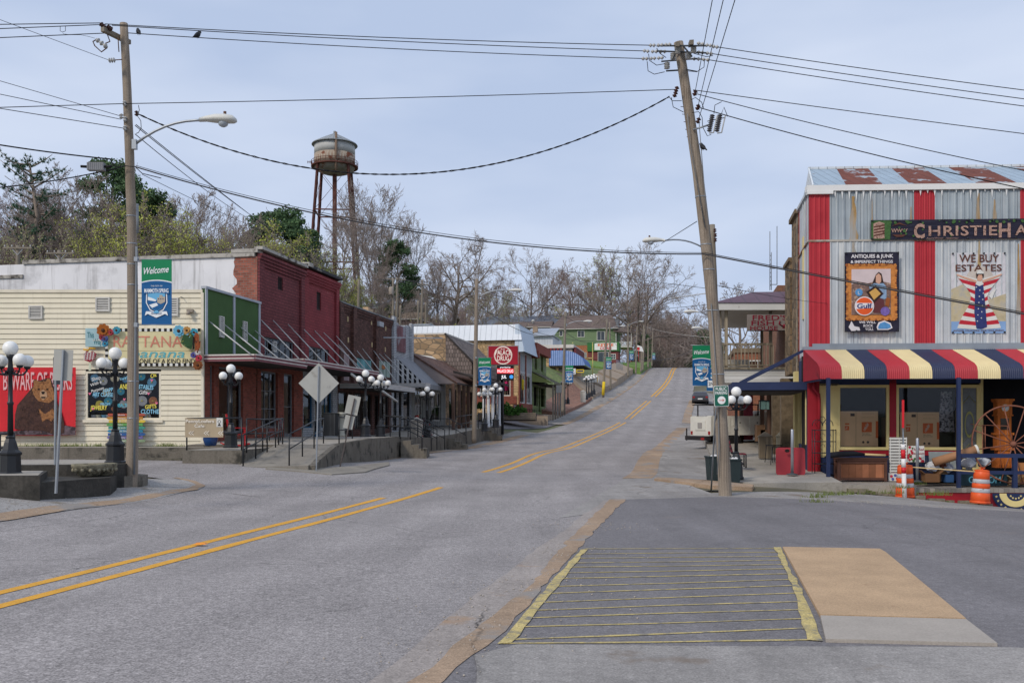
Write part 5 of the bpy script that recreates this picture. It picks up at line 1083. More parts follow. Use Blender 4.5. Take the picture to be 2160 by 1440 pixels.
m.add([(-.02,-.02,.2),(-.34,-.08,.28),(-.44,-.1,-.02),(-.26,-.08,-.18),(-.05,-.03,-.12)],[(0,1,2,3,4)],0);m.add([(.02,-.02,.3),(.2,-.06,.26),(.2,-.06,-.3),(.05,-.03,-.34)],[(3,2,1,0)],1)
part(m,'wing',[mat('dark_green_wing',(52,84,52),c2=(196,190,80),f2=.62,sc2=12),mat('brown_wing',(140,74,40),c2=(60,40,34),f2=.55,sc2=12)],t);m = MB();m.tube([(0,-.05,-.25),(0,-.06,.2)],.025,6);part(m,'body',[DARK],t)
t = thing('checked_heart','red checked fabric heart hanging under the arrow sign','wall ornament',W(190,752,33.8));m = MB()
m.plate([(-.2,.1),(-.1,.2),(0,.12),(.1,.2),(.24,.1),(.18,-.08),(0,-.2),(-.2,-.12)],-.05,0,0)
for i in range(4): m.plate([(-.2+.1*i,-.12),(-.18+.1*i,-.12),(-.14+.1*i,.15),(-.16+.1*i,.15)],-.056,-.05,1);m.plate([(-.2,-.1+.07*i),(.2,-.06+.07*i),(.2,-.05+.07*i),(-.2,-.085+.07*i)],-.058,-.05,1)
part(m,'heart',[mat('heart_red',(140,44,58)),mat('check_white')],t);m = MB();m.tube([(-.22,-.03,.26),(-.05,-.03,.22),(0,-.03,.3),(.2,-.03,.28)],.035,6);part(m,'yellow_bow',[mat('bow_yellow',(210,160,60))],t);m = MB();m.box(-.04,.04,-.02,0,-.5,-.22);part(m,'ribbon',[mat('pale_ribbon',(200,204,180))],t)
# stack of coloured arrow boards
t = thing('arrow_board_stack','stack of painted plank arrows in rainbow colours leaning under the display window','sign',W(267,929,33.7));X = lambda px: wl(px,267);Z = lambda py: -(py-929)*WD/2000
cols = ((168,84,66),(186,130,56),(206,178,70),(96,152,84),(70,142,128),(48,128,160),(52,92,150),(110,100,150),(130,150,120))
for i,c in enumerate(cols):
    y = 872+i*6.8;m = MB();d = (-1) ** i;xa,xb = X(229+(i % 3)),X(304-(i % 2)*2);z0_,z1_ = Z(y+5.6),Z(y);zm = (z0_+z1_)/2
    m.plate([(xa,z0_),(xb-.0,z0_),(xb+.07*(d > 0),zm),(xb,z1_),(xa,z1_),(xa-.07*(d < 0),zm)],-.05,-.02,0)
    m.text(('Welcome','Antiques','All Crafts','Relics','All kinds','All Gifts','Art','Jewelry','Love')[i],X(255+3*(i % 3)),z0_+.02,h=.055,y=-.054,mt=1,off=.01)
    part(m,'plank_arrow',[mat('plank_%d' % i,c,v=.15,sc=4),mat('check_white')],t)
m = MB();m.box(X(238),X(243),-.02,0,Z(930),Z(872));m.box(X(290),X(295),-.02,0,Z(930),Z(872));part(m,'upright',[mat('dark_wood')],t)
# bear tapestry
t = thing('bear_tapestry','red cloth wall hanging with a brown bear and the words BEWARE OF BEARS','wall hanging',W(80,917,33.75));X = lambda px: wl(px,80);Z = lambda py: -(py-917)*WD/2000
m = MB();xa,xb,zb_,zt_ = X(-4),X(160),Z(917),Z(775);NX,NZ = 22,18
cy = lambda x,z: -.015-.02*math.sin(x*5+z*3)*math.sin(z*2.2+1)
for i in range(NX):
    for j in range(NZ):
        f = lambda a,b: (xa+(xb-xa)*a/NX,cy(xa+(xb-xa)*a/NX,zb_+(zt_-zb_)*b/NZ),zb_+(zt_-zb_)*b/NZ-.03*math.sin(a/NX*math.pi)*(b == 0))
        m.quad(f(i,j),f(i+1,j),f(i+1,j+1),f(i,j+1),0)
m.plate([(xa+.02,zb_),(xb,zb_),(xb,zb_+.28),(X(140),zb_+.34),(X(100),zb_+.2),(xa+.02,zb_+.12)],-.055,-.045,3)
m.text('BEWARE OF BEARS',X(81),Z(822),w=2.45,h=.62,y=-.05,mt=1,off=.01)
part(m,'cloth',[mat('red_cloth',(206,48,56),v=.08,sc=2,rough=.9),mat('pale_letters',(222,172,172),v=.15,sc=14),DARK,mat('grey_rocks',(96,82,88),v=.4,sc=6,c2=(60,50,54),f2=.5,sc2=5)],t)
FUR = mat('bear_fur_dark',(72,50,44),v=.35,sc=9,c2=(48,34,34),f2=.5,w2=.2,sc2=7,coord='Object');FUR2 = mat('bear_fur_tan',(150,104,66),v=.35,sc=12,c2=(110,70,44),f2=.52,w2=.15,sc2=10)
def zpoly(pts): return [(X(a*.389),Z(500+b*.389)) for a,b in pts]
m = MB()
m.plate(zpoly([(100,910),(135,870),(185,810),(185,780),(195,770),(210,780),(240,772),(262,765),(278,765),(285,785),(300,830),(310,890),(335,950),(352,1010),(350,1060),(300,1070),(240,1050),(120,1045),(85,1040),(88,960)]),-.07,-.055,0)
m.plate(zpoly([(190,800),(188,778),(205,775),(215,785),(255,783),(262,768),(278,770),(282,795),(300,850),(300,880),(270,900),(215,890),(190,860),(180,830)]),-.078,-.07,1)
m.plate(zpoly([(215,930),(250,960),(290,930),(310,960),(285,1000),(262,985),(235,1000)]),-.078,-.07,1)
R = random.Random(9)
for i in range(420):
    a,b = R.uniform(95,345),R.uniform(775,1055);cx = 230+(b-900)*.02;hw = np.interp(b,[770,830,900,960,1050],[42,55,85,120,128]);
    if abs(a-cx+8) > hw-6: continue
    x,z_ = X(a*.389),Z(500+b*.389);l = R.uniform(.03,.08);dx = (a-cx)*.0004+R.gauss(0,.008);face = b < 890;k_ = R.choice((0,1,1,2)) if face else R.choice((0,0,4,4,1) if abs(a-262) < 45 else (0,4,3))
    m.add([(x-.008,-.0815,z_),(x+dx,-.0815,z_-l),(x+.008,-.0815,z_)],[(0,1,2)],k_)
m.plate(zpoly([(222,840),(240,828),(258,840),(262,865),(240,885),(224,868)]),-.086,-.078,2);m.plate(zpoly([(230,838),(250,838),(246,852),(234,852)]),-.09,-.086,3)
for a in (216,262): m.plate(zpoly([(a-5,822),(a+5,822),(a+5,830),(a-5,830)]),-.088,-.078,3)
m.plate(zpoly([(228,866),(254,866),(250,874),(232,874)]),-.09,-.086,3)
part(m,'printed_bear',[FUR,FUR2,mat('bear_muzzle',(172,138,108),v=.15),mat('bear_dark',(28,22,22)),mat('bear_mid',(98,68,52))],t)
# cafe banner hanging on the railing
t = thing('cafe_banner','beige fabric banner reading PennyLoafers Cafe with three left arrows on the railing','banner',W(430,921,28.9));X = lambda px: (px-430)*28.9/2000;Z = lambda py: -(py-921)*28.9/2000
m = MB();NX = 12
for i in range(NX):
    a,b = X(390+81*i/NX),X(390+81*(i+1)/NX);g_ = lambda x: .012*math.sin(x*9);sg = lambda x: -.05*math.sin((x-X(390))/(X(471)-X(390))*math.pi)
    m.quad((a,g_(a),Z(922)),(b,g_(b),Z(922)),(b,g_(b),Z(881)+sg(b)*.5),(a,g_(a),Z(881)+sg(a)*.5),0);m.quad((b,g_(b)+.004,Z(922)),(a,g_(a)+.004,Z(922)),(a,g_(a)+.004,Z(881)+sg(a)*.5),(b,g_(b)+.004,Z(881)+sg(b)*.5),0)
m.text('PennyLoafers',X(422),Z(891),w=.86,h=.095,y=-.02,mt=1,off=.015);m.text('Cafe',X(421),Z(901),w=.3,h=.09,y=-.02,mt=1,off=.015)
for x in (398,430,460):
    for dx in (0,5): m.plate([(X(x+dx),Z(913)),(X(x+6+dx),Z(908)),(X(x+6+dx),Z(909.5)),(X(x+2+dx),Z(913)),(X(x+6+dx),Z(916.5)),(X(x+6+dx),Z(918))],-.02,-.016,1)
m.box(X(457),X(470),-.02,-.014,Z(900),Z(881),2);m.ring(X(463),Z(889),.035,.05,-.022,3);m.plate([(X(459),Z(898)),(X(467),Z(898)),(X(463),Z(892))],-.023,-.021,3)
part(m,'cloth',[mat('beige_cloth',(174,158,132),v=.06,rough=.9),mat('banner_letters',(228,222,210)),mat('check_white'),mat('dark_paint')],t)
# --- railings
def rail(label,pts,hgt=.9,posts=None,mid=True,r=.024,group='black pipe handrails in front of the shops',name='handrail',base=None):
    """pts: world points of the foot of each post"""
    b = pts[0];t = thing(name,label,'railing',b,0,group);q = [Vector(p)-Vector(b) for p in pts];up = Vector((0,0,hgt))
    for p in q: m = MB();m.tube([p-Vector((0,0,.1)),p+up],r,7);part(m,'post',[BLKM],t)
    m = MB();m.tube([p+up for p in q],r,7);part(m,'top_rail',[BLKM],t)
    if mid: m = MB();m.tube([p+up*.52 for p in q],r*.85,7);part(m,'middle_rail',[BLKM],t)
    return t
rail('black handrail holding the beige cafe banner along the corner landing',[Vector((-9.98,29.1,.96)),Vector((-8.3,29.1,.97))],.98)
rail('black handrail on the left side of the concrete ramp',[Vector((-8.08,y,float(np.interp(y,[28,33],[.46,1.05])))) for y in (28.5,29.9,31.3,32.4,33.4)],.92)
rail('black handrail on the right side of the concrete ramp',[Vector((-6.72,y,float(np.interp(y,[28,33],[.46,1.05])))) for y in (28.6,30.4,32.2,33.8)],.92)
rail('black handrail along the landing behind the cafe banner railing',[Vector((-8.2,29.3,.97)),Vector((-8.15,31,.97)),Vector((-8.12,33,1.0))],.95)
rail('black handrail from the ramp top to the dark bin',[Vector((-6.2,y,1.06)) for y in (34,35.4,36.8)],.95)
def stairrail(label,y,L): x = .18*y-L;rail(label,[Vector((x-1.0,y,swz(0,y))),Vector((x-.1,y,swz(0,y))),Vector((x+.85,y,swz(0,y)-.5))],.9)
for y,L,l in ((41.1,12.15,'left rail of the first steps, beside the twin globe lamps'),(42.8,12.2,'right rail of the first steps, beside the twin globe lamps'),(46.5,12.9,'left rail of the steps by the beige bin'),(48.0,12.9,'right rail of the steps by the beige bin'),(53.2,13.0,'rail of the steps before the brown porch posts')): stairrail(l,y,L)
rail('long black handrail between the wooden porch posts',[XYZ for XYZ in [Vector((.18*y-13.15,y,swz(0,y))) for y in (55,57.5,60)]],.95)
rail('black handrail left of the white porch columns',[Vector((.18*y-13.15,y,swz(0,y))) for y in (61,62.2)],.95)
rail('black handrail between the white porch columns',[Vector((.18*y-13.15,y,swz(0,y))) for y in (64.4,66,67.8)],.95)
rail('black handrail at the far left, on the upper step of the near corner',[W(-60,975,20.8),W(0,975,20.9),W(30,972,21)],.62)
# --- street signs seen from behind
def sign_post(t,a,b,r=.03,m=GALV,flat=True): 
    mb = MB();mb.beam(Vector(a),Vector(b),.06,.03) if flat else mb.tube([a,b],r,6);return part(mb,'post',[m],t)
SBK = mat('sign_back',(172,172,166),rough=.5,metal=.15,v=.08,c2=(150,148,140),f2=.6)
b = W(118,1034,17.8);t = thing('road_sign','back of a rectangular road sign on a leaning steel post, near left corner','road sign',b)
L_ = lambda x,y,D: W(x,y,D)-b
sign_post(t,L_(118,1040,17.8),L_(134,738,17.8));mb = MB();q = L_(133,770,17.84);M_ = Matrix.Translation(q) @ Matrix.Rotation(math.radians(2.6),4,'Y');mb.box(-.18,.18,-.004,.004,-.29,.29,0,M_);part(mb,'plate',[SBK],t)
b = W(113,1008,21);t = thing('road_sign','dark edge of a second sign plate just behind the near left road sign','road sign',b);sign_post(t,W(116,1000,21)-b,W(118,745,21)-b);mb = MB();q = W(113,782,21)-b;mb.box(-.01,.15,-.004,.004,-.3,.3,0,Matrix.Translation(q) @ Matrix.Rotation(.5,4,'Z'));part(mb,'plate',[mat('dark_sign_back',(90,92,96))],t)
b = W(667,984,28.5);b.z = G(b.x,b.y);t = thing('road_sign','diamond shaped road sign seen from behind, on a straight galvanised post','road sign',b)
sign_post(t,(0,0,-.1),W(672,772,28.5)-b);mb = MB();q = W(672.5,808,28.53)-b;s = .61;mb.plate([(0,-s),(s,0),(0,s),(-s,0)],-.005,.005,0,Matrix.Translation(q));part(mb,'plate',[SBK],t);
mb = MB();mb.text('18',.3,-.16,h=.09,y=-.007,M=Matrix.Translation(q),shear=.2);part(mb,'chalk_number',[mat('faint_chalk',(150,150,148))],t)
b = W(716,975,31);b.z = G(b.x,b.y);t = thing('road_sign','two rectangular sign backs on a leaning weathered post before the dark brick shop','road sign',b)
sign_post(t,(0,0,-.1),W(748,840,31)-b,m=mat('dark_post',(90,82,80)));
for (x,y,w_,h_) in ((744,854,.42,.62),(736,890,.31,.44)): mb = MB();q = W(x,y,31.04)-b;mb.box(-w_/2,w_/2,-.004,.004,-h_/2,h_/2,0,Matrix.Translation(q) @ Matrix.Rotation(math.radians(12),4,'Y'));part(mb,'plate',[SBK],t)
b = W(1179,877,90);t = thing('road_sign','pair of small sign backs before the mossy porch roof','road sign',b)
for x in (1176.5,1183): sign_post(t,W(x,877,90)-b,W(x,812,90)-b);mb = MB();mb.cb(W(x,820,90.1)-b,(.3,.01,.7));part(mb,'plate',[SBK],t)
# --- furniture on the raised sidewalk
def bench(name,label,p,rz,c,w=1.3,group=None,mt=None):
    t = thing(name,label,'bench',p,rz,group);M1 = mt or mat('bench_%d' % c[0],c,rough=.6)
    for i in range(4): mb = MB();mb.box(-w/2,w/2,-.2+.1*i,-.12+.1*i,.42,.45);part(mb,'seat_slat',[M1],t)
    for i in range(4): mb = MB();mb.box(-w/2,w/2,.2+.03*i,.225+.03*i,.52+.1*i,.6+.1*i);part(mb,'back_slat',[M1],t)
    for x in (-w/2+.08,w/2-.08):
        mb = MB();mb.tube([(x,-.2,0),(x,-.2,.43),(x,.2,.43),(x,.32,.95)],.02,6);mb.tube([(x,.2,0),(x,.2,.43)],.02,6);mb.tube([(x,-.22,.43),(x,-.22,.64),(x,.25,.64)],.018,6);part(mb,'leg_frame',[BLKM],t)
    return t
RED = (166,30,36)
def rocker(label,p,rz):
    t = thing('rocking_chair',label,'chair',p,rz,'bright red rocking chairs');M1 = mat('red_paint',RED,rough=.5)
    mb = MB();mb.box(-.26,.26,-.26,.22,.40,.44);part(mb,'seat',[M1],t)
    for i in range(5): mb = MB();x = -.2+.1*i;mb.beam((x,.22,.44),(x,.36,1.05),.07,.02);part(mb,'back_slat',[M1],t)
    mb = MB();mb.beam((-.27,.36,1.06),(.27,.36,1.06),.04,.1);part(mb,'top_rail',[M1],t)
    for s_ in (-1,1):
        mb = MB();x = .27*s_;mb.beam((x,-.24,.06),(x,-.24,.64),.05);part(mb,'leg',[M1],t);mb = MB();mb.beam((x,.22,.06),(x,.36,1.1),.05);part(mb,'leg',[M1],t)
        mb = MB();mb.box(x-.05,x+.05,-.3,.3,.62,.65);part(mb,'armrest',[M1],t);mb = MB();mb.tube([(x,-.42,.1),(x,-.2,.04),(x,.1,.02),(x,.4,.06),(x,.55,.13)],.025,6);part(mb,'rocker',[M1],t)
rocker('bright red rocking chair under the first canopy behind the globe lamp',(-9.45,32.6,1.0),1.9)
rocker('bright red chair farther back beside the beige bin',(-4.7,50.2,1.12),1.9)
bench('bench','bench with mauve grey slats behind the ramp handrail',(-8.75,34.8,1.05),1.75+math.pi,(92,70,82),1.5)
bench('bench','dark maroon metal bench before the whitewashed brick shopfront',(-5.2,52.6,1.2),1.75+math.pi,(98,52,60),1.4)
bench('bench','dark bench beyond the maroon one, against the grey porch shop',(-5.4,60.5,1.45),1.75+math.pi,(60,58,58),1.2)
b = Vector((-10.1+.18,33.3,.97));t = thing('planter_pot','glossy cobalt blue planter pot beside the cream corner','planter',W(444,940,32.2));mb = MB();mb.lathe([(.15,0),(.19,.02),(.25,.22),(.24,.32),(.27,.34),(.27,.38),(.22,.38),(.2,.3)],16);part(mb,'pot',[mat('cobalt_glaze',(28,66,120),rough=.2,spec=.6)],t);mb = MB();mb.lathe([(.21,.34),(.01,.35)],12);part(mb,'soil',[mat('soil',(60,48,40))],t)
def bin_(label,p,w,h,c,cap=True,name='trash_bin',taper=.9):
    t = thing(name,label,'trash bin',p,-.17);mb = MB();M1 = mat('bin_%d_%d' % c[:2],c,tex='planks',tp=(.09,1),v=.1)
    mb.add([(-w/2*taper,-w/2*taper,0),(w/2*taper,-w/2*taper,0),(w/2*taper,w/2*taper,0),(-w/2*taper,w/2*taper,0),(-w/2,-w/2,h),(w/2,-w/2,h),(w/2,w/2,h),(-w/2,w/2,h)],[(0,1,5,4),(1,2,6,5),(2,3,7,6),(3,0,4,7),(4,5,6,7)]);part(mb,'body',[M1],t)
    mb = MB();mb.box(-w/2-.02,w/2+.02,-w/2-.02,w/2+.02,h,h+.04);
    if cap: mb.add([(-w/2,-w/2,h+.04),(w/2,-w/2,h+.04),(w/2,w/2,h+.04),(-w/2,w/2,h+.04),(0,0,h+.22)],[(0,1,4),(1,2,4),(2,3,4),(3,0,4)])
    part(mb,'lid',[mat('lid_%d' % c[0],tuple(min(255,int(x*.85)) for x in c))],t);return t
bin_('dark slatted bin with a wooden lid beside the ramp',W(699,919,36.6),.48,.85,(58,60,62),False)
bin_('beige concrete bin with a hood beside the striped awning steps',W(879,924,47),.5,.85,(178,170,158))
mb = MB();mb.lathe([(.2,0),(.2,.06),(.13,.1),(.12,.8),(.17,.86),(.18,.92),(0.02,.94)],14);solo(mb,'stone_pedestal',[mat('pedestal',(170,168,156))],'pale turned stone pedestal beside the dark slatted bin','pedestal').location = W(720,920,36.9)
# stone planters on the near corner
for i,(x,y,D,r_,l) in enumerate(((188,998,20.55,.36,'larger lichen covered stone bowl planter, left one of the pair'),(222,996,20.9,.25,'smaller stone bowl planter at the foot of the second globe lamp'))):
    mb = MB();mb.lathe([(r_*.5,0),(r_*.6,.02),(r_*.85,.14),(r_*.98,.2),(r_,.24),(r_,.27),(r_*.9,.27),(r_*.85,.22),(.02,.2)],16);p = W(x,y,D)
    for k_ in range(12): a = 2*math.pi*k_/12;mb.ball((r_*.86*math.cos(a),r_*.86*math.sin(a),.14),.05,0,6,4)
    o = solo(mb,'stone_planter',[mat('lichen_stone',(136,130,110),v=.3,sc=6,c2=(92,88,74),f2=.54,sc2=8)],l,'planter');p.z = .63;o.location = p
# pharmacy signs on one black post
t = thing('pharmacy_sign','dark red lit pharmacy sign and scrolling message board on a black post','sign',W(1059,907,68));O = W(1059,907,68)
mb = MB();mb.tube([(0,0,-.3),(0,0,W(0,768,68).z-O.z)],.13,8);part(mb,'post',[BLKM],t)
Q = lambda x,y,D=67.8: W(x,y,D)-O
a,c = Q(1030.5,768.5),Q(1092,730.5);mb = MB();mb.box(a.x,c.x,-.35,-.05,a.z,c.z,0);mb.box(a.x-.06,c.x+.06,-.30,.0,a.z-.06,c.z+.06,1)
cx,cz = (a.x+c.x)/2-.0,(a.z+c.z)/2;mb.ring(cx,cz,.57,.6,-.36,2);mb.ring(cx,cz,.62,.65,-.36,2);mb.text('PALACE',cx,cz+.03,w=1.1,h=.34,y=-.37,mt=2,off=.008);mb.text('DRUG',cx,cz-.38,w=.84,h=.34,y=-.37,mt=2,off=.008);mb.text('RX',cx,cz+.4,w=.3,h=.09,y=-.37,mt=2);part(mb,'cabinet',[mat('sign_red',(140,20,36),v=.2,sc=1.2,rough=.4,emit=.25),mat('sign_edge',(150,146,142)),mat('sign_cream',(232,222,210),emit=.3)],t)
a,c = Q(1048,802),Q(1084,771);mb = MB();mb.box(a.x,c.x,-.3,-.05,a.z,c.z,0);h_ = c.z-a.z;w_ = c.x-a.x;mx = (a.x+c.x)/2
mb.box(a.x+.02,c.x-.02,-.31,-.302,a.z+h_*.47,a.z+h_*.8,1);mb.text('provided by',mx,a.z+h_*.84,w=w_*.6,h=h_*.1,y=-.312,mt=2,off=.01);mb.text('PALACE DRUG',mx,a.z+h_*.53,w=w_*.92,h=h_*.2,y=-.315,mt=2,off=.006);mb.text('JUL',mx-.1,a.z+h_*.14,w=w_*.3,h=h_*.2,y=-.312,mt=2,off=.02);mb.disc(c.x-.18,a.z+h_*.24,h_*.13,-.314,-.31,3)
part(mb,'message_board',[mat('led_black',(20,20,22),rough=.3),mat('led_red',(220,40,50),emit=.7),mat('led_white',(235,235,240),emit=.8),mat('led_blue',(60,140,210),emit=.7)],t)
# ---------------------------------------------------------------- right hand shop with striped metal front
class Lc:
    """flat local frame of a thing: photo offsets from its foot, in metres"""
    def __init__(s,px,py,D): s.px,s.py,s.D = px,py,D;s.o = W(px,py,D)
    def x(s,a): return (a-s.px)*s.D/2000
    def z(s,a): return -(a-s.py)*s.D/2000
    def p(s,a,b,y=0): return Vector((s.x(a),y,s.z(b)))
    def q(s,pts): return [(s.x(a),s.z(b)) for a,b in pts]
RA = Fr((1706-CXP)/FPX*30,30,-.05);RS = Fr(RA.x,RA.y,math.atan2(-1,-.18))
GALVW = mat('galvanised_wall',(186,192,196),rough=.55,metal=.0,tex='seams',tp=(.23,1),v=.12,sc=.8,st=.8,stc=(232,230,222),stf=.5,c2=(150,158,164),f2=.5,w2=.25,sc2=.7)
GALVU = mat('galvanised_wall_darker',(158,168,174),rough=.55,tex='seams',tp=(.23,1),v=.14,sc=.8,st=.6,stc=(198,200,198),stf=.52,c2=(138,148,156),f2=.5,w2=.25,sc2=.7)
REDM = mat('red_metal_panel',(180,48,58),rough=.55,tex='seams',tp=(.155,1),v=.08,c2=(158,34,44),f2=.55,w2=.2,sc2=1)
RUSTST = mat('rust_stain_paint',(166,130,76),v=.2,sc=4,st=.8,stc=(186,180,168),stf=.42)
REDP = mat('red_painted_wood',(156,32,44),v=.12,sc=2,c2=(120,30,38),f2=.6,rough=.6);NAVY = mat('navy_paint',(38,50,84),v=.12,rough=.6);CRP = mat('cream_paint',(222,204,142),v=.07,sc=2,c2=(186,166,112),f2=.62,w2=.1);BLKW = mat('black_recess',(20,20,26),v=.2)
RS2 = Fr(RA.x,RA.y,math.atan2(1,.18));bk = lambda d,z: RA.loc(RS2.w(d,0,z));bl = bk(3.2,0);yb = bl.y
ss = thing('striped_metal_shop','two storey antiques shop clad in silver and red metal stripes with a striped awning','shop',fr=RA,zb=-.4)
U = RA.U
ztop,zmid,zbot = 9.1,7.55,4.15;UE = 14.0
edges = [(-.0,U(1750),'r'),(U(1750),U(1928),'s'),(U(1928),U(1972),'r'),(U(1972),U(2152),'s'),(U(2152),U(2196),'r'),(U(2196),U(2372),'s'),(U(2372),U(2420),'r'),(U(2420),UE,'s')]
def ribbed(m,u0,u1,z0,z1,mt,off=0,step=.23):
    """sheet metal with raised ribs"""
    u = u0
    while u < u1-1e-4:
        v = min(u+step,u1);r0 = min(u+.03,v);r1 = min(u+.055,v);r2 = min(u+.085,v)
        for a,b,oa,ob in ((u,r0,0,-.018),(r0,r1,-.018,-.018),(r1,r2,-.018,0),(r2,v,0,0)):
            if b-a > 1e-5: m.quad((a,off+oa,z0),(b,off+ob,z0),(b,off+ob,z1),(a,off+oa,z1),mt)
        u = v
    return m
for a,b,k in edges:
    m = MB();ribbed(m,a,b,zbot,zmid,0,0,.155 if k == 'r' else .2);ribbed(m,a,b,zmid+.001,ztop,1,.03,.155 if k == 'r' else .2);part(m,'metal_cladding',[REDM,REDM] if k == 'r' else [GALVW,GALVU],ss,'red ribbed metal panel' if k == 'r' else 'silver ribbed metal panel with faint rust')
m = MB();m.box(0,UE,-.03,.03,zmid-.03,zmid+.03);part(m,'seam_strip',[mat('seam_metal',(176,170,160),c2=(140,90,60),f2=.5,w2=.1,sc2=1.2)],ss)
for px,w_,z0,z1 in ((1800,.2,7.55,8.95),(1800,.16,6.4,7.5),(1922,.07,7.6,8.6),(2064,.14,7.6,9.0),(2065,.1,6.6,7.5),(2098,.14,7.6,8.8),(2148,.08,5.2,7.4),(1840,.05,7.7,8.9)):
    m = MB();u = U(px);r = random.Random(px);n = 8
    w_ *= 1.6
    L_ = [(u-w_/2*(.25+.75*(1-i/n))*r.uniform(.6,1.2),z1-(z1-z0)*(1-i/n)) for i in range(n+1)][::-1];R_ = [(u+w_/2*(.25+.75*(1-i/n))*r.uniform(.6,1.2),z1-(z1-z0)*(1-i/n)) for i in range(n+1)]
    off = .0;m.add([(a,-.0205+(.03 if z0 > 7.5 else 0)-.001,z) for a,z in L_+R_[:0]+R_],[tuple(range(len(L_)+len(R_)))],0);part(m,'rust_streak',[mat('rust_streak_%d' % (px % 2),(178,152,104) if px % 2 else (168,134,84),v=.2,sc=3,st=.9,stc=(160,166,168),stf=.40)],ss)
m = MB();r = random.Random(5)
m.box(-.06,UE,-.06,.25,9.12,9.30,0);m.box(-.06,.75,-.07,.1,9.02,9.12,0)
for i in range(60):
    u = .8+i*.22;m.tri((u-.02,-.021,9.13),(u+.05,-.021,9.13),(u+.02,-.021,9.13-r.uniform(.05,.38)))
part(m,'fascia',[mat('white_gutter_paint',(224,224,222),v=.04)],ss)
SILR = mat('silver_roof',(150,168,182),rough=.5,tex='seams',tp=(.3,1),v=.1,c2=(126,90,76),f2=.66,w2=.03,sc2=2.2);RUSR = mat('rusted_roof',(112,62,48),rough=.8,tex='seams',tp=(.3,1),v=.15,c2=(158,168,176),f2=.55,w2=.03,sc2=1.4)
m = MB();rg = 3.4;rz0,rz1 = 9.28,10.72;u = .15;k = 0
for w_,c in ((1.0,0),(1.15,1),(.85,0),(1.15,1),(.9,0),(1.25,1),(1.05,0),(1.1,1),(1.0,0),(1.2,1),(1.0,0),(1.2,1),(1.2,0)):
    v = min(u+w_,UE);sh = .5
    k1 = .15+(u-.15)*1;sh = lambda q: q+.75*(1-(q-.15)/(UE-.15));m.quad((u,-.05,rz0),(v,-.05,rz0),(sh(v),rg,rz1),(sh(u),rg,rz1),c);u = v
m.quad((.9,rg,rz1),(UE,rg,rz1),(UE,rg+3,9.3),(1.2,rg+3,9.3),0);part(m,'roof',[SILR,RUSR],ss)
m = MB();m.tri((.12,-.02,9.28),(1.25,rg+3,9.28),(.88,rg,rz1));m.beam((.12,-.04,9.3),(.88,rg,rz1+.02),.05);m.beam((.86,rg,rz1+.03),(UE,rg,rz1+.03),.08);m.quad((0,0,9.12),(.2,0,9.12),(1.25,yb,9.12),(bl.x,yb,9.12));part(m,'gable',[mat('white_metal_gable',(206,212,216),tex='seams',tp=(.3,1))],ss)
# body and street side wall
m = MB();conv_pts = lambda L_: L_
D_side = 2.65
m.quad((0,.06,zbot-.3),(UE,.06,zbot-.3),(UE,.06,9.1),(0,.06,9.1),1);m.quad((UE,0,-.5),(UE,yb,-.5),(UE,yb,9.28),(UE,0,9.28),1);m.quad((UE,yb,-.5),(bl.x,yb,-.5),(bl.x,yb,9.28),(UE,yb,9.28),1);m.quad((.1,1.3,-.4),(UE,1.3,-.4),(UE,1.3,4),(.1,1.3,4),2)
m.quad((.1,.1,.04),(UE,.1,.04),(UE,1.3,.04),(.1,1.3,.04),2);m.quad((.1,.1,3.9),(UE,.1,3.9),(UE,1.3,3.9),(.1,1.3,3.9),2);m.quad((.1,.1,-.4),(.1,.1,3.9),(.1,1.3,3.9),(.1,1.3,-.4),2);part(m,'body',[GALVW,GALVW,DARK],ss)
m = MB()
for a,b,mt in ((0,.55,0),(.55,.62,1),(.62,1.45,0),(1.45,1.55,1),(1.55,2.4,0),(2.4,2.65,1)): m.quad((-b,0,3.9),(-a,0,3.9),(-a,0,9.1),(-b,0,9.1),mt)
for a in (.9,1.3): m.beam((-a,-.02,4),(-a,-.02,9.1),.03)
m.box(-1.35,-1.0,-.04,.02,5.2,7.9,2);m.beam((0,-.02,9.12),(-2.65,-.02,9.12),.1,.1,0);m.beam((-.0,-.03,7.55),(-2.65,-.03,7.45),.04,.04,4)
m.v = [(-x,y,z) for x,y,z in m.v];m.f = [f[::-1] for f in m.f]
m.v = [(x,-y,z) for x,y,z in m.v];m.f = [f[::-1] for f in m.f];conv(m,RS2,RA);part(m,'side_cladding',[GALVW,REDM,CRP,mat('grey_plank_side',(126,120,110),tex='planks',tp=(.2,1),v=.2),mat('seam_metal')],ss)
m = MB();
for a,b,z0,z1,mt in ((0,.35,-.3,3.9,0),(.35,.6,-.3,3.9,1),(.6,1.5,-.3,1.1,1),(1.5,1.6,-.3,3.9,2),(1.6,2.65,-.3,1.1,1),(.6,2.65,3.0,4.0,1)): m.box(a,b,.0,.1,z0,z1,mt)
for a in (.6,1.5,1.6,2.55): m.box(a,a+.08,-.03,.05,1.1,3.0,2)
m.v = [(x,-y,z) for x,y,z in m.v];m.v = [(x,y+.0,z) for x,y,z in m.v];conv(m,RS2,RA);part(m,'side_shopfront',[REDP,NAVY,CRP],ss)
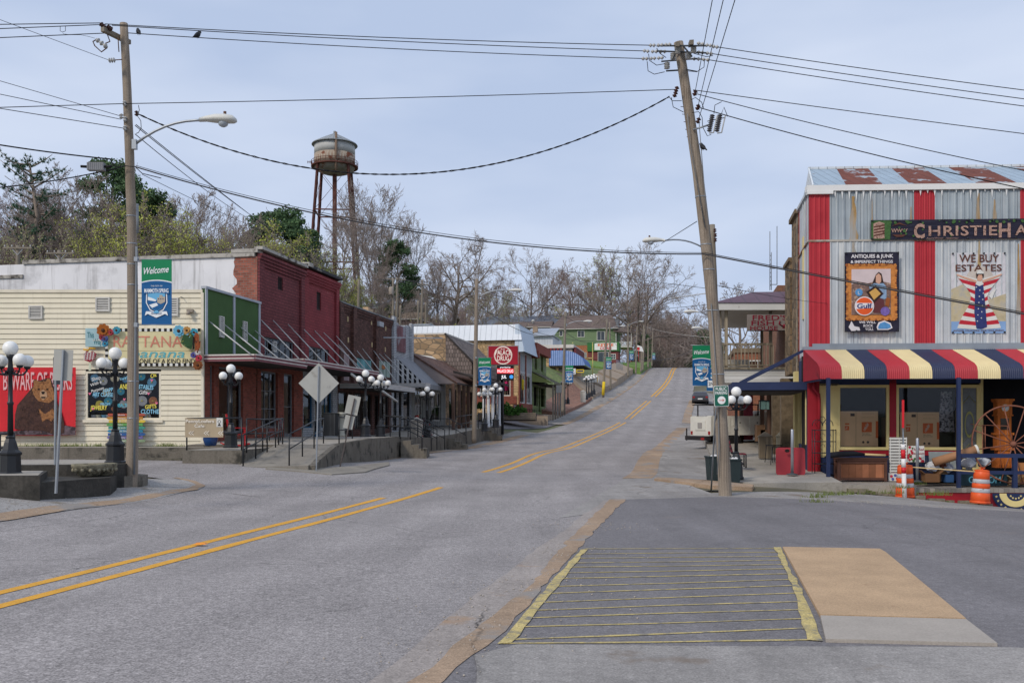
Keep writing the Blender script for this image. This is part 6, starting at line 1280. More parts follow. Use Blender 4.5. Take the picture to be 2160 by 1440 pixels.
# ground floor: red pier, cream panels, windows, door, dark recess
m = MB();P_ = [(-.02,U(1728),0),(U(1728),U(1770),1),(U(1876),U(1890),0),(U(2068),U(2074),1)]
for a,b,k in P_: m.box(a,b,-.03 if k == 0 else .0,.1,.0,3.3,k)
m.box(U(1770),U(1876),0,.1,.0,.93,2);m.box(U(1890),U(2030),0,.1,0,.93,2);m.box(U(1770),U(1876),-.02,0,.78,.93,0);m.box(U(1890),U(2030),-.02,0,.78,.93,0);m.box(U(1728),U(1770),-.02,0,-.0,.72,2);m.box(U(1728),U(2068),-.03,.1,3.05,3.5,2);m.box(-.02,UE,-.02,.1,3.5,4.15,3)
m.box(U(2074),UE,.5,.6,0,3.5,3);m.box(U(1728),U(1876),.0,.1,2.98,3.05,2);part(m,'shopfront_wall',[REDP,CRP,NAVY,BLKW],ss)
w1 = window(ss,U(1766),U(1876),.95,3.0,.03,1,1,CRP,.09);w2 = window(ss,U(1890),U(2024),.95,3.0,.03,1,1,CRP,.09);dd = window(ss,U(2024),U(2068),.15,3.0,.05,1,1,CRP,.1,door=True,glass=mat('leaded_glass',(104,108,108),rough=.25,v=.2,sc=8))
m = MB();cx = (U(2024)+U(2068))/2
for i in range(24):
    t0,t1 = 2*math.pi*i/24,2*math.pi*(i+1)/24;P = lambda t,r: (cx+.15*r*math.cos(t),.035,1.75+.42*r*math.sin(t));m.quad(P(t0,.8),P(t0,1),P(t1,1),P(t1,.8))
for zz in (.9,1.2,2.4): m.tube([(cx-.2,.04,zz),(cx,.04,zz+.25),(cx+.2,.04,zz)],.008,4)
part(m,'leaded_oval',[mat('yellow_green_glass',(150,148,84),rough=.3)],dd)
# downspout and corrugated awning
m = MB();m.tube([(.18,-.1,3.15),(.12,-.12,2.9),(.28,-.12,2.7),(.3,-.1,2.5),(.3,-.08,.1)],.05,8);part(m,'downspout',[REDP],ss)
prof = [(-.02,4.12),(-.6,3.93),(-1.2,3.73),(-1.72,3.56),(-1.88,3.46),(-1.94,3.32),(-1.95,3.1)]
STR = [mat('awning_red',(176,54,64),v=.06,rough=.5),mat('awning_cream',(222,206,160),v=.06,rough=.5),mat('awning_navy',(50,58,86),v=.08,rough=.5)]
AW0 = -.2
for i in range(21):
    m = MB();a = AW0+.655*i;nn = 44;vs,fs = [],[]
    for j in range(nn+1):
        u = a+.655*j/nn;d = .014*math.cos(2*math.pi*j/nn*11)
        for k,(o,z) in enumerate(prof): 
            nzv = .25 if k < 4 else (.7 if k == 4 else 1);vs.append((u,o-d*nzv,z+d*(1-nzv*.6)+.006*math.sin(i*1.7+k)))
    K = len(prof)
    for j in range(nn):
        for k in range(K-1): b = j*K+k;fs.append((b,b+1,b+K+1,b+K))
    m.add(vs,fs,0,True);part(m,'awning_stripe',[STR[i % 3]],ss)
m = MB();m.box(AW0,UE,-.1,.0,4.1,4.2);m.box(AW0+.3,UE,-.06,-.02,4.2,4.3);part(m,'awning_flashing',[GALV],ss)
m = MB();m.box(AW0+.05,UE,-1.93,-1.87,3.08,3.16,0);m.box(AW0+.05,AW0+.11,-1.9,0,3.05,3.12,0)
for i in range(8): m.beam((AW0+.1+i*1.9,-1.88,3.14),(AW0+.1+i*1.9,0,3.3),.05)
m.add([(AW0+.02,o,z) for o,z in prof]+[(AW0+.02,-.02,3.1)],[tuple(range(len(prof)+1))],2);part(m,'awning_frame',[NAVY,BLKW,REDP],ss)
for px,zb_ in ((1747,.02),(2022,-.12),(2290,-.2)):
    m = MB();u = U(px,-2.1);m.box(u-.05,u+.05,-2.15,-2.05,zb_,3.12);part(m,'awning_post',[NAVY],ss)
# porch floor: broken concrete and red skirted deck
m = MB();dk0 = U(1930,-2.3);m.box(dk0,UE,-2.35,.0,-.22,-.10,0);m.box(dk0+.05,UE,-2.32,-2.28,-1.6,-.22,1);m.box(dk0,dk0+.06,-2.3,0,-1.2,-.22,1);part(m,'deck',[mat('grey_deck_boards',(140,134,126),tex='planks',tp=(.15,1),v=.15),REDP],ss)
m = MB();u0 = U(2100,-2.36);cx = U(2143,-2.36);
for r0,r1,mt,y in ((0,.66,0,-2.34),(.26,.46,1,-2.35)):
    for i in range(24):
        t0,t1 = math.pi+math.pi*i/24,math.pi+math.pi*(i+1)/24;P = lambda t,r: (cx+r*math.cos(t),y,-.24+r*math.sin(t)*.85);m.quad(P(t0,r0),P(t0,r1),P(t1,r1),P(t1,r0),mt)
def star(m,x,z,r,y,mt):
    p = [(x+(r if i % 2 == 0 else r*.4)*math.sin(math.pi*i/5),z+(r if i % 2 == 0 else r*.4)*math.cos(math.pi*i/5)) for i in range(10)];m.add([(a,y,b) for a,b in p]+[(x,y,z)],[((i+1) % 10,i,10) for i in range(10)],mt)
for i in range(11): t_ = math.pi*(1.06+.088*i);star(m,cx+.56*math.cos(t_),-.24+.56*.85*math.sin(t_),.045,-2.356,1)
for i in range(5): t_ = math.pi*(1.15+.175*i);star(m,cx+.16*math.cos(t_),-.25+.16*.85*math.sin(t_),.04,-2.356,1)
part(m,'painted_bunting',[NAVY,CRP],ss)
drape('porch_slab',[RA.w(a,b,0).to_2d() for a,b in ((-.1,0),(dk0-.02,0),(dk0-.02,-2.45),(2.0,-2.5),(.9,-2.4),(-.1,-2.2))],CONC,dz=0,step=.3,thick=.5,zf=lambda x,y: .0,amp=.015,seed=4)
rk = MB();r = random.Random(8)
for i in range(46):
    u = r.uniform(.4,4.4);o = -2.5-r.random()*.22;p = RA.w(u,o,0);s_ = r.uniform(.05,.16);rk.cb((p.x,p.y,G(p.x,p.y)+s_*.3),(s_*2,s_*1.2,s_*.8),0,None)
tag(solo(rk,'broken_kerb',[mat('mossy_rubble',(128,120,104),v=.3,sc=6,c2=(96,102,60),f2=.55,sc2=4)]),kind='stuff')
rl = thing('porch_railing','navy painted railing on the deck of the striped shop','railing',fr=RA,zb=-.1)
ua_ = U(2022,-2.1)
for z0,z1 in ((.78,.9),(.3,.4)): m = MB();m.box(ua_+.05,UE,-2.12,-2.04,z0,z1);part(m,'rail',[NAVY],rl)
for px in (2141,2200): m = MB();u = U(px,-2.1);m.box(u-.06,u+.06,-2.14,-2.02,-.1,.78);part(m,'post',[NAVY],rl)
# side canopy over the pavement
cn = MB();cn.box(.3,4.2,.02,2.35,2.86,3.12,0);cn.box(.4,4.1,.1,2.25,2.8,2.86,1);conv(cn,RS2,RA);c = part(cn,'side_canopy',[NAVY,SOFF],ss)
for u in (.4,4.0): m = MB();m.beam((u,.05,4.15),(u,2.1,3.1),.09);conv(m,RS2,RA);part(m,'stay',[NAVY],c)
# --- things in the windows
BOXM = mat('cardboard',(222,186,144),v=.06);BOXO = mat('orange_print',(206,98,46));BOXD = mat('box_print_dark',(74,62,54));CLOTHB = mat('dark_cloth',(30,32,38))
def cbox(label,a,b,t_,bt,D,tape=None):
    L_ = Lc(a,bt,D);th = thing('cardboard_box',label,'box',L_.o,0,'moving boxes in the shop windows');m = MB();w_ = L_.x(b);h_ = L_.z(t_);m.box(0,w_,0,.35,0,h_,0);m.box(w_*.43,w_*.436,-.003,0,0,h_,2)
    part(m,'carton',[BOXM,BOXO,BOXD],th)
    m = MB();cx,cz,s_ = w_*.71,h_*.55,w_*.13;m.plate([(cx-s_,cz-s_),(cx+s_,cz-s_),(cx+s_,cz+s_),(cx-s_,cz+s_)],-.006,-.002,0)
    for i,(tx,k) in enumerate((('THE',.5),('HOME',.12),('DEPOT',-.28))): m.text(tx,cx+.3*s_*(k),cz+s_*k-.02,w=s_*(1.0 if i else .6),h=s_*.34,y=-.008,mt=1,rot=.78,off=.015)
    cx,cz,s_ = w_*.2,h_*.52,w_*.055;m.plate([(cx-s_,cz-s_),(cx+s_,cz-s_),(cx+s_,cz+s_),(cx-s_,cz+s_)],-.006,-.002,0);m.text('HD',cx,cz-.02,w=s_*1.3,h=s_*.7,y=-.008,mt=1,rot=.78);m.box(w_*.15,w_*.26,-.004,0,h_*.62,h_*.66,0)
    m.text('More doers\nget more done',w_*.71,h_*.35,w=w_*.24,h=.035,y=-.005,mt=2);m.box(w_*.58,w_*.9,-.003,-.001,h_*.82,h_*.825,2);m.box(w_*.58,w_*.9,-.003,-.001,h_*.93,h_*.935,2);m.box(w_*.29,w_*.4,-.004,-.001,h_*.86,h_*.94,2)
    for x_ in (.62,.74): m.disc(w_*x_,h_*.12,.04,-.004,0,2,10)
    m.box(w_*.94,w_*1.0,-.004,0,h_*.24,h_*.72,0);part(m,'printing',[BOXO,mat('print_white',(222,210,190)),BOXD],th)
cbox('brown moving box with orange square logo behind the left shop window',1770,1852,867,941,30.2)
cbox('brown moving box with pinkish top edge behind the middle shop window',1899,1981,869,944,30.15)
L_ = Lc(1996,940,30.4);t = thing('hanging_dress','white and grey patterned dress hanging in the middle shop window','dress',L_.o);m = MB()
for i in range(9):
    a0,a1 = i/9,(i+1)/9;f = lambda a,z: ((a-.5)*(.34+.18*(1-z)),.03*math.sin(a*16),.45+z*1.3)
    for j in range(6): m.quad(f(a0,j/6),f(a1,j/6),f(a1,(j+1)/6),f(a0,(j+1)/6))
part(m,'gown',[mat('patterned_cloth',(176,176,182),c2=(66,66,76),f2=.5,w2=.06,sc2=14)],t)
L_ = Lc(1868,942,30.5);t = thing('wooden_board','dark wooden board standing inside the left shop window','board',L_.o);m = MB();m.box(-.12,.06,0,.05,0,.95);part(m,'board',[mat('dark_wood')],t)
# --- hanging banners
BB = mat('banner_night',(36,34,52),v=.2,sc=3,rough=.6);GOLD = mat('gilt_frame',(196,128,66),v=.25,sc=12);BRZ = mat('bronze_letters',(172,140,126),v=.4,sc=18,c2=(96,66,58),f2=.56,w2=.08,sc2=16);BRZ2 = mat('dark_bronze_print',(96,60,50),v=.1)  # BRZ2 is the dark brown print of letters and ornaments
def banner_thing(label,a,b,t_,bt,D,mats,draw,name='shop_banner',grom=6):
    L_ = Lc((a+b)/2,bt,D);th = thing(name,label,'banner',L_.o,RA.a);m = MB();NX,NZ = 10,14;w_,h_ = (b-a)*D/2000/2,L_.z(t_)
    for i in range(NX):
        for j in range(NZ):
            f = lambda p,q: (-w_+2*w_*p/NX,-.02-.012*math.sin(p*1.9+q)*math.sin(q*.9),h_*q/NZ);m.quad(f(i,j),f(i+1,j),f(i+1,j+1),f(i,j+1),0)
    k = MB();draw(k,L_);part(m,'cloth',[mats[0]],th);part(k,'print',mats,th)
    for i in range(grom):
        for z in (.03,h_-.03): m = MB();x = -w_+.04+(2*w_-.08)*i/(grom-1);m.lathe([(.03,0),(.03,.02),(.012,.02)],8,0,(0,0,0),Matrix.Translation((x,-.045,z)) @ Matrix.Rotation(math.pi/2,4,'X'));part(m,'grommet',[BLKM],th)
    return th
def d1(m,L_):
    q,X,Z = L_.q,L_.x,L_.z;y = -.035
    m.text('ANTIQUES & JUNK',X(1839),Z(544),w=1.3,h=.105,y=y,mt=1,off=.03);m.text('& IMPERFECT THINGS',X(1838),Z(555),w=1.3,h=.085,y=y,mt=1,off=.025)
    m.plate(q([(1786,558),(1889,558),(1889,675),(1786,675)]),y,y+.01,2)
    r = random.Random(2)
    for i in range(90):
        t_ = i/90*4;s_,f = int(t_),t_ % 1;c_ = [(1786+103*f,559),(1888,559+115*f),(1888-103*f,674),(1787,674-115*f)][s_];m.disc(X(c_[0]),Z(c_[1]),r.uniform(.02,.05),y-.012,y,2 if i % 3 else 3,7)
    m.plate(q([(1796,568),(1877,568),(1877,664),(1796,664)]),y-.014,y-.004,4)
    m.plate(q([(1796,600),(1810,594),(1830,598),(1850,592),(1877,598),(1877,664),(1796,664)]),y-.016,y-.013,5)
    m.plate(q([(1838,600),(1846,580),(1852,574),(1858,578),(1862,596),(1866,604),(1852,610)]),y-.022,y-.016,6)   # hair
    m.plate(q([(1846,596),(1846,582),(1852,577),(1857,583),(1857,594),(1853,600)]),y-.026,y-.02,7)                  # face
    m.plate(q([(1832,604),(1842,598),(1862,598),(1868,606),(1868,630),(1862,632),(1836,620)]),y-.024,y-.018,8)     # blouse
    m.plate(q([(1838,630),(1862,630),(1866,660),(1842,660)]),y-.024,y-.018,9)
    m.plate(q([(1826,616),(1846,602),(1862,620),(1842,640)]),y-.03,y-.024,6);m.plate(q([(1832,617),(1845,608),(1856,620),(1842,633)]),y-.034,y-.03,10)
    m.disc(X(1811),Z(617),.115,y-.03,y-.02,11,16);m.text('L',X(1811),Z(621),h=.1,y=y-.032,mt=1)
    m.disc(X(1822),Z(646),.3,y-.04,y-.03,1,26);m.disc(X(1822),Z(646),.27,y-.044,y-.04,12,26);m.plate([(X(1822)+.27*a,Z(646)+b) for a,b in ((-.98,-.09),(.98,-.06),(.98,.09),(-.98,.1))],y-.048,y-.044,1);m.text('Gulf',X(1822),Z(650.5),w=.46,h=.14,y=y-.05,mt=13,off=.03)
    m.plate(q([(1868,628),(1876,630),(1873,648),(1865,644)]),y-.03,y-.02,3);m.disc(X(1865),Z(657),.14,y-.03,y-.02,14,12)
    for i,tx in enumerate(('WE WILL','ROCK','YOU.')): m.text(tx,X(1829+i*2),Z(682+i*7.5),h=.075,w=(.52,.3,.26)[i],y=y,mt=1,off=.025)
    m.plate(q([(1790,690),(1796,677),(1802,688),(1812,690),(1814,697),(1796,698)]),y-.01,y,1);m.plate(q([(1848,690),(1852,680),(1864,676),(1877,682),(1881,692),(1872,696),(1850,696)]),y-.008,y,1);m.plate(q([(1851,690),(1855,682),(1864,679),(1875,684),(1878,691),(1870,694),(1852,694)]),y-.012,y-.008,11)
TXW = mat('print_white',(222,210,190))
banner_thing('dark banner reading Antiques & Junk, a gilt framed woman below',1782,1895,532,700,29.75,[BB,mat('lettering_silver',(220,216,218)),GOLD,mat('gilt_dark',(150,86,44)),mat('pale_dusk',(206,190,190),v=.1),mat('yard_clutter',(120,96,88),v=.35,sc=10,c2=(176,150,130),f2=.56,sc2=8),mat('dark_hair',(54,38,36)),mat('skin_print',(206,160,136)),mat('blue_blouse',(134,160,188),v=.2,sc=9),mat('maroon_skirt',(96,52,56)),mat('gold_print',(204,160,88)),mat('agate_blue',(84,144,196),v=.2,sc=12),mat('orange_disc',(222,92,44)),mat('navy_letters',(34,46,110)),mat('purple_geode',(118,98,168),v=.3,sc=14)],d1)
def d2(m,L_):
    q,X,Z = L_.q,L_.x,L_.z;y = -.035
    m.plate(q([(2007,610),(2030,600),(2044,616),(2060,640),(2119,620),(2119,690),(2007,690)]),y,y+.01,4);m.plate(q([(2007,678),(2119,678),(2119,703),(2007,703)]),y-.004,y+.006,5);m.disc(X(2066),Z(590),.42,y-.004,y+.004,6,24)
    m.text('WE BUY',X(2064),Z(553),w=1.22,h=.23,y=y-.012,mt=1,off=.014);m.text('ESTATES',X(2063),Z(572),w=1.42,h=.2,y=y-.012,mt=1,off=.014)
    for s_ in (-1,1):   # striped cloak held out from both arms
        c0 = 2064
        for i in range(13):
            a0,a1 = i/13,(i+1)/13
            def ed(a): 
                return [(3,47),(5,42),(7,34),(8,26),(8,20),(9,17),(8,18),(8,20),(8,24),(8,29),(8,34),(7,38),(6,42),(5,45)][min(13,int(round(a*13)))]
            (i0,o0),(i1,o1) = ed(a0),ed(a1);y0_ = 586+106*a0;y1_ = 586+106*a1;dro = lambda o,a: (o*.18*(1-a))
            m.plate(q([(c0+s_*i0,y0_+3),(c0+s_*o0,y0_-dro(o0,a0)),(c0+s_*o1,y1_-dro(o1,a1)),(c0+s_*i1,y1_+3)]),y-.012,y-.006,2 if i % 2 else 3)
    m.plate(q([(2056,600),(2072,600),(2076,640),(2080,690),(2070,694),(2058,692),(2054,660)]),y-.022,y-.012,7)
    for i in range(12): star(m,X(2058+(i*7) % 15),Z(606+i*6.5),.03,y-.026,3)
    m.plate(q([(2056,600),(2060,593),(2070,593),(2073,600),(2064,604)]),y-.024,y-.014,3)
    for s_ in (-1,1): m.plate(q([(2064+s_*6,592),(2064+s_*30,584),(2064+s_*46,578),(2064+s_*46,581),(2064+s_*30,588),(2064+s_*6,597)]),y-.024,y-.016,8)
    m.plate(q([(2060,592),(2060,578),(2065,574),(2070,578),(2070,590),(2066,594)]),y-.03,y-.02,8);m.plate(q([(2058,588),(2057,577),(2065,571),(2073,577),(2072,588),(2069,580),(2062,580)]),y-.034,y-.03,9);m.plate(q([(2058,578),(2060,572),(2066,569),(2072,574),(2073,578)]),y-.038,y-.034,3)
    m.text('ANTIQUES, COLLECTIONS, GUNS, COINS, JEWELRY',X(2063),Z(699),w=1.55,h=.05,y=y-.012,mt=1,off=.01)
    m.plate(q([(2084,625),(2092,614),(2100,608),(2095,618),(2090,632)]),y-.02,y-.014,3)
banner_thing('pale banner reading We Buy Estates, with a woman in a flag cloak',2007,2119,533,703,29.75,[mat('pale_banner',(206,204,208),v=.08),BRZ2,mat('stripe_red_print',(184,44,58)),mat('check_white'),mat('misty_yellow',(190,178,146),v=.2,sc=3,c2=(160,160,160),f2=.5,w2=.2,sc2=3),mat('lake_blue',(130,164,206),v=.1),mat('halo_grey',(196,186,176)),mat('flag_blue',(48,58,110),v=.2,sc=9),mat('skin_print'),mat('dark_hair')],d2)
def d3(m,L_):
    q,X,Z = L_.q,L_.x,L_.z;y = -.035
    m.plate(q([(1841,464),(1882,464),(1880,504),(1841,504)]),y+.004,y+.01,1);m.plate(q([(1845,470),(1857,466),(1868,470),(1868,502),(1845,502)]),y-.006,y,2)
    for i in range(4): m.plate(q([(1846,476+i*6),(1868,472+i*6),(1868,475+i*6),(1846,479+i*6)]),y-.01,y-.006,3)
    m.text('WWW',X(1899),Z(489),w=.5,h=.11,y=y-.004,mt=2,off=.03);m.plate(q([(1883,476),(1899,468),(1916,476),(1899,472)]),y-.004,y,3);m.plate(q([(1884,494),(1914,494),(1905,499),(1893,499)]),y-.004,y,3)
    m.text('C',X(1940),Z(501),w=.33,h=.42,y=y-.012,mt=2,off=.04);m.text('HRISTIE',X(2030),Z(497),w=2.1,h=.3,y=y-.012,mt=2,off=.018,sp=1.1);m.text('H',X(2116),Z(501),w=.36,h=.42,y=y-.012,mt=2,off=.03);m.text('AT',X(2160),Z(497),w=.68,h=.3,y=y-.012,mt=2,off=.018)
    m.text('Award Winning Auctioneer',X(1988),Z(504),w=1.0,h=.055,y=y-.012,mt=2,shear=.4)
    r = random.Random(6)
    for i in range(46): a = r.uniform(1880,2230);m.disc(X(a),Z(465+r.random()*(5 if r.random() < .7 else 34)),r.uniform(.02,.06),y-.004-.0002*i,y+.004,1,6)
banner_thing('long dark banner with ornate letters and green leaves across the striped front',1840,2240,462.5,504.5,29.7,[BB,mat('leaf_green_print',(66,100,56),v=.3,sc=14),BRZ,BRZ2],d3,grom=9)
# --- things on the porch and pavement
BRNW = mat('brown_chest_wood',(104,70,56),v=.2,sc=3,tex='planks',tp=(.3,1),c2=(166,110,78),f2=.6,w2=.12,sc2=1.6)
L_ = Lc(1819,1014,28.9);t = thing('wooden_chest','low brown wooden chest bench with a plank front under the left window','chest',L_.o,RA.a);m = MB();w_ = .74
m.box(-w_,w_,-.04,.42,.62,.67);m.box(-w_-.02,w_+.02,-.06,.44,.67,.70);part(m,'top',[mat('brown_chest_top',(88,60,50),v=.15)],t)
m = MB();m.box(-w_+.08,w_-.08,.02,.38,.06,.6);part(m,'front_panel',[mat('chest_panel',(150,98,70),tex='planks',tp=(.2,1),v=.2,c2=(112,72,54),f2=.55)],t)
for x in (-w_,w_-.09):
    for y in (-.02,.32): m = MB();m.box(x,x+.09,y,y+.09,0,.62);part(m,'leg',[mat('brown_chest_top')],t)
m = MB();m.box(-w_+.09,w_-.09,-.01,.02,.53,.62);m.box(-w_+.09,w_-.09,-.01,.02,.03,.1);part(m,'stretcher',[mat('brown_chest_top')],t)
t = thing('umbrella','folded black patio umbrella with a pale pole lying on the wooden chest','umbrella',W(1800,960,28.8));m = MB();k = 28.8/2000;m.tube([(-58*k,0,-.08),(-50*k,0,.0),(-20*k,0,.05),(0,0,.06),(24*k,0,.03)],[.06,.09,.09,.08,.03],8);part(m,'canopy',[CLOTHB],t);m = MB();m.tube([(24*k,0,.03),(68*k,0,.0)],.035,8);part(m,'pole',[mat('pale_wood',(206,180,132))],t)
L_ = Lc(1741,1007,29.3);t = thing('wire_rack','tall black wire shelf rack with arched top beside the red corner','rack',L_.o,RA.a)
X,Z = L_.x,L_.z
for x in (1719,1763):
    m = MB();m.tube([(X(x),0,0),(X(x),0,Z(905))],.014,5);m.tube([(X(x),.3,0),(X(x),.3,Z(905))],.014,5);part(m,'upright',[BLKM],t)
for y in (907,931,955,978,1002):
    m = MB();z = Z(y);m.tube([(X(1719),0,z),(X(1763),0,z),(X(1763),.3,z),(X(1719),.3,z),(X(1719),0,z)],.012,5)
    for i in range(1,5): m.tube([(X(1719)+.13*i,0,z),(X(1719)+.13*i,.3,z)],.006,4)
    part(m,'shelf',[BLKM],t)
m = MB()
for c in (1730,1752): m.tube([(X(c)+.16*math.cos(a),.3,Z(898)+.2*math.sin(a)) for a in [math.pi*i/10 for i in range(11)]],.012,5);m.tube([(X(c),.3,Z(900)),(X(c)-.08,.3,Z(892)),(X(c)+.06,.3,Z(886))],.008,4)
m.tube([(X(1741)+.08*math.cos(a),.3,Z(885)+.1*math.sin(a)) for a in [2*math.pi*i/10 for i in range(11)]],.01,5)
for y in (920,943,967,990):
    for c in (1728,1741,1754): m.tube([(X(c)+.07*math.cos(a),.3,Z(y)+.09*math.sin(a)) for a in [2*math.pi*i/8 for i in range(7)]],.006,4)
part(m,'scrollwork',[BLKM],t)
L_ = Lc(1894,1014,29.0);t = thing('slatted_display','white slatted display panel with a stickered sheet at its foot','display panel',L_.o,RA.a);X,Z = L_.x,L_.z
m = MB();m.box(X(1876),X(1912),0,.03,Z(996),Z(922),0);
for i in range(12): m.box(X(1876),X(1912),-.04,0,Z(996)+.09*i+.02,Z(996)+.09*i+.07,1)
for x in (1877,1895,1910): m.box(X(x),X(x)+.02,-.05,-.04,Z(996),Z(922),1)
part(m,'panel',[mat('panel_shadow',(150,146,142)),mat('check_white')],t)
m = MB();m.box(X(1874),X(1912),-.02,0,0,Z(997),0)
for i,(a,b,k) in enumerate(((1880,1004,1),(1888,1002,2),(1897,1000,1),(1883,1010,2),(1892,1009,1),(1904,1008,2))): m.disc(X(a),Z(b),.045,-.026,-.02,k,9)
part(m,'stickered_sheet',[mat('check_white'),mat('sticker_red',(190,60,84)),mat('sticker_blue',(84,96,160))],t)
L_ = Lc(1933,974,28.9);t = thing('geranium_sign','small white sign reading The Red Geranium with red flowers on an iron table','sign',L_.o,RA.a);X,Z = L_.x,L_.z
m = MB();m.plate([(X(1915),0),(X(1951),0),(X(1949),Z(940)),(X(1916),Z(940))],0,.03,0);m.text('The Red',X(1936),Z(950),w=.36,h=.08,y=-.006,mt=1,shear=.2,off=.01);m.text('Geranium',X(1936),Z(958),w=.38,h=.07,y=-.006,mt=1,shear=.2,off=.01)
r = random.Random(3)
for i in range(26): a,b = (r.uniform(1916,1926),r.uniform(942,970)) if i < 15 else (r.uniform(1918,1948),r.uniform(964,973));m.disc(X(a),Z(b),r.uniform(.025,.045),-.008-.0003*i,-.002,2 if i % 3 else 3,6)
m.text('ANTIQUES',X(1943),Z(966),w=.14,h=.03,y=-.006,mt=3);part(m,'board',[mat('check_white'),mat('dark_red_letters',(150,40,60)),mat('petal_red',(178,44,60)),mat('leaf_green_print')],t)
t = thing('iron_table','black iron side table under the geranium sign','table',Lc(1933,1016,28.9).o,RA.a);m = MB();m.box(-.32,.32,-.05,.3,.57,.6);part(m,'table_top',[BLKM],t)
for x in (-.3,.3):
    for y in (-.03,.27): m = MB();m.tube([(x,y,0),(x,y,.57)],.012,5);part(m,'leg',[BLKM],t)
def stanchion(label,px,y0,y1,D):
    t = thing('stanchion',label,'stanchion',W(px,y1,D),0,'steel posts outside the shop');m = MB();h = (y1-y0)*D/2000;m.lathe([(.17,0),(.17,.02),(.06,.05),(.05,.06)],18);part(m,'base',[mat('dark_grey_steel')],t);m = MB();m.lathe([(.045,.05),(.045,h-.02),(.035,h)],12);part(m,'post',[mat('brushed_steel',(176,180,186),metal=.7,rough=.35)],t)
stanchion('brushed steel stanchion post on the porch before the middle window',1935,923,1016,28.4)
stanchion('brushed steel stanchion before the red board on the pavement',1671,905,1001,28.2)
# grandfather clock
L_ = Lc(2119,988,29.2);t = thing('grandfather_clock','honey coloured wooden grandfather clock standing on the shop porch','clock',L_.o,RA.a);CW = mat('honey_oak',(196,112,48),v=.18,sc=4,tex='planks',tp=(.12,1));k = 29.2/2000
def cbx(w_,y0,y1,d=.26,f=.0): return (-w_*k/2,w_*k/2,f,d,L_.z(y1),L_.z(y0))
m = MB();m.box(*cbx(36,958,986,.28,-.02));m.box(*cbx(40,945,949,.3,-.04));m.box(*cbx(38,912,917,.3,-.03));m.box(*cbx(32,917,945));part(m,'base_case',[CW],t)
m = MB();m.box(*cbx(28,876,912));part(m,'waist',[CW],t);m = MB();m.box(*cbx(26,949,958));part(m,'plinth',[CW],t);m = MB();m.box(*cbx(17,882,906,.0,-.01));part(m,'glass_door',[mat('clock_glass',(40,28,22),rough=.1,spec=.6)],t)
m = MB();m.box(*cbx(30,846,876,.28,-.02));m.box(*cbx(38,841,845,.3,-.05));m.box(*cbx(34,845,848,.3,-.03));m.box(*cbx(34,874,877,.3,-.04));part(m,'hood',[CW],t)
m = MB();m.disc(0,L_.z(860),.13,-.05,-.02,1,20);m.disc(0,L_.z(860),.105,-.06,-.05,0,20)
for i in range(12): a = math.pi*i/6;m.cb((.085*math.sin(a),-.062,L_.z(860)+.085*math.cos(a)),(.012,.004,.012),2)
m.beam((0,-.063,L_.z(860)),(.03,-.063,L_.z(860)+.05),.008,mt=2);m.beam((0,-.063,L_.z(860)),(-.06,-.063,L_.z(860)+.03),.006,mt=2);part(m,'dial',[mat('dial_silver',(196,196,190),rough=.4),GOLD,DARK],t)
m = MB()
for i in range(6): m.lathe([(.015,0),(.028,.03),(.02,.06),(.028,.1),(.015,.12)],8,0,(-.2+.08*i,-.03,.02))
part(m,'turned_spindles',[CW],t)
# wagon wheel and iron frame
WR = mat('rusty_wheel',(134,88,72),v=.2,sc=8)
t = thing('wagon_wheel','large rusty iron wagon wheel leaning on the porch railing at the right edge','wheel',W(2137,1020,28.2),-.15);m = MB();c = Vector((0,0,1.18));R_ = 1.15
m.tube([c+Vector((R_*math.cos(a),.25*math.sin(a),R_*math.sin(a))) for a in [2*math.pi*i/48 for i in range(49)]],.026,6,cap=False);part(m,'rim',[WR],t);m = MB();m.lathe([(.05,-.1),(.09,-.04),(.09,.04),(.05,.1)],10,0,(0,0,0),Matrix.Translation(c) @ Matrix.Rotation(math.pi/2,4,'X'));part(m,'hub',[WR],t)
for i in range(12): a = 2*math.pi*(i+.3)/12;m = MB();m.tube([c,c+Vector((R_*math.cos(a),.25*math.sin(a),R_*math.sin(a)))],.018,5);part(m,'spoke',[WR],t)
t = thing('iron_stand','copper coloured iron stand with a square top before the clock','stand',W(2098,988,28.7));m = MB();k = 28.7/2000
X = lambda a: (a-2098)*k;Z = lambda a: -(a-988)*k
m.tube([(X(2073),0,0),(X(2073),0,Z(896)),(X(2125),0,Z(898)),(X(2124),0,Z(944)),(X(2078),0,Z(943)),(X(2078),0,Z(898))],.015,5);m.tube([(X(2108),0,Z(904)),(X(2112),0,0)],.012,5);m.tube([(X(2073),.0,Z(898)),(X(2064),.5,Z(894))],.012,5);part(m,'bars',[mat('copper_iron',(150,96,76))],t)
t = thing('cardboard_tube','long brown cardboard tube with a white end cap leaning on the railing','tube',W(2015,960,28.3));k = 28.3/2000;m = MB();m.tube([(-43*k,.1,-15*k),(38*k,-.15,12*k)],.13,16);part(m,'tube',[mat('kraft_paper',(162,120,88))],t);m = MB();m.tube([(38*k,-.15,12*k),(42*k,-.165,13.3*k)],.15,16);m.tube([(42*k,-.17,13.5*k),(43*k,-.175,13.7*k)],.1,12,1);part(m,'end_cap',[mat('check_white'),mat('panel_shadow')],t)
